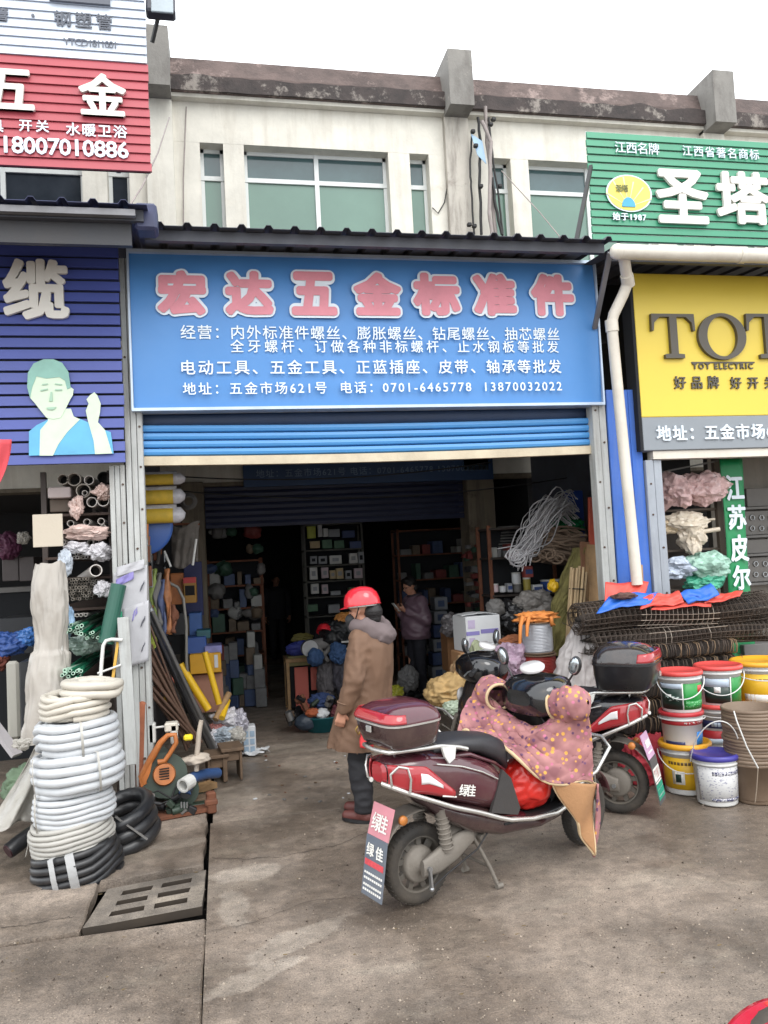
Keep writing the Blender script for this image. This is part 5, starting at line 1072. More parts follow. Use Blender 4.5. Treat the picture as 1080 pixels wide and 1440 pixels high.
ce = A(201, 740, 7.4); r = pxm(7.4)*38
MB().lathe([(0, 0), (r*.9, 0), (r, .015), (r, .03), (0, .03)], ce, 36, 'Y').build('round_cover', M('blue_lid_plastic', (58, 96, 168), .4, var=.05), label='large round blue plastic lid behind the left post', cat='lid')
t = thing('wire_coil', 'coil of grey hose hanging near the inner lintel', 'coil', A(265, 705, 9))
for i in range(4): MB().torus(A(265, 705, 9-.03*i), .085-.01*i, .012, 24, 6, (0, 1, 0)).build('turn', m_grey, t, world=True)
# narrow things hanging behind the post
rs_ = random.Random(12)
hang = [(210, 800, 870, m_orange, 'orange'), (216, 800, 885, M('lime_pack', (120, 136, 70), .5, var=.3, scale=12), 'green and white'), (222, 806, 880, m_grey, 'grey'), (229, 815, 893, M('blue_brown_pack', (70, 80, 112), .5, var=.4, scale=12), 'slate blue'), (236, 800, 892, M('copper_strip', (150, 98, 62), .5, var=.4, scale=14), 'copper coloured'), (213, 885, 935, M('lime_strip', (140, 150, 60), .5, var=.3, scale=10), 'lime'), (244, 850, 890, m_rusts, 'rusty')]
for x, y0, y1, m_, w_ in hang:
    MB().grid(lambda u, v_: A(x-4+u*8+2*sin(v_*6+x), y0+v_*(y1-y0), 7.5+.02*sin(u*4+v_*9)), 5, 14, thick=.02).build('hanging_strip', m_, label=w_+' narrow packet hanging behind the left post', cat='packet', group='narrow packets hanging behind the post')
# peg shelf behind on the left: many small tools
t = thing('tool_rack', 'rack of small dusty tools on the left wall of the porch', 'rack', A(225, 900, 8.0))
mb = MB().bx(-.69, -.66, 7.0, 9.6, .2, 2.4).build('back_panel', M('rack_panel', (48, 48, 52), .8), t, world=True)
rs_ = random.Random(14); mats_ = [m_grey, m_chrome, m_blackp, m_rusts, m_bluep, m_wood, m_orange]
for i in range(46):
    y = rs_.uniform(7.0, 9.5); z = rs_.uniform(.9, 2.2); h = rs_.uniform(.06, .22); m_ = rs_.choice(mats_)
    (MB().cyl((-.63, y, z), (-.63+rs_.uniform(-.01, .03), y+rs_.uniform(-.03, .03), z+h), rs_.uniform(.01, .022), n=7) if i % 2 else MB().box((-.62, y, z), (.06, rs_.uniform(.03, .1), h), None, .004)).build('tool', m_, t, world=True)

# ------------------------------------------------------------------ middle of the shop
def shelf_unit(label, x0, x1, Y, d, zs_, mat, name='shelf_unit', back=True):
    t = thing(name, label, 'shelf', ((x0+x1)/2, Y+d/2, 0)); w_ = x1-x0
    for sx_ in (-1, 1):
        for sy_ in (-1, 1): MB().box((sx_*(w_/2-.02), sy_*(d/2-.02), zs_[-1]/2), (.035, .035, zs_[-1]+.04), None, .003).build('upright', mat, t)
    for z in zs_: MB().box((0, 0, z-.012), (w_-.005, d-.005, .024), None, .003).build('shelf', mat, t)
    if back: MB().box((0, d/2+.008, zs_[-1]/2), (w_, .012, zs_[-1]), None).build('back_panel', m_dark, t)
    return t
CY = 13.2
a0 = pxbox(428, 513, 735, 860, CY); zsh = [A(470, y, CY).z for y in (1000, 865, 838, 816, 794, 772, 736)][1:]
shelf_unit('tall shelf of small packaged goods at the back of the shop', a0[0], a0[1], CY, .4, [.4]+zsh, M('far_shelf', (96, 94, 88), .7))
m_pack = [M('pack_white', (206, 204, 200), .5, var=.1), M('pack_tan', (190, 168, 128), .6, var=.1), M('pack_pink', (196, 176, 180), .5, var=.1), M('pack_grey', (150, 152, 156), .5, var=.1), M('pack_lime', (196, 200, 70), .5, var=.2, scale=14), M('pack_green', (70, 110, 80), .5, var=.3, scale=14), M('pack_navy', (50, 70, 120), .5, var=.2)]
far = [(441, 815, 11, 17, 0), (457, 813, 10, 15, 2), (443, 835, 11, 14, 0), (457, 835, 9, 13, 2), (472, 793, 17, 12, 0), (454, 793, 12, 11, 3), (441, 793, 10, 11, 3), (497, 792, 12, 14, 0), (508, 792, 8, 16, 3), (478, 814, 10, 15, 1), (504, 813, 12, 14, 2), (468, 814, 8, 12, 1), (490, 814, 9, 12, 3), (438, 757, 12, 17, 4), (450, 755, 6, 17, 0), (458, 755, 7, 12, 0), (470, 755, 16, 11, 3), (490, 756, 18, 10, 6), (460, 771, 14, 12, 5), (477, 771, 14, 11, 5), (443, 771, 14, 10, 1), (500, 771, 16, 10, 6), (495, 836, 10, 10, 5), (472, 837, 14, 6, 3), (440, 860, 14, 10, 5), (470, 862, 16, 12, 3)]
for i, (x, y, w_, h_, m_) in enumerate(far):
    pbox('packet', x-w_/2, x+w_/2, y-h_, y, CY-.02, .1, m_pack[m_], ('white', 'tan', 'pale pink', 'grey', 'lime', 'green', 'navy')[m_]+' packet, '+ORD[i % 20]+(' again' if i > 19 else '')+' of the far shelf', 'packet', group='packets on the far shelf', b=.004, parts=[('print', (.25, .75, .3, .7), m_pack[3] if m_ != 3 else m_dark, .003)] if i < 13 else None)
# dark shelves on both sides of the room
def fill_shelf(label, x0, x1, Y, d, zs_, seed, pal, mat, dens=.75, side=None):
    t = shelf_unit(label, x0, x1, Y, d, zs_, mat); rs_ = random.Random(seed); n = 0
    for k_ in range(len(zs_)-1):
        x = x0+.04
        while x < x1-.1:
            w_ = rs_.uniform(.07, .2)
            if rs_.random() < dens:
                h = min(rs_.uniform(.08, .26), zs_[k_+1]-zs_[k_]-.05); m_ = rs_.choice(pal)
                o = MB().box((0, 0, h/2), (w_*.92, min(d*.8, .3), h), rs_.uniform(-.1, .1), .006).build('goods_box', m_, label=m_.name.replace('_', ' ')+' box, '+ORD[n % 20]+(' ' if n < 20 else ' more ')+'on '+label.replace('dark ', ''), cat='box', group='boxes on the '+label, fix=True)
                n += 1; o.location = (x+w_/2, Y+d*.35, zs_[k_]+.001)
            x += w_+rs_.uniform(0, .05)
    return t
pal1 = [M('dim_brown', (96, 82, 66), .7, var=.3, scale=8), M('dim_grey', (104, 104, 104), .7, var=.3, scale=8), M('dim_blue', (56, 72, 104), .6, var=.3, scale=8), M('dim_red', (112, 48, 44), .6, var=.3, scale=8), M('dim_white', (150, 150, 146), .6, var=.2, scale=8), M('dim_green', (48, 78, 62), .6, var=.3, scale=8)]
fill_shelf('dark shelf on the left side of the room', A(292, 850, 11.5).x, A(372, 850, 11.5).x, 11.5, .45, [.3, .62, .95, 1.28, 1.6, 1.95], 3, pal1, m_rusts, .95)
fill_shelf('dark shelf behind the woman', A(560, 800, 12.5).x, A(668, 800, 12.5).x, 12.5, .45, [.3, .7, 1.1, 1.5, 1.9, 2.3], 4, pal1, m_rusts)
# ------------------------------------------------------------------ people
def cap(mb, p0, r0, p1, r1, n=12):
    mb.cyl(p0, p1, r0, r1, n); mb.ell(p0, r0, n, 7); mb.ell(p1, r1, n, 7); return mb
def chain(mb, pts, rs, n=12):
    for i in range(len(pts)-1): cap(mb, pts[i], rs[i], pts[i+1], rs[i+1], n)
def head(mb, ce, pitch=0.0, s=1.0):
    """skull, jaw, nose, brow, lips and ears; x forward"""
    R = Matrix.Rotation(pitch, 3, 'Y'); ce = V(ce); q = lambda x, y, z: ce+R@(V((x, y, z))*s)
    mb.ell(q(-.01, 0, .035), (.095*s, .074*s, .088*s), 18, 12, R); mb.ell(q(.028, 0, -.025), (.062*s, .058*s, .078*s), 16, 10, R)
    mb.ell(q(.052, 0, -.082), (.030*s, .030*s, .024*s), 12, 8, R)
    chain(mb, [q(.084, 0, .022), q(.104, 0, -.018)], [.010*s, .0135*s], 8); mb.ell(q(.098, .011, -.022), .009*s, 8, 6); mb.ell(q(.098, -.011, -.022), .009*s, 8, 6)
    for sy in (-1, 1):
        chain(mb, [q(.082, .010*sy, .034), q(.068, .046*sy, .032)], [.012*s, .010*s], 8); mb.ell(q(.056, .040*sy, -.012), (.020*s, .018*s, .018*s), 8, 6)
        mb.ell(q(-.005, .074*sy, .0), (.018*s, .010*s, .030*s), 8, 7, R)
    mb.ell(q(.086, 0, -.048), (.012*s, .022*s, .007*s), 8, 6, R); mb.ell(q(.083, 0, -.060), (.012*s, .019*s, .007*s), 8, 6, R)
    return q
def hand(mb, wrist, dirv, palmn, side, curl=.6, s=1.0):
    """palm, four unequal fingers and a thumb from the side of the palm"""
    d = V(dirv).normalized(); nrm = V(palmn); nrm = (nrm-d*nrm.dot(d)).normalized(); x = d.cross(nrm).normalized()*side; W = V(wrist)
    for i in range(4): chain(mb, [W+d*.012*s+x*(-.016+.011*i)*s, W+d*.078*s+x*(-.029+.0195*i)*s], [.015*s, .0125*s], 8)
    tips = []
    for i, L in enumerate((.062, .076, .082, .070)):
        p = W+d*.080*s+x*(-.030+.020*i)*s; a = 0.15; pts = [p]
        for j, f in enumerate((.46, .30, .24)):
            a += curl*(.55 if j == 0 else .75); p = p+(d*cos(a)+nrm*sin(a))*(L*f*s); pts.append(p)
        chain(mb, pts, [.0098*s, .0092*s, .0085*s, .0078*s], 7); tips.append(p)
    b = W+d*.028*s+x*.030*s+nrm*.006*s; p1 = b+(d*.6+x*.62+nrm*.4).normalized()*.036*s; p2 = p1+(d*.72+x*.05+nrm*.65).normalized()*.030*s; p3 = p2+(d*.65-x*.35+nrm*.6).normalized()*.024*s
    chain(mb, [W+d*.012*s+x*.014*s, b, p1, p2, p3], [.015*s, .014*s, .0115*s, .0105*s, .009*s], 8); return tips
def wrinkle(o, amp, fr, seed=0, zs_=None):
    me = o.data; n_ = [v.normal.copy() for v in me.vertices]
    for v_, q in zip(me.vertices, n_):
        p = v_.co; f = V((p.x*fr[0], p.y*fr[1], p.z*fr[2]))+V((seed, seed*2, 0)); w_ = .5-abs(noise.noise(f))*2.2+.35*noise.noise(f*2.6)
        k = zs_(p) if zs_ else 1
        v_.co = p+q*(amp*w_*k)
def rings_loft(mb, prof, n=28):
    """prof rows: z, cx, cy, rx, ry"""
    mb.loft([[(cx_+cos(2*pi*i/n)*rx, cy_+sin(2*pi*i/n)*ry, z) for i in range(n)] for z, cx_, cy_, rx, ry in prof])
m_skin = M('skin', (178, 128, 104), .5, var=.08, scale=20, bump=.05); m_hair = M('black_hair', (22, 19, 19), .5, var=.2, scale=30, bump=.6, bscale=90)
def legs(mb, pts_r):
    for pts, rs in pts_r: chain(mb, pts, rs, 14)
# --- man in the long coat
tm = thing('person', 'man in a red helmet and long tan coat walking into the shop, seen from behind', 'person', G(514, 1150), radians(146))
mb = MB(); q = head(mb, (.055, 0, 1.575), .22, 1.0)
chain(mb, [(-.01, 0, 1.38), (.035, 0, 1.50)], [.062, .056]); rings_loft(mb, [(.86, 0, 0, .10, .15), (1.0, 0, 0, .10, .14), (1.25, 0, 0, .10, .15), (1.36, -.01, 0, .07, .14), (1.41, 0, 0, .05, .07)])
la = [(-.01, .19, 1.37), (-.03, .265, 1.10), (.075, .285, .84)]; ra = [(-.01, -.19, 1.37), (-.02, -.25, 1.10), (.08, -.24, .86)]
chain(mb, la, [.036, .034, .029]); chain(mb, ra, [.036, .034, .029])
hand(mb, la[-1], (.18, .02, -.98), (.4, -.9, 0), 1, .75); hand(mb, ra[-1], (.18, -.02, -.98), (.4, .9, 0), -1, .7)
legs(mb, [([(0, .09, .9), (.02, .10, .48), (-.02, .10, .09)], [.085, .058, .045]), ([(0, -.09, .9), (.10, -.10, .50), (.06, -.10, .09)], [.085, .058, .045])])
skin(mb, 'body', m_skin, tm, .0068, 3)
m_coat = M('tan_coat_cloth', (104, 78, 60), .75, var=.1, scale=4, bump=.15, bscale=120, dirt=.25, dcol=(110, 84, 66))
mb = MB(); rings_loft(mb, [(.53, .06, 0, .265, .27), (.62, .05, 0, .248, .262), (.80, .02, 0, .21, .25), (1.0, -.005, 0, .178, .232), (1.18, -.02, 0, .175, .235), (1.32, -.03, 0, .162, .232), (1.40, -.02, 0, .125, .18), (1.45, 0, 0, .075, .09)], 36)
chain(mb, [(-.01, .175, 1.365), (-.03, .275, 1.10), (.055, .287, .885)], [.088, .078, .060], 16); chain(mb, [(-.01, -.175, 1.365), (-.02, -.255, 1.10), (.06, -.243, .90)], [.088, .078, .060], 16)
o = skin(mb, 'coat', m_coat, tm, .013, 8); wrinkle(o, .016, (8, 8, 2.2), 3, lambda p: 1.1 if abs(p.y) > .2 else .9); wrinkle(o, .005, (9, 9, 13), 8, lambda p: 1.5 if abs(p.y) > .2 else .4)
for sy in (-1, 1):
    MB().torus((.048, .286*sy if sy > 0 else -.243, .905 if sy > 0 else .92), .060, .007, 22, 6, (.2, .05*sy, -.98)).build('cuff', _mc['tan_coat_cloth'], tm)
MB().box((-.02, .245, .86), (.17, .012, .065), Matrix.Rotation(.12, 3, 'Y')@Matrix.Rotation(-.06, 3, 'X'), .004).build('pocket_flap', _mc['tan_coat_cloth'], tm)
# open the coat hem into a hollow skirt
bm = bmesh.new(); bm.from_mesh(o.data); bmesh.ops.delete(bm, geom=[v for v in bm.verts if v.co.z < .545 and abs(v.normal.z) > .6], context='VERTS'); bm.to_mesh(o.data); bm.free()
mb = MB()
def hood(u, v_):
    a = 2*pi*u; b = v_*2*pi; R_ = .118; k = .056+.005*noise.noise(V((cos(a)*2, sin(a)*2, v_*2))); dp = .02 if cos(a) < 0 else 0
    return V((-.025+cos(a)*(R_+cos(b)*k)*.95, sin(a)*(R_+.01+cos(b)*k)*1.12, 1.462+sin(b)*k*(1.35 if cos(a) < 0 else .9)-cos(a)*.0-(.045 if cos(a) < -.3 else 0)*abs(cos(a))))
mb.grid(hood, 44, 16, cu=True, cv=True); mb.blob((-.15, 0, 1.40), (.07, .13, .085), 5, .25, 2, 3)
o = skin(mb, 'hood', M('grey_brown_hood', (104, 92, 92), .85, var=.12, bump=.2), tm, .011, 5); wrinkle(o, .006, (7, 7, 9), 5)
m_trou = M('black_trousers', (34, 34, 38), .8, var=.15, bump=.2)
for sy, pts in ((1, [(.0, .10, .70), (.02, .10, .46), (-.025, .10, .11)]), (-1, [(.04, -.10, .70), (.10, -.10, .48), (.055, -.10, .11)])):
    mb = MB(); chain(mb, pts, [.10, .085, .072], 16); o = skin(mb, 'trouser_leg', m_trou, tm, .012, 5); wrinkle(o, .012, (6, 6, 12), 7+sy)
m_boot = M('brown_leather_boot', (98, 54, 50), .5, var=.2, dirt=.3)
for sy, cx_ in ((1, -.02), (-1, .06)):
    mb = MB(); cy_ = .10*sy; cap(mb, (cx_-.01, cy_, .10), .055, (cx_, cy_, .06), .055); cap(mb, (cx_, cy_, .045), .048, (cx_+.13, cy_, .035), .04); mb.ell((cx_-.03, cy_, .04), (.05, .045, .04), 12, 8)
    bo = skin(mb, 'shoe', m_boot, tm, .009, 4); 
    mb = MB(); mb.prism([(cos(a_)*.125+.045+cx_, sin(a_)*.052+cy_) for a_ in [2*pi*i/20 for i in range(20)]], (0, 0, .012), (1, 0, 0), (0, 1, 0), .024); mb.build('sole', m_blackp, bo)
m_hel = M('red_helmet_shell', (204, 40, 52), .22, var=.06, scale=2, bump=0, coat=.6)
def helmet(t, ce, s=1.0, pitch=0, parent=True):
    R = Matrix.Rotation(pitch, 3, 'Y'); mb = MB(); ce = V(ce)
    mb.lathe([(.135, -.012), (.136, .0), (.132, .04), (.118, .08), (.09, .112), (.05, .130), (0, .136)], (0, 0, 0), 32, sx=1.08)
    mb.grid(lambda u, v_: (cos((u-.5)*2.2)*(.142+v_*.055*cos((u-.5)*2.4)), sin((u-.5)*2.2)*(.133+.0*v_), -.010-.012*v_), 16, 4, thick=-.004)
    mb.tube([(cos(2*pi*i/36)*.147, sin(2*pi*i/36)*.137, -.012) for i in range(36)], .005, 6, closed=True)
    mb.xf(Matrix.Translation(ce)@R.to_4x4()@Matrix.Scale(s, 4)); return mb
hl = helmet(tm, (.05, 0, 1.628), 1.0, .15).build('helmet', m_hel, tm)
mb = MB(); mb.torus((.045, 0, 1.610), .128, .006, 30, 6, (0.13, 0, 1)); mb.xf(Matrix.Identity(4)); mb.build('rim_trim', m_wpaint, hl)
mb = MB(); chain(mb, [(-.045, 0, 1.57), (-.05, 0, 1.52)], [.075, .06]); o = mb.build('hair', m_hair, tm)
mb = MB(); mb.tube([(.04, .085, 1.60), (.06, .075, 1.54), (.10, .045, 1.475), (.11, 0, 1.465)], .005, 6); mb.build('chin_strap', m_black, tm)
mb = MB(); mb.ell(q(.074, .036, .012), (.010, .012, .007), 8, 6).build('eye', M('eye', (60, 44, 38), .2, bump=0), tm)
# dark scarf or face cover below the chin
mb = MB(); chain(mb, [(.13, .03, 1.50), (.14, -.03, 1.50), (.11, 0, 1.44)], [.05, .05, .06]); skin(mb, 'face_cover', M('dark_scarf', (44, 44, 46), .8), tm, .011, 5)
tm.scale = (.955, .955, .955); tm.rotation_euler = (Matrix.Rotation(radians(3.6), 3, 'Y')@Matrix.Rotation(radians(146), 3, 'Z')).to_euler()
t = thing('red_pouch', 'small red pouch held in the hand of the man in the tan coat', 'pouch', A(512, 1040, 5.72))
k = pxm(5.7, 508, 1035)
MB().grid(lambda u, v_: A(506+u*15+v_*2, 1022+v_*30, 5.60+.02*sin(u*3+v_*4)), 8, 10, thick=.02).build('pouch', M('red_pouch_cloth', (186, 40, 44), .6, var=.15), t, world=True)
MB().tube([A(504, 1020, 5.59), A(500, 1026, 5.57), A(504, 1033, 5.58), A(509, 1024, 5.59)], .006, 6).build('keys', M('brass', (150, 124, 66), .4, metal=.7), t, world=True)
# --- woman with the phone
tw = thing('person', 'person with glasses in a plum padded jacket looking at a phone inside the doorway', 'person', G(590, 980), radians(196))
mb = MB(); q = head(mb, (.06, 0, 1.475), .38, .96)
chain(mb, [(-.01, 0, 1.30), (.035, 0, 1.41)], [.052, .048]); rings_loft(mb, [(.80, 0, 0, .10, .14), (1.0, 0, 0, .10, .13), (1.2, 0, 0, .11, .15), (1.30, -.01, 0, .08, .15), (1.35, 0, 0, .05, .07)])
la = [(-.01, .17, 1.28), (-.01, .235, 1.03), (.20, .09, 1.17)]; ra = [(-.01, -.17, 1.28), (.0, -.235, 1.03), (.20, -.09, 1.15)]
chain(mb, la, [.045, .04, .028]); chain(mb, ra, [.045, .04, .028])
hand(mb, la[-1], (.75, -.45, .35), (.1, -.6, .8), -1, .7, .95); hand(mb, ra[-1], (.75, .45, .35), (.1, .6, .8), 1, .7, .95)
legs(mb, [([(0, .085, .82), (.01, .09, .45), (-.02, .09, .08)], [.085, .055, .042]), ([(0, -.085, .82), (.03, -.09, .45), (.02, -.09, .08)], [.085, .055, .042])])
skin(mb, 'body', m_skin, tw, .0068, 3)
m_jack = M('plum_jacket', (112, 90, 102), .45, var=.15, bump=.15)
mb = MB(); rings_loft(mb, [(.78, 0, 0, .17, .215), (.84, 0, 0, .195, .24), (1.0, 0, 0, .185, .235), (1.15, 0, 0, .18, .235), (1.25, -.01, 0, .15, .215), (1.31, 0, 0, .09, .14), (1.36, .01, 0, .07, .085)], 32)
chain(mb, [(-.01, .155, 1.265), (-.02, .245, 1.03), (.17, .115, 1.155)], [.092, .085, .055], 14); chain(mb, [(-.01, -.155, 1.265), (-.01, -.245, 1.03), (.17, -.115, 1.135)], [.092, .085, .055], 14)
o = skin(mb, 'jacket', m_jack, tw, .012, 6); wrinkle(o, .012, (5, 5, 11), 9)
mb = MB(); mb.torus((0, 0, 1.355), .075, .024, 26, 8, (.2, 0, 1)); mb.build('collar', M('plum_collar', (58, 46, 54), .7), tw)
MB().beam((.158, .0, .84), (.135, .0, 1.27), .010, .006).build('zip', m_chrome, tw)
for sy in (-1, 1):
    mb = MB(); chain(mb, [(0, .085*sy, .80), (.01+.0*sy, .09*sy, .45), (-.0-.02*sy, .09*sy, .10)], [.105, .075, .062], 16); o = skin(mb, 'trouser_leg', M('navy_trousers', (26, 27, 36), .8), tw, .013, 5); wrinkle(o, .010, (6, 6, 10), 11+sy)
    mb = MB(); cap(mb, (-.02*sy-.02, .09*sy, .045), .045, (-.02*sy+.12, .09*sy, .035), .036); skin(mb, 'shoe', m_blackp, tw, .01, 3)
mb = MB(); mb.ell(q(-.024, 0, .052), (.098, .083, .092), 20, 12, Matrix.Rotation(.38, 3, 'Y'), -.55); mb.ell(q(-.07, 0, -.03), (.05, .062, .08), 14, 10); mb.blob(q(.03, .035, .10), (.05, .045, .03), 3, .3, 2, 3); mb.blob(q(.03, -.035, .10), (.05, .045, .03), 4, .3, 2, 3)
skin(mb, 'hair', m_hair, tw, .009, 4)
mb = MB()
for sy in (-1, 1): mb.torus(q(.098, .030*sy, .012), .019, .0022, 18, 5, (1, 0, -.38)); mb.cyl(q(.096, .048*sy, .014), q(.01, .075*sy, .012), .002, n=5)
mb.build('glasses', m_blackp, tw)
for sy in (-1, 1): MB().ell(q(.074, .032*sy, .012), (.009, .012, .006), 8, 6).build('eye', _mc['eye'], tw)
tw.scale = (1.0, 1.0, 1.0)
ph = thing('phone', 'black smartphone held up by the person in the plum jacket', 'phone', tw.location+Matrix.Rotation(radians(196), 3, 'Z')@V((.285, 0, 1.215)), radians(192))
MB().box((0, 0, 0), (.012, .075, .15), Matrix.Rotation(.7, 3, 'Y'), .004).build('case', m_wpaint, ph); MB().box((-.007, 0, .004), (.003, .07, .142), Matrix.Rotation(.7, 3, 'Y'), .001).build('screen', m_blackp, ph)
# --- someone barely visible standing in the dark
td = thing('person', 'dim figure in dark clothes standing deep in the unlit room', 'person', G(392, 926), radians(-80))
mb = MB(); q = head(mb, (.03, 0, 1.53), .1, 1.0); chain(mb, [(0, 0, 1.36), (.01, 0, 1.46)], [.055, .05]); rings_loft(mb, [(.85, 0, 0, .11, .16), (1.1, 0, 0, .11, .16), (1.33, 0, 0, .1, .18), (1.4, 0, 0, .05, .07)])
for sy in (-1, 1): la = [(0, .2*sy, 1.33), (.0, .25*sy, 1.05), (.06, .24*sy, .82)]; chain(mb, la, [.05, .043, .03]); hand(mb, la[-1], (.1, 0, -1), (.3, -.9*sy, 0), sy, .5); chain(mb, [(0, .09*sy, .88), (0, .1*sy, .46), (0, .1*sy, .07)], [.09, .06, .045])
skin(mb, 'body', m_skin, td, .009, 3)
mb = MB(); rings_loft(mb, [(.78, 0, 0, .15, .2), (1.1, 0, 0, .15, .2), (1.33, 0, 0, .13, .21), (1.42, 0, 0, .07, .09)]); 
for sy in (-1, 1): chain(mb, [(0, .19*sy, 1.32), (0, .255*sy, 1.05), (.05, .245*sy, .86)], [.08, .07, .055])
skin(mb, 'jacket', M('dark_jacket', (40, 40, 46), .8), td, .016, 5)
for sy in (-1, 1):
    mb = MB(); chain(mb, [(0, .09*sy, .82), (0, .1*sy, .46), (0, .1*sy, .1)], [.11, .08, .065]); skin(mb, 'trouser_leg', m_trou, td, .016, 4)
    mb = MB(); cap(mb, (-.01, .1*sy, .045), .045, (.12, .1*sy, .035), .036); mb.build('shoe', m_blackp, td)
mb = MB(); mb.ell(q(-.02, 0, .05), (.097, .08, .09), 18, 10, None, -.35); mb.build('hair', m_hair, td)

# ------------------------------------------------------------------ workbench heap in the middle
WY = G(430, 1000).y
t = thing('work_crate', 'old wooden crate with salmon boards in front, in the middle of the shop', 'crate', (A(430, 970, WY).x, WY+.2, 0))
a = pxbox(403, 452, 925, 1000, WY)
for x in (a[0]+.025, a[1]-.025): 
    for y in (WY+.02, WY+.38): MB().bx(x-.02, x+.02, y-.02, y+.02, 0, a[3]-.05, .004).build('leg', m_wood, t, world=True)
MB().bx(a[0], a[1], WY-.01, WY+.42, a[3]-.05, a[3], .005).build('top', m_wood, t, world=True)
for x0, x1, y0 in ((415, 434, 999), (437, 450, 970)): b_ = pxbox(x0, x1, 938, y0, WY-.02); MB().bx(b_[0], b_[1], WY-.04, WY-.015, max(0, b_[2]), b_[3], .003).build('board', M('salmon_board', (178, 92, 80), .7, var=.08), t, world=True)
MB().bx(a[0]+.02, a[1]-.02, WY+.1, WY+.4, .03, a[3]-.055, .01).build('inner_box', m_dark, t, world=True)
rs_ = random.Random(8)
bag('blue_bundle', 424, 912, 21, 10, WY+.1, M('blue_bundle_cloth', (48, 56, 128), .6, var=.3, bump=.4), 'blue wrapped bundle on top of the wooden crate', 'bundle', 51, .2, 1, crease=.3)
bag('olive_rag', 425, 897, 14, 6, WY+.25, M('olive_rag', (112, 104, 52), .7, var=.4), 'olive yellow rag behind the blue bundle', 'rag', 52, .4, 1)
pbox('flat_box', 405, 446, 922, 936, WY+.02, .3, M('olive_carton', (122, 114, 74), .7, var=.25, scale=8), 'flat olive carton between the blue bundle and the crate', 'carton')
bag('black_sack', 478, 895, 28, 24, WY-.2, M('black_sack', (26, 28, 30), .45, var=.2, bump=.4), 'big black sack heaped behind the man in the tan coat', 'sack', 53, .3, 1)
t = thing('safety_helmet', 'small red safety helmet resting on the black sack', 'helmet', A(456, 888, WY-.3), 1.2)
helmet(t, (0, 0, 0), .72, .5).build('shell', m_hel, t)
bag('tan_bag', 486, 870, 15, 9, WY-.25, M('ochre_leather', (176, 118, 56), .6, var=.2), 'ochre leather bag beside the man\'s red helmet', 'bag', 54, .3, 1)
t = thing('bench_grinder', 'grey bench grinder with a bright disc below the small red helmet', 'grinder', A(445, 915, WY-.35))
MB().cyl(A(436, 912, WY-.45), A(434, 911, WY-.38), .10, n=26).build('disc', m_chrome, t, world=True)
MB().cyl(A(436, 908, WY-.3), A(462, 903, WY-.3), .07, n=18).build('motor', m_grey, t, world=True)
MB().beam(A(452, 925, WY-.35), A(472, 900, WY-.35), .10, .05, None, .01).build('arm', m_grey, t, world=True)
MB().beam(A(440, 900, WY-.35), A(462, 930, WY-.35), .08, .05, None, .01).build('arm', m_grey, t, world=True)
for a_, lb, sd in (((443, 924, 11, 12), 'blue work glove lying left of the dark grey one', 61), ((475, 918, 12, 14), 'blue rag hanging under the black sack', 62)): bag('glove' if sd == 61 else 'rag', *a_, WY-.45, M('faded_blue_cloth', (56, 84, 124), .8, var=.3, bump=.4), lb, 'glove' if sd == 61 else 'rag', sd, .35, 1)
bag('grey_sack', 460, 955, 14, 30, WY-.2, M('grey_striped_sack', (96, 92, 94), .8, var=.35, scale=12, bump=.5), 'grey striped sack standing right of the salmon boards', 'sack', 63, .2, 1, flat=.0)
bag('grey_sack', 484, 950, 16, 32, WY-.3, M('dark_striped_sack', (70, 68, 76), .8, var=.35, scale=12, bump=.5), 'darker grey sack half hidden behind the tan coat', 'sack', 64, .2, 1, flat=.0)
t = thing('plastic_hook', 'curved white plastic handle on the dark sacks', 'handle', A(488, 915, WY-.55)); 
MB().tube([A(480, 903, WY-.55), A(490, 902, WY-.55), A(496, 907, WY-.55), A(488, 912, WY-.6), A(492, 922, WY-.55)], .012, 7).build('bar', m_wpaint, t, world=True)
BY_ = G(455, 1030).y; k = pxm(BY_, 455, 1020)
t = thing('plastic_basin', 'teal plastic basin full of scrap on the shop floor', 'basin', G(457, 1032)+V((0, .2, 0)))
r = 27*k; MB().lathe([(0, .005), (r*.78, .005), (r*.98, .16), (r*1.03, .162), (r*1.03, .172), (r*.95, .168), (r*.75, .02), (0, .02)], (0, 0, 0), 30).build('bowl', M('teal_plastic', (26, 96, 104), .4, var=.1), t)
bag('dark_tub', 432, 1015, 18, 12, BY_+.05, M('slate_tub', (44, 54, 66), .5), 'slate coloured tub against the teal basin', 'tub', 65, .1, 1, crease=0, flat=0.0)
rs_ = random.Random(33)
for i in range(30):
    x, y = rs_.uniform(402, 492), rs_.uniform(982, 1014); 
    if x < 420: y = rs_.uniform(1004, 1016)
    p = A(x, y, BY_+rs_.uniform(.0, .35)); m_ = rs_.choice([m_rusts, m_dkgreen, m_blackp, m_grey, m_wood2, m_chrome]); R = Matrix.Rotation(rs_.uniform(-1.5, 1.5), 3, 'Y')@Matrix.Rotation(rs_.uniform(-1, 1), 3, 'X')
    mb = MB(); mb.cyl((0, 0, -.05), (0, 0, .05), rs_.uniform(.02, .045), n=10) if i % 3 else mb.box((0, 0, 0), (.12, .07, .05), None, .008)
    mb.xf(Matrix.Translation(p)@R.to_4x4()); mb.build('scrap_part', m_, label=m_.name.replace('_', ' ')+' part, '+ORD[i % 20]+(' ' if i < 20 else ' more ')+'in the scrap heap by the teal basin', cat='scrap', group='scrap parts heaped round the teal basin')
bag('white_bag', 453, 1003, 9, 7, BY_-.02, m_white, 'small white bag in the teal basin', 'bag', 66, .3, 1)
bag('blue_cloth', 452, 985, 17, 10, BY_+.15, M('denim', (44, 62, 102), .8, var=.3, bump=.4), 'blue denim cloth on the scrap heap', 'cloth', 67, .35, 1.2)
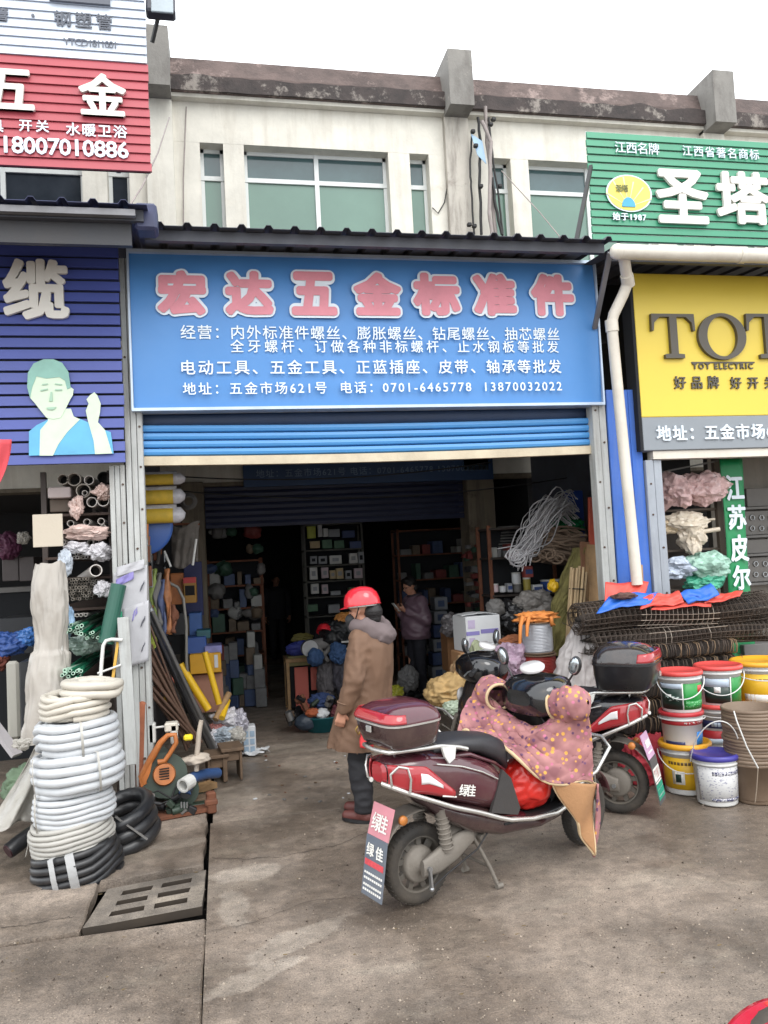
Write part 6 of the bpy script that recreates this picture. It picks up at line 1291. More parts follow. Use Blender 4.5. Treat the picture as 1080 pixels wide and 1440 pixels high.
bag('maroon_cloth', 478, 1005, 13, 14, BY_+.1, M('maroon_cloth', (92, 44, 50), .8, var=.3, bump=.4), 'maroon cloth at the right of the teal basin', 'cloth', 68, .35, 1)
bag('brown_cloth', 440, 1002, 9, 6, BY_-.02, M('rust_orange_cloth', (156, 82, 50), .8, var=.3), 'rust orange cloth between tub and basin', 'cloth', 69, .35, 1)
# piles of goods on the floor at the left of the room
n_ = 0
for i in range(7):
    x = 296+i*11; z = .012; Yp_ = 10.75+rs_.uniform(0, .3); xw = A(x, 900, Yp_).x
    for j in range(rs_.randint(2, 5)):
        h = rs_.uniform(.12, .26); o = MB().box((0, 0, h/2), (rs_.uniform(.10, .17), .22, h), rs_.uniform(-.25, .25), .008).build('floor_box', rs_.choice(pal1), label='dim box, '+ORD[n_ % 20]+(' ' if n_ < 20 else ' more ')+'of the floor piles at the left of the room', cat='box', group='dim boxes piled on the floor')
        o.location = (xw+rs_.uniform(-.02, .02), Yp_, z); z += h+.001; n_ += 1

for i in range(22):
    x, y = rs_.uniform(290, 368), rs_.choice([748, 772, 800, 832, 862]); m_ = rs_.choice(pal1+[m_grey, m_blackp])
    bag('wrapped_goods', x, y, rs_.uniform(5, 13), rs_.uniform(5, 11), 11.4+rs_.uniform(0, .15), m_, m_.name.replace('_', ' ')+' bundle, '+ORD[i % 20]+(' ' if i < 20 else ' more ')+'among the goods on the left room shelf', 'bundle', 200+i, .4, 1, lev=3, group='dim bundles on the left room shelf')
t = thing('ceiling_cable', 'two dark cables slung across the porch under the canopy', 'cable', A(500, 600, 8))
for a, b_, s_ in (((225, 668), (690, 650), 14), ((250, 690), (820, 668), 20)):
    MB().tube([A(a[0]+(b_[0]-a[0])*i/16, a[1]+(b_[1]-a[1])*i/16+s_*4*(i/16)*(1-i/16), 9.2) for i in range(17)], .008, 5).build('cable', m_black, t, world=True)
# ------------------------------------------------------------------ electric scooters
m_tyre = M('dusty_tyre', (40, 38, 36), .85, var=.2, bump=.3, dirt=.6, dcol=(96, 86, 74)); m_rim = M('dusty_rim', (92, 88, 82), .6, metal=.3, var=.2, dirt=.6, dcol=(110, 98, 84))
m_chr = M('scratched_chrome', (196, 194, 190), .25, metal=.7, var=.1, dirt=.25, dcol=(110, 96, 84)); m_cast = M('dirty_cast_alloy', (122, 116, 108), .7, metal=.2, var=.2, bump=.3, dirt=.6, dcol=(84, 74, 64))
m_seatb = M('seat_vinyl', (44, 44, 48), .5, var=.15, bump=.15, dirt=.15, dcol=(80, 76, 72)); m_glossb = M('gloss_black', (20, 20, 23), .18, var=.1, bump=0, coat=.7)
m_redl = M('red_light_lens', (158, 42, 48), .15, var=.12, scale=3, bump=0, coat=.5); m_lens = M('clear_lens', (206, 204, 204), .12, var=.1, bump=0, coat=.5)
def mk_paint(name, col):
    return M(name, col, .2, var=.12, scale=2, bump=.02, coat=.7, dirt=.42, dcol=(104, 88, 78), dscale=2.6)
def sup(x, zb, zt, w_, n=20, e=.62):
    zc_, h = (zb+zt)/2, (zt-zb)/2; sg = lambda v_: math.copysign(abs(v_)**e, v_)
    return [(x, sg(cos(2*pi*i/n))*w_, zc_+sg(sin(2*pi*i/n))*h) for i in range(n)]
def wheel(t, x, rz=0, name='wheel'):
    mbT, mbR, mbH = MB(), MB(), MB(); R = .215
    mbT.lathe([(.150, -.036), (.17, -.046), (.195, -.046), (.210, -.030), (.2155, 0), (.210, .030), (.195, .046), (.17, .046), (.150, .036), (.150, -.036)], (0, 0, 0), 44, 'Y')
    for i in range(44):
        a = 2*pi*i/44
        for s_ in (-1, 1): mbT.beam((cos(a)*.214, s_*.006, sin(a)*.214), (cos(a+.06)*.207, s_*.036, sin(a+.06)*.207), .006, .006, (cos(a), 0, sin(a)))
    mbR.lathe([(.151, -.034), (.144, -.036), (.138, -.026), (.138, .026), (.144, .036), (.151, .034)], (0, 0, 0), 36, 'Y')
    for i in range(9):
        a = 2*pi*i/9; mbR.beam((cos(a)*.07, 0, sin(a)*.07), (cos(a+.1)*.142, 0, sin(a+.1)*.142), .030, .026, (0, 1, 0))
    mbH.lathe([(0, -.062), (.03, -.06), (.035, -.045), (.085, -.042), (.098, -.030), (.098, .030), (.085, .042), (0, .045)], (0, 0, 0), 28, 'Y')
    M_ = Matrix.Translation((x, 0, R+.0))@Matrix.Rotation(rz, 4, 'Z')
    w0 = mbT.xf(M_).build(name, m_tyre, t); w0['label'] = 'dusty tyre with fine tread'
    mbR.xf(M_).build('rim', m_rim, w0); mbH.xf(M_).build('hub', m_cast, w0); return w0
def tubes(mb, paths, r, n=8):
    for p in paths: mb.tube(p, r, n)
def scooter(loc, h, label, paint, boxp, steer=.1, lean=0.0, plates=None, bsc=(1, 1)):
    t = thing('electric_scooter', label, 'scooter', loc, h, None)
    wheel(t, 0); wheel(t, 1.33, steer)
    secs = [(-.315, .735, .775, .035), (-.27, .690, .815, .085), (-.16, .645, .825, .13), (0, .595, .825, .158), (.18, .525, .805, .172), (.34, .465, .76, .176), (.48, .41, .69, .168), (.58, .37, .57, .15), (.66, .345, .43, .12)]
    MB().loft([sup(*s_) for s_ in secs]).build('body_shell', paint, t)
    # lower dark panel and belly
    MB().loft([sup(-.10, .60, .64, .10), sup(.1, .45, .56, .15), sup(.3, .33, .50, .165), sup(.5, .27, .42, .17), sup(.8, .255, .335, .17), sup(1.0, .27, .34, .14), sup(1.08, .32, .36, .09)]).build('belly_panel', boxp, t)
    MB().loft([sup(.5, .335, .365, .175), sup(.8, .325, .352, .18), sup(1.0, .33, .355, .165), sup(1.06, .36, .375, .13)]).build('floorboard', m_blackp, t)
    # side gusset in grey
    for s_ in (-1, 1):
        MB().prism([(.40, .44), (.60, .385), (.62, .42), (.56, .60), (.50, .66)], (0, s_*.168, 0), (1, 0, 0), (0, 0, 1), .02).build('side_gusset', M('gusset_grey', (52, 50, 50), .5, dirt=.3), t)
        P = [(-.325, s_*.05, .700), (-.29, s_*.11, .688), (-.2, s_*.155, .652), (-.044, s_*.182, .597), (.13, s_*.192, .532), (.307, s_*.196, .466), (.45, s_*.196, .405), (.528, s_*.195, .377), (.7, s_*.193, .345), (.9, s_*.186, .330), (1.0, s_*.16, .335), (1.07, s_*.12, .37)]
        MB().tube(P, .0135, 8).build('side_rail', m_chr, t)
        MB().tube([(-.30, s_*.115, .695), (-.31, s_*.12, .76), (-.27, s_*.15, .80), (-.22, s_*.175, .79), (-.20, s_*.178, .73), (-.205, s_*.172, .66)], .008, 7).build('tail_guard', m_chr, t)
        # tail light wrapping the corner
        def tl(u, v_, s_=s_):
            x = -.30+u*.44; zb = .695-.10*u-.01; zt = .80-.02*u-(.06*u*u); z = zb+(zt-zb)*v_*(1-.75*max(0, u-.55)/.45); 
            k = min(1, max(0, (x+.315)/.16)); w_ = .045+.105*k**.6+.022*max(0, min(1, (x+.155)/.33)); return (x, s_*(w_+.012*sin(v_*pi)+.004), z)
        MB().grid(tl, 16, 7, thick=.01*s_).build('tail_light', m_redl, t)
        MB().grid(lambda u, v_, s_=s_: (lambda p: (p[0], p[1]+s_*.004, p[2]))(tl(.42+u*.38, .35+v_*.4*(1-u*.5)+.15*u)), 10, 5, thick=.008*s_).build('light_lens', m_lens, t)
        MB().tube([(.02, s_*.172, .775), (.2, s_*.184, .735), (.34, s_*.186, .68), (.46, s_*.176, .615)], .005, 6).build('trim_line', m_chr, t)
    MB().loft([sup(-.318, .70, .79, .05, 12), sup(-.30, .69, .80, .075, 12)]).build('rear_reflector', m_redl, t)
    # seat
    MB().loft([sup(.08, .80, .835, .09), sup(.14, .80, .862, .125), (sup(.26, .79, .868, .138)), sup(.40, .75, .855, .132), sup(.52, .69, .835, .115), sup(.60, .64, .795, .095), sup(.645, .60, .72, .06)]).build('seat', m_seatb, t)
    MB().loft([sup(.085, .775, .80, .11), sup(.3, .755, .79, .145), sup(.5, .67, .70, .125), sup(.61, .60, .63, .08)]).build('seat_base', paint, t)
    # rack and grab rails
    mb = MB()
    for s_ in (-1, 1): mb.tube([(-.33, s_*.07, .872), (-.32, s_*.12, .873), (-.1, s_*.15, .868), (.08, s_*.155, .86), (.20, s_*.16, .835), (.26, s_*.162, .815)], .012, 8)
    mb.tube([(-.33, -.07, .872), (-.34, 0, .872), (-.33, .07, .872)], .012, 8); mb.tube([(-.1, -.15, .868), (-.1, .15, .868)], .01, 6); mb.tube([(.06, -.155, .862), (.06, .155, .862)], .01, 6); mb.tube([(-.18, 0, .87), (-.17, 0, .80)], .012, 6)
    mb.build('luggage_rack', m_chr, t)
    for s_ in (-1, 1): MB().prism([(0, 0), (.10, -.01), (.09, -.07), (.05, -.09), (.02, -.05)], (.07, s_*.168, .855), (1, 0, 0), (0, 0, 1), .018).build('rack_bracket', m_wpaint, t)
    # top box
    def bs(z, x0, x1, w_, e=.45, n=28):
        z = .885+(z-.885)*bsc[1]; x0 *= bsc[0]; w_ *= bsc[0]**.5
        cx_, rx = (x0+x1)/2, (x1-x0)/2; sg = lambda v_: math.copysign(abs(v_)**e, v_); return [(cx_+sg(cos(2*pi*i/n))*rx, sg(sin(2*pi*i/n))*w_, z) for i in range(n)]
    tb = MB().loft([bs(.885, -.30, .06, .165), bs(.895, -.32, .075, .18), bs(.96, -.352, .088, .198), bs(1.015, -.362, .092, .204)]).build('top_box', boxp, t)
    ld = MB().loft([bs(1.017, -.366, .096, .207), bs(1.03, -.368, .098, .208), bs(1.065, -.345, .08, .192), bs(1.098, -.28, .04, .15, .6), bs(1.113, -.20, -.02, .09, .7), bs(1.117, -.13, -.09, .03, .8)]).build('box_lid', paint, t)
    MB().loft([bs(1.010, -.369, .099, .210), bs(1.020, -.369, .099, .210)]).build('box_seam', m_chr if bsc[0] == 1 else m_blackp, t)
    def rf(u, v_):
        if bsc[0] != 1: return (lambda q_: (q_[0]*1.0-.07-.02*v_, q_[1]*1.10, .885+(q_[2]-.885)*bsc[1]))(rf0(u, v_))
        return rf0(u, v_)
    def rf0(u, v_):
        a = pi+(u-.5)*2.75; e = .45; sg = lambda q_: math.copysign(abs(q_)**e, q_); k = v_*(1-.35*abs(u-.5)); rx, w_ = .235-.012*k-.020*k*k, .212-.008*k-.018*k*k
        return (-.135+sg(cos(a))*rx, sg(sin(a))*w_, 1.028+.048*k)
    MB().grid(rf, 40, 6, thick=-.006).build('box_reflector', m_redl, ld)
    MB().box((-.37*bsc[0], 0, .985), (.012, .05, .035), None, .004).build('box_lock', m_chr, ld)
    # rear mudguard with two hanging plates
    def mg(u, v_): a = 2.0+u*1.35-.55; return (cos(a)*.262-.01, (v_-.5)*.15*(1-.12*abs(v_-.5)), .225+sin(a)*.285)
    MB().grid(mg, 14, 7, thick=.006).build('mudguard', m_cast, t)
    for s_ in (-1, 1): MB().lathe([(0, 0), (.024, 0), (.026, .018), (0, .02)], (-.13, s_*.085, .49), 16, 'Y', R=Matrix.Rotation(pi if s_ > 0 else 0, 3, 'X')).build('side_reflector', M('amber_reflector', (190, 120, 60), .3), t)
    pa, pb, pc = V((-.205, 0, .515)), V((-.255, 0, .365)), V((-.285, 0, .115))
    for (u0, u1, cmat, txts) in plates:
        d = (u1-u0); ux = V((0, -1, 0)); uz = (u0-u1).normalized(); L_ = d.length; w_ = .096
        nrm = ux.cross(uz); fr = (u1-V((0, 0, 0)), ux, uz)
        pl_ = MB().prism([(-w_, 0), (w_, 0), (w_, L_), (-w_, L_)], u1, ux, uz, .006).build('plate', cmat, t)
        for s_, a_, b_, c_, d_, mm, bo in txts:
            if s_ is None: MB().prism([(a_*w_, c_*L_), (b_*w_, c_*L_), (b_*w_, d_*L_), (a_*w_, d_*L_)], u1+nrm*.0045, ux, uz, .002).build('print', mm, pl_)
            else: write(s_, (u1+nrm*.006, ux, uz), a_*w_, b_*w_, c_*L_, d_*L_, 'lettering', mm, pl_, .002, bold=bo, spread=len(s_) > 1)
    # running gear
    for s_ in (-1, 1):
        MB().loft([sup(-.03, .17, .26, .018, 10), sup(.08, .17, .30, .024, 10), sup(.2, .21, .35, .028, 10), sup(.32, .28, .36, .022, 10)]).xf(Matrix.Translation((0, s_*.095, 0))).build('swing_arm', m_cast, t)
        mb = MB(); mb.cyl((.13, s_*.11, .28), (.09, s_*.12, .52), .030, n=12); 
        for i in range(7): mb.torus((.13-.005*i, s_*.111, .30+.028*i), .034, .006, 14, 5, (-.16, 0, 1))
        mb.build('shock_absorber', m_cast, t)
    mb = MB(); mb.cyl((.0, -.13, .215), (0, .13, .215), .014, n=8); mb.beam((.0, -.12, .22), (.005, -.125, .11), .02, .012); mb.ell((.005, -.125, .11), .014, 8, 6); mb.build('axle', m_chrome, t)
    MB().tube([(.004, -.13, .12), (.12, -.13, .17), (.32, -.14, .25), (.42, -.13, .33)], .005, 5).build('brake_cable', m_black, t)
    mb = MB(); mb.box((.30, 0, .31), (.30, .17, .12), Matrix.Rotation(.1, 3, 'Y'), .03); mb.cyl((.38, -.12, .29), (.38, .12, .29), .02, n=10); mb.build('engine_block', m_cast, t)
    mb = MB()
    for s_ in (-1, 1): mb.tube([(.34, s_*.08, .30), (.42, s_*.12, .12), (.455, s_*.14, .018)], .012, 8); mb.cyl((.44, s_*.15, .014), (.48, s_*.15, .014), .016, n=8)
    mb.tube([(.42, -.12, .12), (.42, .12, .12)], .009, 6); mb.build('centre_stand', m_cast, t)
    # front: leg shield, fender, fork, bars
    MB().loft([sup(1.07, .33, .36, .10)]+[]+[]) if 0 else None
    ring = lambda z, xc_, d_, w_, n=26: [(xc_+(-cos(a)*.0 if 0 else 0)+d_*cos(a)-.10*(abs(sin(a))**2.2), w_*sin(a), z) for a in [2*pi*i/n for i in range(n)]]
    MB().loft([ring(.34, 1.10, .05, .12), ring(.42, 1.12, .055, .17), ring(.58, 1.15, .06, .205), ring(.74, 1.13, .06, .200), ring(.88, 1.07, .06, .165), ring(.96, 1.03, .06, .12), ring(.99, 1.01, .04, .08)]).build('leg_shield', paint, t)
    MB().loft([ring(.36, 1.035, .02, .10), ring(.5, 1.07, .02, .16), ring(.72, 1.055, .02, .17), ring(.86, .985, .03, .13), ring(.9, .98, .02, .10)]).build('inner_shield', m_blackp, t)
    Ms = Matrix.Translation((1.33, 0, .215))@Matrix.Rotation(steer, 4, 'Z')
    MB().grid(lambda u, v_: ((lambda a: (cos(a)*.245, (v_-.5)*.13, sin(a)*.245))(.25+u*2.0)), 14, 7, thick=.006).xf(Ms).build('front_fender', paint, t)
    mb = MB()
    for s_ in (-1, 1): mb.cyl((0, s_*.075, 0), (-.16, s_*.065, .42), .018, n=10); mb.tube([(.02, s_*.09, .06), (-.02, s_*.10, .24), (.10, s_*.08, .30)], .008, 6)
    mb.cyl((-.16, -.07, .42), (-.16, .07, .42), .02, n=8); mb.xf(Ms).build('fork', m_cast, t)
    mb = MB(); mb.tube([(1.14, -.10, .40), (1.28, -.17, .50), (1.42, -.16, .62), (1.47, -.06, .66), (1.47, .06, .66), (1.42, .16, .62), (1.28, .17, .50), (1.14, .10, .40)], .012, 8); mb.build('crash_bar', m_chr, t)
    MB().lathe([(0, 0), (.05, 0), (.06, -.02), (.0, -.03)], (1.195, 0, .78), 20, 'X').build('horn_cover', m_lens, t)
    cw = MB(); 
    cw.loft([sup(.81, .95, 1.04, .10), sup(.84, .89, 1.08, .18), sup(.92, .865, 1.115, .215), sup(1.02, .88, 1.125, .20), sup(1.12, .92, 1.105, .15), sup(1.18, .96, 1.06, .08)])
    hb = cw.build('handlebar_cowl', m_glossb, t)
    MB().lathe([(0, .012), (.075, .010), (.085, 0), (.08, -.015)], (.935, 0, 1.168), 30, 'Z', .75, 1.1, R=Matrix.Rotation(-.42, 3, 'Y')).build('instrument_panel', m_lens, hb)  # white colour of the panel stands for the sky reflected in it
    MB().ell((1.12, 0, 1.02), (.05, .085, .045), 16, 10).build('headlight', m_lens, t)
    for s_ in (-1, 1):
        MB().tube([(.97, s_*.10, 1.0), (.955, s_*.22, 1.01), (.93, s_*.34, 1.0)], .012, 8).build('handlebar', m_chr, t)
        MB().cyl((.947, s_*.245, 1.008), (.928, s_*.36, .998), .019, n=12).build('grip', m_blackp, t)
        MB().tube([(.985, s_*.20, 1.0), (1.0, s_*.25, .995), (.985, s_*.35, .985)], .006, 6).build('brake_lever', m_chrome, t)
        MB().tube([(.975, s_*.20, 1.02), (.985, s_*.25, 1.10), (.985, s_*.29, 1.15)], .006, 6).build('mirror_stem', m_blackp, t)
        mo = MB().ell((.985, s_*.31, 1.20), (.018, .045, .062), 16, 10, Matrix.Rotation(-s_*.5, 3, 'X')).build('mirror', m_blackp, t)
        MB().ell((.970, s_*.31, 1.20), (.008, .038, .054), 16, 10, Matrix.Rotation(-s_*.5, 3, 'X')).build('mirror_glass', M('mirror_glass', (170, 176, 180), .06, metal=.9, var=.02, bump=0), mo)
        MB().ell((1.0, s_*.15, 1.03), (.03, .03, .018), 10, 7).build('turn_signal', M('amber_lens', (196, 130, 60), .2, coat=.4), t)
    MB().bx(.985, .995, -.012, .012, .86, .885).build('key', m_chrome, t)
    for o_ in t.children:
        if o_.name.split('.')[0] not in ('wheel', 'swing_arm', 'shock_absorber', 'axle', 'engine_block', 'centre_stand', 'brake_cable', 'plate', 'mudguard', 'side_reflector'):
            for v_ in o_.data.vertices:
                if v_.co.x < .1: v_.co.x = .1+(v_.co.x-.1)*.80
            for q_ in o_.children:
                for v_ in q_.data.vertices:
                    if v_.co.x < .1: v_.co.x = .1+(v_.co.x-.1)*.80
    return t
m_mar = mk_paint('maroon_paint', (76, 34, 44)); m_mard = mk_paint('deep_maroon_plastic', (44, 20, 28)); m_blk = mk_paint('black_paint', (26, 26, 30)); m_blkd = M('black_box_plastic', (24, 25, 29), .3, dirt=.2, coat=.2)
m_plp = M('faded_pink_plate', (196, 128, 138), .5, dirt=.3, dcol=(150, 130, 124)); m_plg = M('slate_plate', (92, 100, 112), .5, dirt=.35, dcol=(130, 124, 116)); m_pll = M('lilac_plate', (186, 150, 180), .5, dirt=.2, dcol=(150, 130, 124)); m_plk = M('dark_flap', (84, 82, 82), .6, dirt=.3)
m_plt = M('plate_white', (222, 220, 214), .5, bump=0); m_plr = M('plate_red', (196, 70, 78), .5, var=.25, scale=60, bump=0); m_plgr = M('plate_green', (28, 140, 112), .5, var=.1, bump=0)
p0, p1, p2 = V((-.195, 0, .565)), V((-.245, 0, .405)), V((-.30, 0, .105))
bars = lambda rows, mm: [(None, -.85+.2*i, -.85+.2*i+.14, z, z+.035, mm, 0) for z in rows for i in range(9)]
A1 = [(p0, p1, m_plp, [('绿佳', -.75, .75, .18, .72, m_plt, .015)]), (p1+V((-.004, 0, 0)), p2, m_plg, [('绿佳', -.8, .8, .66, .88, m_plt, .02), (None, -.9, .9, .50, .60, m_plr, 0)]+bars((.36, .27, .16, .08), m_plt))]
O1 = G(588, 1270); h1 = atan2((G(826, 1185)-O1).y, (G(826, 1185)-O1).x)
s1 = scooter((O1.x, O1.y, .004), h1, 'maroon electric scooter with a spotted quilt over its handlebars, parked in front', m_mar, m_mard, .22, plates=A1)
s1.rotation_euler = (radians(1.2), 0, h1)
fr1 = (V((0, -.179, 0)), V((1, 0, 0)), V((0, 0, 1)))
# lettering on the maroon flank
write('绿佳', (V((.165, -.186, .585)), V((.97, 0, -.24)), V((.24, 0, .97))), .0, .115, 0, .062, 'lettering', m_plt, s1, .004, bold=.01)
MB().beam((.06, -.184, .605), (.15, -.187, .583), .007, .004, (0, 1, 0)).build('emblem_strip', m_plt, s1)
A2 = [(p0, p1, m_pll, [('立佳电动', -.7, .7, .42, .74, m_plt, .04)]+[(None, -.6, .6, .2, .26, m_plt, 0)]), (p1+V((-.004, 0, 0)), p2, m_plk, [(None, -.95, .95, .50, .78, m_plt, 0), (None, -.85, -.5, .54, .74, m_plr, 0), (None, -.4, -.05, .54, .74, m_plr, 0), (None, .05, .4, .54, .74, m_plr, 0), (None, .5, .85, .54, .74, m_plr, 0), (None, -.95, .95, .10, .42, m_plgr, 0)]+bars((.44,), m_plt)+bars((.30, .16), m_plt))]
h2 = radians(139); s2 = scooter(tuple(G(872, 1143)[:2])+(.004,), h2, 'black electric scooter standing behind the maroon one, with a black top box', m_blk, m_blkd, -.2, plates=A2, bsc=(1.22, 1.38))
# quilted wind blanket on the maroon scooter
m_q = bpy.data.materials.new('spotted_quilt'); m_q.use_nodes = True; n_ = m_q.node_tree.nodes; l_ = m_q.node_tree.links; b_ = n_['Principled BSDF']
tc = n_.new('ShaderNodeTexCoord'); vo = n_.new('ShaderNodeTexVoronoi'); vo.inputs['Scale'].default_value = 29; vo.inputs['Randomness'].default_value = .75; l_.new(tc.outputs['Object'], vo.inputs['Vector'])
rp = n_.new('ShaderNodeValToRGB'); rp.color_ramp.interpolation = 'LINEAR'; rp.color_ramp.elements[0].position = .26; rp.color_ramp.elements[0].color = (1, 1, 1, 1); rp.color_ramp.elements[1].position = .36; rp.color_ramp.elements[1].color = (0, 0, 0, 1); l_.new(vo.outputs['Distance'], rp.inputs[0])
sc_ = n_.new('ShaderNodeSeparateColor'); l_.new(vo.outputs['Color'], sc_.inputs[0]); r2 = n_.new('ShaderNodeValToRGB'); r2.color_ramp.interpolation = 'CONSTANT'; l_.new(sc_.outputs[0], r2.inputs[0])
r2.color_ramp.elements[0].color = c(204, 150, 70)+(1,); e_ = r2.color_ramp.elements.new(.42); e_.color = c(178, 104, 128)+(1,); r2.color_ramp.elements[-1].position = .72; r2.color_ramp.elements[-1].color = c(92, 58, 88)+(1,)
nz_ = n_.new('ShaderNodeTexNoise'); nz_.inputs['Scale'].default_value = 9; l_.new(tc.outputs['Object'], nz_.inputs['Vector']); r4 = n_.new('ShaderNodeValToRGB'); l_.new(nz_.outputs['Fac'], r4.inputs[0]); r4.color_ramp.elements[0].color = c(128, 82, 86)+(1,); r4.color_ramp.elements[1].color = c(168, 118, 116)+(1,); r4.color_ramp.elements[0].position = .35; r4.color_ramp.elements[1].position = .65
mx_ = n_.new('ShaderNodeMix'); mx_.data_type = 'RGBA'; l_.new(rp.outputs[0], mx_.inputs['Factor']); l_.new(r4.outputs[0], mx_.inputs['A']); l_.new(r2.outputs[0], mx_.inputs['B']); l_.new(mx_.outputs['Result'], b_.inputs['Base Color']); b_.inputs['Roughness'].default_value = .75
m_lin = M('fleece_lining', (158, 118, 82), .9, var=.1, bump=.4); m_hem = M('cream_piping', (196, 172, 136), .8, var=.08)
qt = thing('quilt', 'mauve quilted blanket with yellow and pink spots draped over the maroon scooter handlebars', 'blanket', s1.location, h1)
C_ = [[V((.84, .40, 1.02)), V((.86, .20, .90)), V((.87, .0, .82)), V((.90, -.17, .85)), V((1.02, -.36, .98))],
      [V((.74, .38, .92)), V((.76, .20, .84)), V((.79, .0, .78)), V((.84, -.22, .78)), V((1.04, -.37, .86))],
      [V((.62, .33, .80)), V((.66, .18, .78)), V((.70, .0, .745)), V((.82, -.25, .66)), V((1.06, -.36, .68))],
      [V((.53, .28, .75)), V((.56, .16, .80)), V((.60, -.02, .775)), V((.76, -.26, .56)), V((1.06, -.34, .50))]]
def qs(u, v_, off=0):
    def cr(p, t_):
        n = len(p)-1; x = min(t_*n, n-1e-6); i = int(x); f = x-i; a, b__, c__, d__ = p[max(0, i-1)], p[i], p[i+1], p[min(n, i+2)]
        return .5*((2*b__)+(-a+c__)*f+(2*a-5*b__+4*c__-d__)*f*f+(-a+3*b__-3*c__+d__)*f**3)
    p = cr([cr(r_, u) for r_ in C_], v_); fold = .018*sin(u*17+v_*4)*(.3+v_)+.03*noise.noise(V((u*4, v_*3, 2)))
    s_ = .011*(abs(sin((u*7+v_*5)*pi))**.5+abs(sin((u*7-v_*5)*pi))**.5)-.016
    return p+V((-.6, -.3, .7))*(fold+s_+off)
MB().grid(qs, 90, 60, thick=.014).build('quilted_cloth', [m_q], qt)
MB().tube([qs(i/30, 1) for i in range(31)], .012, 7).build('piping', m_hem, qt)
MB().tube([qs(i/30, 0) for i in range(31)], .010, 7).build('piping', m_hem, qt)
for s_, c0, c1 in ((1, (.84, .19, .97), (.92, .40, 1.0)), (-1, (.93, -.20, .96), (.98, -.42, .99))):
    c0, c1 = V(c0), V(c1); x_, y_, d_ = basis(c1-c0)
    def sl_(u, v_):
        a = 2*pi*u; r = (.075+.028*sin(v_*pi))*(1+.14*noise.noise(V((cos(a)*2, sin(a)*2, v_*4+s_)))+.05*sin(v_*20)); r *= (1 if v_ < .9 else max(.15, (1-v_)*10*.9))
        return c0+(c1-c0)*v_+(x_*cos(a)+y_*sin(a))*r
    MB().grid(sl_, 30, 26, cu=True, thick=.012).build('sleeve', [m_q], qt)
    MB().torus(c0, .082, .010, 24, 6, d_).build('piping', m_hem, qt)
# hanging corner with its fleece inside
F_ = [V((.80, -.27, .55)), V((1.07, -.35, .50)), V((1.02, -.34, .10)), V((.93, -.31, .30))]
def fl_(u, v_):
    a = F_[0].lerp(F_[3], v_); b__ = F_[1].lerp(F_[2], v_); return a.lerp(b__, u)+V((0, -.035*sin(u*pi)*(1-v_)+.018*sin(u*6+v_*5), 0))
MB().grid(fl_, 20, 20, thick=.010).build('fleece_lining', m_lin, qt)
MB().tube([fl_(i/20, 1) for i in range(21)]+[fl_(1, 1-i/20) for i in range(21)], .010, 6).build('piping', m_hem, qt)
MB().tube([fl_(0, i/20) for i in range(21)], .009, 6).build('piping', m_hem, qt)
MB().grid(lambda u, v_: F_[1].lerp(V((1.03, -.32, .08)), v_)+V((-.06*u*(1+v_*.6) if 0 else .055*(1-u)*sin(v_*pi*.9+.1), -.012-.02*u, 0)), 8, 20, thick=.012).build('turned_edge', [m_q], qt)
# red carrier bag on the footboard
mb = MB().blob((.80, -.05, .50), (.175, .15, .155), 7, .12, 1.6, 5, .362, None, .10)
rb = thing('carrier_bag', 'full bright red plastic bag standing on the scooter footboard', 'bag', s1.location, h1)
mb.build('sack', M('red_bag_plastic', (188, 36, 28), .3, var=.15, scale=5, bump=.35, bscale=14, coat=.2), rb)
# red shell cut by the bottom right corner
mb = MB(); pc_ = G(1108, 1478, .30); mb.ell(pc_, (.17, .17, .13), 28, 16)
rdh = thing('red_fender', 'glossy red rounded fender cut off by the bottom right corner', 'fender', (pc_.x, pc_.y, 0))
mb = MB(); mb.grid(lambda u, v_: pc_+V((cos(.2+u*2.6)*.24, (v_-.5)*.14*(1), sin(.2+u*2.6)*.24-.12)), 24, 10, thick=.006); mb.build('shell', M('gloss_red', (176, 34, 52), .15, var=.08, bump=0, coat=.8), rdh, world=True)
mb = MB(); mb.lathe([(.15, -.036), (.17, -.046), (.195, -.046), (.21, -.03), (.2155, 0), (.21, .03), (.195, .046), (.17, .046), (.15, .036), (.15, -.036)], (pc_.x, pc_.y, .218), 36, 'Y'); mb.build('tyre', m_tyre, rdh, world=True)
mb = MB(); mb.lathe([(0, -.05), (.09, -.04), (.14, -.03), (.14, .03), (.09, .04), (0, .05)], (pc_.x, pc_.y, .218), 28, 'Y'); mb.build('rim', m_rim, rdh, world=True)
MB().beam((pc_.x, pc_.y-.06, .218), (pc_.x+.12, pc_.y-.06, .62), .03, .02).build('fork', m_chr, rdh, world=True)
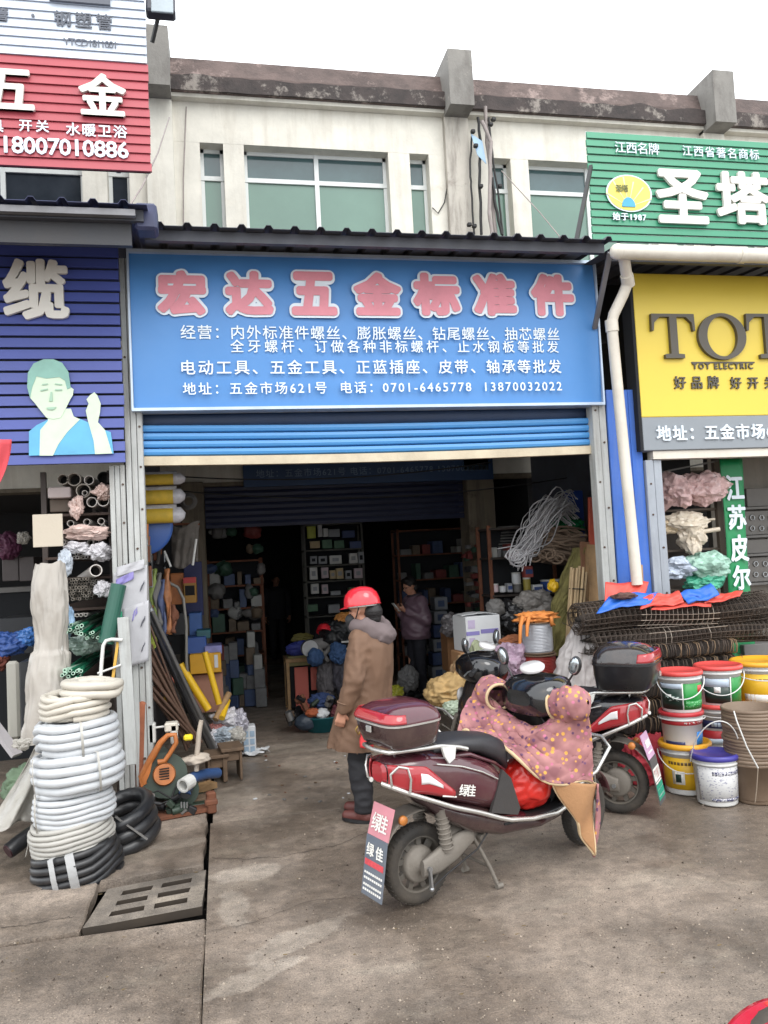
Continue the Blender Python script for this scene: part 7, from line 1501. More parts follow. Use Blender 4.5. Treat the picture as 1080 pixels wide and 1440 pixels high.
# ------------------------------------------------------------------ right side of the blue shop's porch
RYs = 8.5
zsf = A(745, 834, RYs).z; xr0, xr1 = A(693, 834, RYs).x, A(803, 834, RYs).x
t = thing('wall_shelf', 'dark shelf with small tins and packets on the right of the porch', 'shelf', ((xr0+xr1)/2, RYs+.2, 0))
for z in (.25, .75, zsf, zsf+.42, zsf+.75): MB().bx(xr0, xr1, RYs, RYs+.42, z-.025, z, .003).build('shelf', M('dark_shelf_board', (52, 44, 40), .7, dirt=.3), t, world=True)
for x in (xr0, xr1):
    for y in (RYs+.01, RYs+.40): MB().bx(x-.02, x+.02, y, y+.03, 0, zsf+.78, .003).build('upright', m_rusts, t, world=True)
MB().bx(xr0, xr1, RYs+.435, RYs+.45, 0, zsf+.75).build('back_panel', m_dark, t, world=True)
items = [(695, 702, 821, 833, m_pack[2], 'small pink grey tin at the left end of the porch shelf'), (704, 713, 824, 833, m_white, 'low white packet on the porch shelf'), (714, 721, 820, 833, m_pack[3], 'grey tin next to the low white packet'), (722, 734, 805, 820, m_white, 'white tub standing high on the porch shelf tins'), (723, 735, 820, 833, m_grey, 'grey jar under the white tub on the porch shelf'), (738, 748, 812, 833, M('mustard_tin', (150, 136, 60), .5, var=.2), 'mustard tin on the porch shelf'), (750, 764, 822, 833, m_white, 'white blue packet leaning by the mustard tin'), (738, 750, 796, 812, M('dim_coral', (150, 70, 64), .6, var=.2), 'coral packet on top of the mustard tin'), (768, 800, 815, 833, m_bluep, 'blue and white packet at the right end of the porch shelf')]
for a in items:
    if a[5].split()[-1] in ('shelf', 'tub', 'tins') or 'jar' in a[5]:
        b_ = pxbox(*a[:4], RYs); r = (b_[1]-b_[0])/2; tt = thing('tin', a[5], 'tin', ((b_[0]+b_[1])/2, RYs+r, b_[2]+.0)); h = b_[3]-b_[2]
        MB().lathe([(0, 0), (r*.96, 0), (r, .01), (r, h*.86), (r*.97, h*.88), (0, h*.88)], (0, 0, 0), 16).build('can', a[4], tt); MB().lathe([(0, h*.88), (r*1.03, h*.88), (r*1.03, h), (0, h)], (0, 0, 0), 16).build('cap', m_wpaint, tt)
    else: pbox('packet', *a[:4], RYs-.01, .1, a[4], a[5], 'packet', parts=[('print', (.1, .9, .3, .7), m_pack[6], .003)])
rs_ = random.Random(71)
for k_, z in enumerate((zsf+.42, zsf+.0, .75, .25)):
    n = 14 if k_ != 1 else 0
    for i in range(n):
        x = xr0+.05+(xr1-xr0-.1)*(i+.5)/n; h = rs_.uniform(.06, .22); m_ = rs_.choice(pal1)
        MB().box((x, RYs+.15, z+h/2), (rs_.uniform(.04, .07), .18, h), rs_.uniform(-.2, .2), .006).build('small_box', m_, label='dim small box, '+ORD[i % 20]+' along the '+('upper', 'tin', 'lower', 'lowest')[k_]+' board of the dark porch shelf', cat='box', group='small boxes packed on the porch shelf')
for i in range(9):
    y = 742+i*4; ce = A(712+rs_.uniform(-3, 3), y, 9.0); k = pxm(9)
    MB().lathe([(0, 0), (15*k, 0), (16*k, .008), (15*k, .018), (0, .018)], ce, 24).build('disc', m_grey, label='grey disc, '+ORD[i]+' from the top of the stack above the porch shelf', cat='disc', group='grey discs stacked above the porch shelf')
t = thing('inner_rack', 'dim rack of dark red and green goods beside the right inner pillar', 'rack', A(676, 830, 9.6))
for i in range(60):
    p = A(rs_.uniform(655, 695), rs_.uniform(760, 860), 9.7+rs_.uniform(0, .4)); m_ = rs_.choice([pal1[3], pal1[3], pal1[5], pal1[0], m_blackp, pal1[1]])
    MB().box(p, (rs_.uniform(.04, .14), .1, rs_.uniform(.03, .08)), Matrix.Rotation(rs_.uniform(-.4, .4), 3, 'Y'), .004).build('goods', m_, t, world=True)
# silver wire bundle and rope pile
m_wire = M('silver_wire', (176, 174, 176), .35, metal=.3, var=.15, bump=0); m_rope = M('brown_rope', (122, 104, 88), .85, var=.25, bump=.4, bscale=90)
t = thing('wire_bundle', 'loose bundle of silver wire looped over the brown ropes', 'wire', A(760, 790, 7.9))
for i in range(70):
    o_ = V((rs_.uniform(-.13, .13), rs_.uniform(-.12, .1), rs_.uniform(-.10, .12)))
    jt_ = lambda s_: V((rs_.gauss(0, s_), rs_.gauss(0, s_), rs_.gauss(0, s_)))
    P = [A(800, 716+rs_.uniform(-14, 14), 8.1)+o_*.7+jt_(.02), A(784, 708, 8.0)+o_*1.1+jt_(.02), A(762, 735, 7.9)+o_*.9+jt_(.05), A(746, 762, 7.85)+o_*.6+jt_(.05), A(728+rs_.uniform(-10, 14), 785+rs_.uniform(-14, 10), 7.8)+o_*.5+jt_(.03)]
    if i % 5 == 0: P += [P[-1]+V((.05, 0, .08)), P[-1]+V((.12, .0, .10))]
    if i % 3 == 0: P = [P[0]+V((.06, 0, -.05))]+P
    Q = []
    for k_ in range(len(P)-1):
        a, b__, c__, d__ = P[max(0, k_-1)], P[k_], P[k_+1], P[min(len(P)-1, k_+2)]
        for q_ in range(4): f = q_/4; Q.append(.5*((2*b__)+(-a+c__)*f+(2*a-5*b__+4*c__-d__)*f*f+(-a+3*b__-3*c__+d__)*f**3))
    Q.append(P[-1]); MB().tube(Q, rs_.uniform(.0045, .008), 5).build('strand', m_wire, t, world=True)
for i in range(7):
    ce = A(724+rs_.uniform(-8, 12), 786+rs_.uniform(-6, 4), 7.75); MB().torus(ce, rs_.uniform(.05, .09), .008, 20, 5, (rs_.uniform(-.3, .3), 1, rs_.uniform(-.3, .3)), rs_.uniform(.6, 1)).build('loop', m_wire, t, world=True)
t = thing('rope_pile', 'pile of thick brown ropes on the right of the porch below the wire', 'rope', A(785, 795, 8.1))
for i in range(46):
    y0 = rs_.uniform(748, 786); x0, x1 = 742+rs_.uniform(0, 20), 826-rs_.uniform(0, 16)
    P = [A(x0, y0+rs_.uniform(-4, 8), 8.05+rs_.uniform(-.1, .1)), A((x0*2+x1)/3, y0+rs_.uniform(-9, 4), 8.0+rs_.uniform(-.1, .1)), A((x0+x1*2)/3, y0+rs_.uniform(-9, 4), 8.0+rs_.uniform(-.1, .1)), A(x1, y0+rs_.uniform(-4, 8), 8.1+rs_.uniform(-.1, .1))]
    Q = [P[0].lerp(P[1], .0), P[0].lerp(P[1], .5)+V((0, 0, .01)), P[1], P[1].lerp(P[2], .5)+V((0, 0, .01)), P[2], P[2].lerp(P[3], .5), P[3]]
    MB().tube(Q, rs_.uniform(.011, .018), 6).build('rope', m_rope, t, world=True)
for i in range(8):
    ce = A(750+rs_.uniform(0, 45), 783+rs_.uniform(-5, 5), 7.85); MB().torus(ce, rs_.uniform(.04, .08), .011, 18, 6, (rs_.uniform(-.4, .4), 1, rs_.uniform(-.4, .4)), .7).build('loop', m_rope, t, world=True)
bag('core_sack', 785, 778, 36, 14, 8.25, M('dark_rope_core', (70, 58, 50), .9, var=.3), 'dark sack filling out the rope pile', 'sack', 81, .2, 1)
bag('green_bag', 795, 738, 24, 13, 8.3, M('emerald_bag', (20, 112, 66), .24, var=.25, bump=.5), 'emerald green bag above the brown ropes', 'bag', 82, .35, 1, crease=.4)
# planks and boards leaning by the right post
for a, b_, w_, m_, lb, Y in (((826, 880), (822, 762), .10, M('brown_board', (126, 88, 64), .7, var=.2, dirt=.3), 'brown board leaning inside the right post', 7.4), ((839, 862), (836, 700), .14, M('coral_board', (176, 78, 58), .7, var=.12), 'coral red board leaning highest inside the right post', 7.5), ((850, 850), (843, 745), .10, M('cobalt_board', (36, 84, 176), .6, var=.1), 'cobalt blue board in front of the coral one', 7.2), ((838, 900), (834, 766), .14, m_wood, 'raw wooden board in front of the coral one', 7.35), ((812, 800), (806, 690), .22, M('deep_blue_drum', (28, 58, 128), .5, var=.15), 'tall deep blue board standing behind the ropes', 8.4)):
    p0_, p1_ = A(*a, Y), A(*b_, Y+.1); d_ = (p1_-p0_); p0_ = p0_-d_*(p0_.z-.01)/d_.z
    MB().beam(p0_, p1_, w_, .03, (0, -1, 0), .004).build('leaning_board', m_, label=lb, cat='board')
t = thing('stick_bundle', 'bundle of pale round sticks tied with wire beside the olive net', 'stick bundle', A(808, 905, 7.3))
for i in range(14):
    a_ = i*2.4; r_ = .012*sqrt(i)+.004; o_ = V((cos(a_)*r_*1.5, sin(a_)*r_, 0)); MB().cyl(A(803, 935, 7.25)+o_, A(813, 800+rs_.uniform(-4, 5), 7.35)+o_*1.15, .0135, n=8).build('stick', M('pale_stick', (176, 152, 116), .7, var=.2, scale=8), t, world=True)
MB().torus(A(811, 828, 7.33), .072, .006, 20, 5, (0.1, 0, 1)).build('tie_wire', m_black, t, world=True)
MB().beam(A(822, 905, 7.3), A(826, 772, 7.45), .03, .03).build('pole', m_wood, label='slim wooden pole right of the pale sticks', cat='pole')
m_net = M('olive_net', (112, 106, 62), .9, var=.35, scale=10, bump=.8, bscale=50)
t = thing('net_bundle', 'olive green net bunched and hanging down beside the pale sticks', 'net', A(800, 905, 7.6))
def nf(u, v_):
    yy = 770+v_*150; xc_ = 816-34*v_**1.2; hw = 9+20*sin(min(1, v_*1.1)*pi*.6); a = 2*pi*u; k = pxm(7.6); f = 1+.28*noise.noise(V((cos(a)*2.5, sin(a)*2.5, v_*5)))-.25*abs(noise.noise(V((cos(a)*6+v_*2, sin(a)*6, v_*6))))
    return A(xc_, yy, 7.6)+V((cos(a)*hw*k*f, sin(a)*.13*f, 0))
MB().grid(nf, 60, 60, cu=True).build('netting', m_net, t, world=True)
for i in range(26):
    u0 = rs_.random(); MB().tube([nf(u0+.12*sin(q_*.5+i), min(1, .04+q_*.095))+V((0, -.008, 0)) for q_ in range(11)], .005, 5).build('strand', m_net, t, world=True)
bag('tan_net_bag', 752, 852, 28, 18, 7.9, M('grey_clear_heap', (118, 114, 110), .4, var=.35, scale=10, bump=.8), 'heap of grey clear wrapped goods under the porch shelf', 'goods', 83, .4, 1, crease=.4)
bag('black_bag', 722, 868, 22, 24, 8.0, M('black_film', (40, 40, 42), .24, var=.25, bump=.5), 'black plastic bag left of the grey wrapped goods', 'bag', 84, .3, 1)
bag('grey_wedge_sack', 697, 855, 12, 12, 7.9, m_grey, 'grey sack peak behind the white carton', 'sack', 85, .3, 1)
bag('yellow_bag', 778, 824, 7, 8, 7.6, m_yellow, 'bright yellow bag tucked by the olive net', 'bag', 86, .3, 1)
# white carton with a purple band
CYb = 7.7
t = pbox('carton', 652, 703, 866, 916, CYb, .33, m_white, 'white carton with a broken purple band standing above the black scooter', 'carton', rz=.12, parts=[('band', (.0, .38, .47, .58), m_pur, .003), ('band', (.42, .93, .50, .62), m_pur, .003), ('print', (.08, .24, .08, .40), M('lilac_print', (176, 164, 190), .6, bump=0), .003), ('print', (.06, .26, .66, .9), _mc['lilac_print'], .003)])
t2 = t.location; bb = pxbox(652, 703, 866, 916, CYb)
mb = MB(); mb.grid(lambda u, v_: (bb[0]+(bb[1]-bb[0])*u, CYb+.03+.28*v_, bb[3]+.008+.018*sin(u*pi)+.006*noise.noise(V((u*5, v_*5, 0)))), 10, 8, thick=.004).build('lid_paper', m_white, label='bulging white paper over the top of the banded carton', cat='paper')
pbox('carton', 650, 708, 916, 1010, CYb+.02, .34, m_card, 'brown carton carrying the white banded carton', 'carton')
# stack of small cartons by the standing person
for i in range(6):
    y1 = 955-i*19.5; pbox('carton', 608+i*.7, 627+i*.5, y1-17.5, y1, 10.9, .25, (M('dim_white_carton', (120, 124, 130), .6, var=.15) if i not in (1, 3) else M('dim_blue_carton', (52, 70, 110), .6, var=.15)), ('lowest', 'second lowest', 'third', 'fourth', 'fifth', 'topmost')[i]+' carton of the stack beside the person with the phone', 'carton', group='cartons stacked beside the person', parts=[('print', (.25, .75, .25, .75), pal1[2], .003)])
t = pbox('carton', 630, 652, 890, 945, 9.4, .3, M('tall_cardboard', (140, 100, 66), .8, var=.15), 'tall narrow cardboard carton with a bag on top', 'carton')
bag('clear_bag', 636, 880, 16, 15, 9.3, M('smoky_wrap', (112, 108, 110), .24, var=.35, scale=14, bump=.2), 'smoky clear bag on the tall narrow carton', 'bag', 87, .4, 1, crease=.4)
bag('white_scrap', 644, 897, 5, 9, 9.2, m_white, 'white scrap hanging from the smoky clear bag', 'scrap', 88, .3, 1)
bag('paper_sack', 632, 972, 32, 22, 7.6, M('tan_paper_sack', (178, 148, 100), .8, var=.2, scale=5, bump=.3), 'crumpled tan paper sack slumped beside the black scooter', 'sack', 89, .28, 1.2, crease=.35)
bag('paper_sack', 654, 945, 18, 24, 7.7, M('brown_paper_sack', (150, 122, 90), .8, var=.3, scale=6, bump=.3), 'darker brown sack behind the slumped tan one', 'sack', 90, .3, 1, crease=.35)
bag('net_sack', 672, 935, 12, 30, 7.6, M('pale_green_sack', (150, 156, 128), .8, var=.3, scale=8), 'pale green sack between the brown sack and the carton', 'sack', 91, .25, 1)
bag('green_white_bag', 640, 995, 18, 10, 7.3, M('mint_bag', (156, 170, 150), .24, var=.3, scale=8, bump=.6), 'mint green and white bag on the ground by the tan sack', 'bag', 92, .3, 1)
bag('grey_sacks', 574, 955, 14, 16, 10.0, pal1[1], 'dim grey bag at the feet of the person with the phone', 'bag', 93, .35, 1)
bag('yellow_bag', 556, 972, 11, 8, 9.4, M('dull_yellow_bag', (150, 150, 50), .24, var=.3), 'dull yellow green bag on the floor behind the tan coat', 'bag', 94, .35, 1)
bag('purple_bag', 722, 930, 21, 25, 7.1, M('mauve_film', (164, 140, 158), .24, var=.3, scale=12, bump=.8, bscale=20), 'mauve plastic bag left of the red wire spool', 'bag', 95, .35, 1, crease=.4)
bag('brown_board_heap', 722, 902, 20, 8, 7.7, M('orange_brown_board', (140, 86, 56), .8, var=.3), 'orange brown bundle between the carton and the wire spools', 'bundle', 96, .3, 1)
# spools
def spool(px, yt, yb, wpx, Y, m_, label, fl=1.12):
    k = pxm(Y, px, (yt+yb)/2); ce = A(px, yb, Y); r = wpx*k/2; h = A(px, yt, Y).z-ce.z; t = thing('wire_spool', label, 'spool', ce, 0, None)
    MB().lathe([(0, 0), (r*fl, 0), (r*fl, .012), (r*.9, .014)], (0, 0, 0), 30).build('flange', m_wood2, t); MB().lathe([(r*.9, h-.014), (r*fl, h-.012), (r*fl, h), (0, h)], (0, 0, 0), 30).build('flange', m_wood2, t)
    n = int(h/.015); P = []
    for i in range(n*14): a = 2*pi*i/14; zz = .018+(h-.036)*i/(n*14); P.append((cos(a)*r*(1+.012*noise.noise(V((i*.21, 0, 1)))), sin(a)*r, zz+.002*noise.noise(V((i*.13, 2, 0)))))
    MB().tube(P, .0088, 5).build('winding', m_, t); MB().cyl((0, 0, .013), (0, 0, h-.013), r*.985, n=24).build('core', m_, t); return t
spool(757, 874, 918, 38, 7.0, M('grey_wire_winding', (178, 180, 186), .4, metal=.3, var=.15, bump=0), 'spool of grey wire with an orange cloth on top')
spool(761, 919, 962, 40, 7.0, M('red_wire_winding', (138, 42, 36), .5, var=.2, bump=0), 'upper spool of red wire directly under the grey one')
spool(765, 963, 1012, 42, 7.0, M('red_wire_winding', (138, 42, 36)), 'lower spool of red wire hidden behind the scooter cowl')
sb = MB(); zb_ = A(765, 1012, 7.0).z; p_ = A(765, 1012, 7.0); sb.bx(p_.x-.2, p_.x+.2, 6.85, 7.2, 0, max(.05, zb_-.002)).build('wooden_block', m_wood2, label='wooden crate carrying the three wire spools', cat='crate')
t = thing('orange_cloth', 'orange cloth strips knotted on top of the grey wire spool', 'cloth', A(755, 876, 7.0))
MB().blob(A(752, 868, 7.0), (.17, .13, .05), 8, .5, 2.4, 4, None, None, .4).build('knot', M('orange_strip', (206, 128, 62), .7, var=.2, bump=.4), t, world=True)
for x0, x1, y1 in ((735, 731, 905), (744, 741, 895), (775, 780, 878)): MB().tube([A(x0, 868, 6.87), A((x0+x1)/2-1, 880, 6.83), A(x1, y1, 6.83)], [.02, .018, .014], 7).build('strip', _mc['orange_strip'], t, world=True)
sack('plastic_sack', 812, 872, 985, 54, 6.5, M('white_sheet_film', (178, 172, 170), .24, var=.1, bump=.5, bscale=12), 'big white plastic sack standing left of the wire mesh stack', 'sack', 97, .8, .55, .3, 8)
bag('white_flap', 838, 905, 20, 22, 6.5, m_film, 'clear white flap of plastic above the black top box', 'plastic', 98, .4, .8, crease=.4)

# ------------------------------------------------------------------ stack of wire mesh
MY = 6.12
m_mw = M('dark_wire', (70, 60, 52), .6, metal=.2, var=.3, bump=0); m_mwl = M('pale_wire', (150, 140, 128), .5, metal=.3, var=.2, bump=0)
def mesh_roll(xl, xr, yt, yb, Y, label, seed, pale=.3, hoop=.045, dep=.34):
    rs__ = random.Random(seed); x0, x1, z0, z1 = pxbox(xl, xr, yt, yb, Y); zc_, hz = (z0+z1)/2, (z1-z0)/2; t = thing('mesh_roll', label, 'wire mesh', ((x0+x1)/2, Y+dep/2, z0), 0, 'flattened wire mesh rolls stacked on the right')
    m1, m2 = MB(), MB(); n = int((x1-x0)/hoop); yc = Y+dep/2
    def pt(u, a, k): 
        nn_ = noise.noise(V((u*3, cos(a)*1.2+k*.5, sin(a)*1.2+seed))); r_ = (1-.12*k)*(1+.16*nn_); return V((x0+(x1-x0)*u+.03*noise.noise(V((a, u*5, seed))), yc+cos(a)*dep/2*r_, zc_+sin(a)*hz*r_+.25*hz*noise.noise(V((u*2.2, seed, 0)))))
    for i in range(n+1):
        for k in (0, .8, 1.6, 2.4, 3.2):
            m_ = m2 if (not k and .3 < i/n < .68 and rs__.random() < pale*1.2) else m1; m_.tube([pt(i/n, 2*pi*j/14, k) for j in range(14)], .0032 if k else .0038, 3, closed=True)
    for j in range(16):
        for k in (0, 1.6): m1.tube([pt(i/14, 2*pi*j/16+k, k) for i in range(15)], .0036, 3)
        if rs__.random() < pale: m2.tube([pt(.28+.42*i/8, 2*pi*j/16, -.04) for i in range(9)], .0036, 3)
    for j in range(16):
        a = 2*pi*rs__.random(); p = pt(rs__.choice([0.0, 0.0, rs__.random()]), a, 0); m1.tube([p, p+V((rs__.uniform(-.09, .02), rs__.uniform(-.06, .0), rs__.uniform(-.05, .05)))], .003, 3)
    m1.build('wires', m_mw, t, world=True, kind='stuff', fix=False); m2.build('bright_wires', m_mwl, t, world=True, kind='stuff', fix=False)
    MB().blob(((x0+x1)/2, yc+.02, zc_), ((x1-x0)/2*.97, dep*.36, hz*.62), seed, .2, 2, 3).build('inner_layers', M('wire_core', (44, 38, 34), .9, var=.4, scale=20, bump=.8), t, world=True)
mesh_roll(822, 1090, 841, 886, MY, 'uppermost mesh roll with bright wires, spread over the stack', 1, .75)
mesh_roll(838, 1100, 874, 914, MY+.02, 'second mesh roll from the top of the stack', 2, .25)
mesh_roll(985, 1120, 838, 888, MY+.25, 'brownish mesh roll behind the green banner foot', 3, .3)
def hair_layer(xl, xr, yt, yb, Y, label, seed, xsk=0):
    rs__ = random.Random(seed); x0, x1, z0, z1 = pxbox(xl, xr, yt, yb, Y); t = thing('mesh_bundle', label, 'wire mesh', ((x0+x1)/2, Y+.2, z0), 0, 'folded wire mesh bundles stacked on the right')
    m1, m2 = MB(), MB(); n = int((x1-x0)/.021); h = z1-z0
    for i in range(n):
        x = x0+(x1-x0)*i/n+rs__.uniform(-.008, .008); s_ = rs__.uniform(-.02, .03); y = Y+.03*noise.noise(V((x*4, seed, 0)))+rs__.uniform(-.012, .012); zo = .02*noise.noise(V((x*3, 0, seed)))
        for mm, dx in ((m1, 0),) if rs__.random() > .35 else ((m2, .006),):
            mm.tube([(x+dx, y+.05, z0+zo+.01), (x+dx+s_*.3, y, z0+zo+h*.2), (x+dx+s_*.7, y-.014, z0+zo+h*.6), (x+dx+s_, y, z0+zo+h*.93), (x+dx+s_, y+.07, z0+zo+h)], .0042, 4)
    m1.build('wires', m_mw, t, world=True, kind='stuff', fix=False); m2.build('pale_wires', M('tan_wire', (122, 102, 80), .6, metal=.2, bump=0), t, world=True, kind='stuff', fix=False)
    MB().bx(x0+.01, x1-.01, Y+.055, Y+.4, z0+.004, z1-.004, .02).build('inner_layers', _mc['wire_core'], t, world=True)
lv = [(905, 1040, 903, 926), (908, 1043, 925, 952), (893, 1045, 950, 980), (888, 1047, 978, 1006), (884, 1048, 1004, 1030), (880, 1050, 1028, 1056), (880, 1052, 1054, 1092)]
for i, a in enumerate(lv): hair_layer(*a, MY+.03*(i % 2), ('topmost', 'second', 'third', 'fourth', 'fifth', 'sixth', 'lowest')[i]+' folded mesh bundle counted down the stack behind the paint buckets', 20+i)
# sheets thrown over the stack
t = thing('cover_sheet', 'blue and red striped plastic sheet lying over the wire mesh stack', 'sheet', A(920, 850, MY))
m_bs = M('blue_tarp', (40, 98, 190), .5, var=.12, bump=.3, bscale=14); m_rs = M('red_tarp', (206, 74, 62), .5, var=.12, bump=.3, bscale=14)
def sheet_(name, pts, mat, Y, seed):
    a, b_, c2, d_ = pts
    MB().grid(lambda u, v_: (lambda x, y: A(x, y, Y+.02+.10*(1-v_)+.03*noise.noise(V((u*4, v_*4, seed))))+V((0, 0, .008*noise.noise(V((u*6, v_*5, seed+9))))))((a[0]*(1-u)+b_[0]*u)*(1-v_)+(d_[0]*(1-u)+c2[0]*u)*v_, (a[1]*(1-u)+b_[1]*u)*(1-v_)+(d_[1]*(1-u)+c2[1]*u)*v_+1.5*sin(u*8+seed)), 22, 8, thick=.006).build(name, mat, t, world=True)
sheet_('blue_part', ((856, 838), (925, 832), (915, 848), (838, 862)), m_bs, MY-.04, 1)
sheet_('red_part', ((905, 838), (955, 832), (962, 848), (900, 856)), m_rs, MY-.05, 2)
sheet_('blue_part', ((955, 834), (1000, 822), (1012, 838), (968, 850)), m_bs, MY-.06, 3)
sheet_('red_part', ((995, 836), (1045, 832), (1040, 840), (990, 850)), m_rs, MY-.06, 4)
sheet_('red_part', ((851, 820), (912, 818), (905, 842), (850, 848)), m_rs, MY+.1, 5)
sheet_('red_part', ((925, 850), (1000, 845), (1000, 852), (915, 858)), m_rs, MY-.08, 6)
MB().blob(A(878, 838, MY+.02), (.10, .06, .03), 3, .5, 3, 3).build('brown_wad', M('brown_wad', (92, 66, 60), .8, var=.4), label='brown wad lying on the red sheet by the blue pier', cat='wad')
MB().beam(A(903, 850, MY+.3), A(900, 795, MY+.36), .06, .02).build('wood_offcut', m_wood, label='wooden offcut standing against the blue pier', cat='offcut')
bag('red_cloth_bag', 912, 1072, 36, 34, 5.95, M('red_canvas', (176, 54, 66), .75, var=.15, bump=.3), 'soft red cloth bag slumped behind the black scooter wheel', 'bag', 101, .22, .8, flat=.0)

# ------------------------------------------------------------------ buckets
m_bwhite = M('bucket_white', (206, 206, 204), .35, var=.05, dirt=.12, dcol=(150, 140, 128))
def bucket(px, ytop, ybot, wpx, Y, lidm, label, bands, swing=.5, lid=True, rot=0):
    """bands: (v0, v1, a0, a1, material) wrapped on the wall"""
    k = pxm(Y, px, (ytop+ybot)/2); p = A(px, ybot, Y); r = wpx*k/2; h = A(px, ytop, Y).z-p.z; t = thing('paint_bucket', label, 'bucket', (p.x, Y, max(0.004, p.z)), rot)
    rr = lambda v_: r*(.86+.10*v_); b = MB(); b.lathe([(0, .004), (rr(0)*.98, .004), (rr(0), .012), (rr(.80), h*.80), (rr(.80)*1.06, h*.80), (rr(.84)*1.06, h*.84), (rr(.84)*1.0, h*.845), (rr(.93)*1.0, h*.90)], (0, 0, 0), 36); b.build('pail', m_bwhite, t)
    for ib, (v0, v1, a0, a1, mm) in enumerate(bands):
        n = max(4, int(abs(a1-a0)*7)); MB().grid(lambda u, v_: (cos(a0+(a1-a0)*u)*(rr(v0+(v1-v0)*v_)+.0012+.0003*ib), sin(a0+(a1-a0)*u)*(rr(v0+(v1-v0)*v_)+.0012+.0003*ib), h*(v0+(v1-v0)*v_)), n, 3, thick=-.001).build('label_print', mm, t)
    if lid: MB().lathe([(r*1.02, h*.895), (r*1.05, h*.90), (r*1.05, h*.965), (r*1.0, h), (r*.93, h*1.0), (r*.90, h*.975), (0, h*.975)], (0, 0, 0), 40).build('lid', lidm, t)
    hp_ = [(cos(a)*r*1.07, -abs(sin(a))*r*1.08-.004 if sin(a) else 0, h*.82-sin(a)*h*swing) for a in [pi*i/20 for i in range(21)]]
    MB().tube([(x*cos(-.5)-y*sin(-.5), x*sin(-.5)+y*cos(-.5), z) for x, y, z in hp_], .0045, 6).build('handle', m_bwhite, t); return t
FR = (-2.9, -.35)
m_l = dict(green=M('label_green', (34, 132, 58), .4, var=.1, bump=0), dgreen=M('label_dark_green', (28, 50, 42), .4, var=.3, scale=14, bump=0), red=M('label_red', (178, 46, 52), .4, var=.08, bump=0), navy=M('label_navy', (40, 46, 88), .4, var=.1, bump=0), blue=M('label_blue', (40, 122, 196), .4, var=.1, bump=0), yel=M('label_yellow', (218, 172, 36), .4, var=.06, bump=0), pale=M('label_pale', (176, 190, 204), .4, var=.1, bump=0), grey=M('label_grey', (140, 142, 160), .4, var=.2, scale=30, bump=0), blk=M('label_black', (34, 34, 36), .4, bump=0), brn=M('label_brown', (96, 74, 40), .4, bump=0), wht=M('label_white', (214, 214, 210), .4, bump=0))
lidr, lidy, lidb = M('lid_red', (206, 74, 70), .35, var=.06), M('lid_yellow', (222, 160, 44), .35, var=.06), M('lid_blue', (62, 58, 140), .35, var=.08)
L_ = m_l
bucket(1010, 1068, 1139, 56, 5.30, lidb, 'small white bucket with a blue lid standing foremost on the ground', [(.10, .78, -3.3, .3, speck('print_on_white', (200, 200, 200), (140, 140, 158), 46, .58)), (.62, .70, -2.5, -.6, speck('print_row', (196, 196, 200), (60, 60, 96), 90, .46, .45, (1, 1, 1))), (.12, .17, -2.6, -.6, _mc['print_row']), (.38, .56, -.75, -.45, L_['blk'])], -.9, rot=.2)
bucket(968, 1050, 1121, 62, 5.62, lidy, 'yellow bucket with a yellow lid at the bottom of the left bucket stack', [(.12, .74, -3.4, .2, L_['yel']), (.60, .66, -2.9, -.9, L_['brn']), (.22, .48, -2.75, -2.2, L_['wht']), (.26, .42, -2.6, -2.35, L_['dgreen'])], .35)
bucket(961, 997, 1052, 53, 5.62, L_['red'], 'white bucket with a blue print in the middle of the left bucket stack', [(.68, .80, -3.4, .2, L_['red']), (.02, .14, -3.4, .2, L_['navy']), (.14, .26, -3.1, -2.0, L_['navy']), (.14, .50, -1.35, -.5, L_['blue']), (.71, .77, -2.0, -.5, speck('print_on_red', (178, 46, 52), (220, 210, 205), 90, .5, .45, (1, 1, 1)))], .0)
bucket(959, 941, 999, 54, 5.62, lidr, 'green labelled bucket with a red lid on top of the left bucket stack', [(.10, .72, -2.0, -.4, L_['green']), (.10, .60, -3.3, -2.0, L_['dgreen']), (.60, .72, -3.3, -2.0, L_['pale']), (.34, .46, -2.85, -2.6, L_['wht']), (.50, .66, -1.2, -.8, lidr), (.10, .74, -2.06, -2.0, L_['wht']), (.14, .30, -1.9, -.5, speck('print_on_green', (34, 132, 58), (130, 190, 140), 60, .56)), (.30, .42, -3.0, -2.2, speck('print_on_dark', (28, 50, 42), (180, 200, 190), 50, .55))], .45)
bucket(1013, 933, 990, 56, 5.80, lidr, 'green labelled bucket with a red lid on top of the right bucket stack', [(.10, .72, -1.6, -.4, L_['green']), (.10, .50, -2.9, -1.6, L_['dgreen']), (.50, .70, -3.0, -1.7, L_['pale']), (.36, .5, -2.4, -2.1, L_['wht']), (.10, .74, -1.66, -1.6, L_['wht'])], .5)
bucket(1013, 986, 1044, 56, 5.80, lidr, 'red and white bucket with a navy band in the middle of the right stack', [(.04, .38, -3.4, .2, L_['red']), (.44, .62, -3.0, -.2, L_['navy']), (.48, .58, -2.5, -1.2, L_['pale'])], .1)
bucket(1008, 1041, 1104, 54, 5.80, L_['pale'], 'pale bucket at the bottom of the right bucket stack', [(.2, .6, -2.6, -.8, L_['pale'])], .4)
bucket(1074, 926, 990, 70, 5.95, lidy, 'large yellow bucket with a yellow lid above the brown nested pails', [(.12, .74, -3.4, .2, L_['yel']), (.60, .64, -2.4, -.7, L_['brn']), (.14, .30, -2.9, -1.9, L_['wht']), (.25, .55, -1.3, -.8, L_['brn'])], .2)
bucket(1074, 990, 1054, 70, 5.95, lidy, 'yellow bucket hidden behind the brown nested pails', [(.12, .74, -3.4, .2, L_['yel'])], .2)
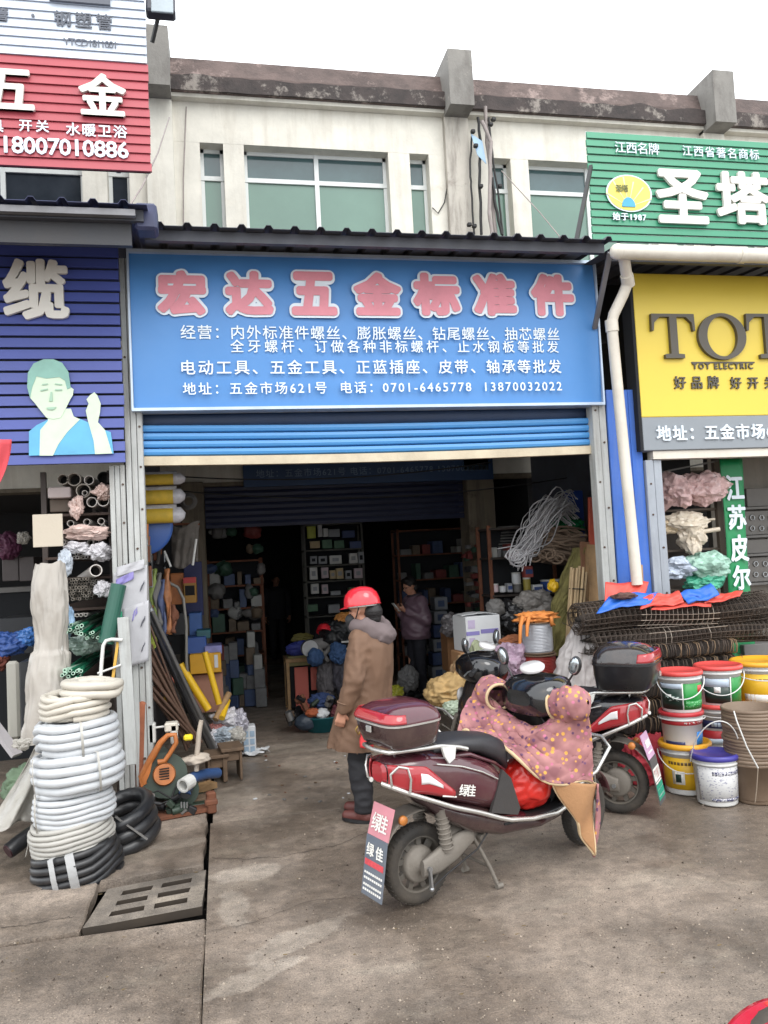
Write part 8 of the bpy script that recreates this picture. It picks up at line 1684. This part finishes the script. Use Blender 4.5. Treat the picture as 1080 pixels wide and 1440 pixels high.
bucket(1074, 1052, 1112, 70, 5.95, lidr, 'red lidded bucket at the back bottom behind the brown nested pails', [(.12, .74, -3.4, .2, L_['red'])], .2)
# nested brown pails
m_bp = M('brown_pail', (112, 94, 78), .5, var=.12, dirt=.3, dcol=(150, 134, 116)); kk = pxm(5.25, 1052, 1060); pz = A(1066, 1148, 5.25); Rr = 33*kk; n = 17
top = A(1052, 1000, 5.1).z; hst = (top-.30)/(n-1)
pm = MB().lathe([(0, .0), (Rr*.74, .0), (Rr*.76, .01), (Rr*.95, .27), (Rr*1.0, .268), (Rr*1.04, .272), (Rr*1.05, .284), (Rr*1.03, .294), (Rr*.96, .295), (Rr*.74, .02), (0, .012)], (0, 0, 0), 40).build('brown_pail', m_bp, label='dusty brown pail, lowest in the tall nested stack', cat='pail', group='brown pails nested in one tall stack')
pm.location = (pz.x, 5.25, .004)
for i in range(1, n):
    o = pm.copy(); COL.objects.link(o); o.location = (pz.x+rnd(-.006, .006), 5.25+rnd(-.006, .006), .004+hst*i); o['label'] = 'dusty brown pail, '+ORD[n-1-i]+' from the top of the nested stack' if i < n-1 else 'dusty brown pail at the open top of the nested stack'
t = thing('pail_handle', 'long white wire bail hanging down the stack of brown pails', 'bail', (pz.x, 5.2, .3))
MB().tube([A(1032, 1000, 4.92), A(1036, 1014, 4.88), (A(1050, 1050, 4.87)), A(1066, 1080, 4.88)], .005, 6).build('bail', m_bwhite, t, world=True)
MB().tube([A(1066, 1080, 4.88), A(1064, 1110, 4.89), A(1062, 1128, 4.9)], .0035, 6).build('bail', M('brown_bail', (140, 126, 110), .5), t, world=True)

# ------------------------------------------------------------------ the shop under the yellow sign
QY = 7.2
m_gwall = grime('grey_shop_wall', (128, 122, 114), streak=(80, 76, 70), amt=.5, bump=.2)
t = thing('display_wall', 'grey display wall with square grey fittings boxes right of the green banner', 'display', (A(1060, 700, QY+.6).x, QY+.6, 0))
xa = A(1000, 700, QY+.6).x
MB().bx(xa, xa+3.5, QY+.62, QY+.7, 0, 3.2).build('panel', m_gwall, t, world=True)
m_fit = M('grey_fitting_box', (106, 102, 98), .5, var=.12, dirt=.2)
for (x0, x1, y0, y1) in ((1032, 1048, 690, 712), (1050, 1100, 686, 712), (1036, 1100, 718, 752), (1036, 1100, 758, 778), (1041, 1100, 783, 818)):
    b_ = pxbox(x0, x1, y0, y1, QY+.5); bx_ = MB().bx(b_[0], b_[1], QY+.5, QY+.61, b_[2], b_[3], .006).build('fitting_box', m_fit, t, world=True)
    if y1-y0 > 30:
        for i in range(4):
            for j in range(2): 
                q_ = A(x0+9+i*13, y0+10+j*15, QY+.49); g_ = MB().torus(q_, .026, .006, 14, 6, (0, 1, 0)); g_.v = [p-t.location for p in g_.v]; g_.build('knockout_ring', m_chrome, bx_)
for y in (715, 755, 781, 822): MB().bx(xa+.1, xa+3, QY+.44, QY+.62, A(1050, y, QY+.45).z-.012, A(1050, y, QY+.45).z+.012).build('ledge', m_grey, t, world=True)
gx0_, gx1_ = A(1017, 700, 6.95).x, A(1047, 700, 6.95).x; gz0, gz1 = A(1045, 940, 6.95).z, A(1025, 645, 6.95).z
gb = thing('vertical_banner', 'tall green banner with white characters hanging beside the plastic bags', 'banner', ((gx0_+gx1_)/2, 6.95, gz0))
wB = gx1_-gx0_
MB().grid(lambda u, v_: (gx0_+(gx1_-gx0_)*u-.02*(1-v_), 6.95+.012*sin(u*4+v_*7), gz0+(gz1-gz0)*v_), 6, 30, thick=.008).build('cloth', M('green_banner', (20, 132, 78), .45, var=.08, bump=.05), gb, world=True)
for ch, y0, y1 in (('江', 668, 704), ('苏', 710, 745), ('皮', 752, 790), ('尔', 795, 830)):
    zc0, zc1 = A(1032, y1, 6.95).z, A(1032, y0, 6.95).z; ww = (wB-.035)
    write(ch, wfr(6.925, gb), gx0_+.018, gx1_-.018, zc0, zc1, 'character', m_wtext, gb, .003, bold=.03, spread=False)
# racks with bags left of the banner
t = thing('bag_rack', 'rack with dark bays holding fittings in plastic bags beside the grey post', 'rack', (A(970, 760, 7.3).x, 7.3, 0))
m_ry = M('brown_rack', (104, 92, 82), .7, dirt=.3); rx0, rx1 = A(922, 750, 7.2).x, A(1016, 750, 7.2).x
for y in (716, 772, 826, 880, 940): z = A(970, y, 7.2).z; MB().bx(rx0, rx1, 7.12, 7.7, z-.02, z).build('shelf', m_ry, t, world=True)
for x in (rx0, A(1003, 750, 7.2).x): MB().bx(x, x+.06, 7.1, 7.15, 0, 3.0).build('upright', m_ry, t, world=True)
MB().bx(rx0, rx1, 7.7, 7.72, 0, 3.0).build('back_panel', M('brown_back', (74, 66, 60), .8), t, world=True)
MB().beam(A(925, 665, 7.0), A(1010, 648, 7.05), .015, .015).build('diagonal_bar', m_grey, t, world=True)
m_cb = M('cream_bag', (198, 186, 168), .24, var=.2, scale=8, bump=.2, bscale=20); m_cp = M('pink_white_bag', (200, 168, 166), .24, var=.3, scale=14, bump=.2, bscale=20); m_cg = M('green_white_bag', (150, 186, 170), .24, var=.4, scale=12, bump=.2, bscale=20)
for i, a in enumerate(((948, 690, 22, 22, m_cp, 'pinkish white bag of fittings at the left of the top rack bay'), (950, 675, 14, 7, M('navy_film', (34, 52, 110), .24, var=.3), 'navy blue wrap on the top rack bay'), (990, 687, 30, 19, m_cp, 'wide pink and white bag bulging toward the green banner'), (998, 694, 11, 7, M('crimson_print', (176, 50, 70), .5, var=.4, scale=14), 'crimson printed bag in the top rack bay'), (964, 735, 30, 14, m_cb, 'cream bag of fittings in the middle rack bay'), (972, 755, 16, 20, m_cb, 'cream bag drooping out of the middle rack bay'), (940, 742, 14, 8, M('beige_card_bag', (186, 168, 140), .24, var=.2), 'beige packet at the left of the middle rack bay'), (950, 798, 24, 14, M('white_blue_bag', (176, 186, 202), .24, var=.35, scale=12, bump=.2), 'white and blue bag in the lower rack bay'), (995, 795, 30, 17, m_cg, 'green white bag reaching over the banner foot'), (990, 818, 24, 12, M('sea_green_film', (70, 160, 130), .24, var=.35, scale=10, bump=.8), 'sea green bag hanging lowest in the rack'))):
    bag('fittings_bag', a[0], a[1], a[2], a[3], 7.0, a[4], a[5], 'bag', 110+i, .45, 1, crease=.4, group='plastic bags of fittings in the rack')
MB().cyl(A(985, 748, 6.95), A(1012, 744, 6.9), .022, n=10).build('pipe_stub', m_cb, label='cream pipe stub sticking out of the middle rack bay', cat='pipe')
MB().cyl(A(975, 733, 7.0), A(1005, 730, 7.0), .012, n=8).build('pipe_stub', m_cb, label='thin cream pipe stub above the thicker one in the rack', cat='pipe')
pbox('grey_cabinet', 1048, 1100, 905, 960, 6.9, .5, m_grey, 'grey cabinet low beside the foot of the green banner', 'cabinet')
# scattered odds and ends on the porch floor
mb = MB()
for i in range(46):
    px, py = rs_.uniform(320, 560), rs_.uniform(1005, 1130); p = G(px, py, .006); s_ = rs_.uniform(.006, .02); mb.cm = i % 4
    mb.box(p+V((0, 0, s_*.2)), (s_*1.6, s_, s_*.4), rs_.uniform(0, 3), 0)
mb.build('debris', [m_wood2, m_grey, m_white, m_rusts], label='tiny scraps of wood and paper on the trodden forecourt', cat='debris', kind='stuff')
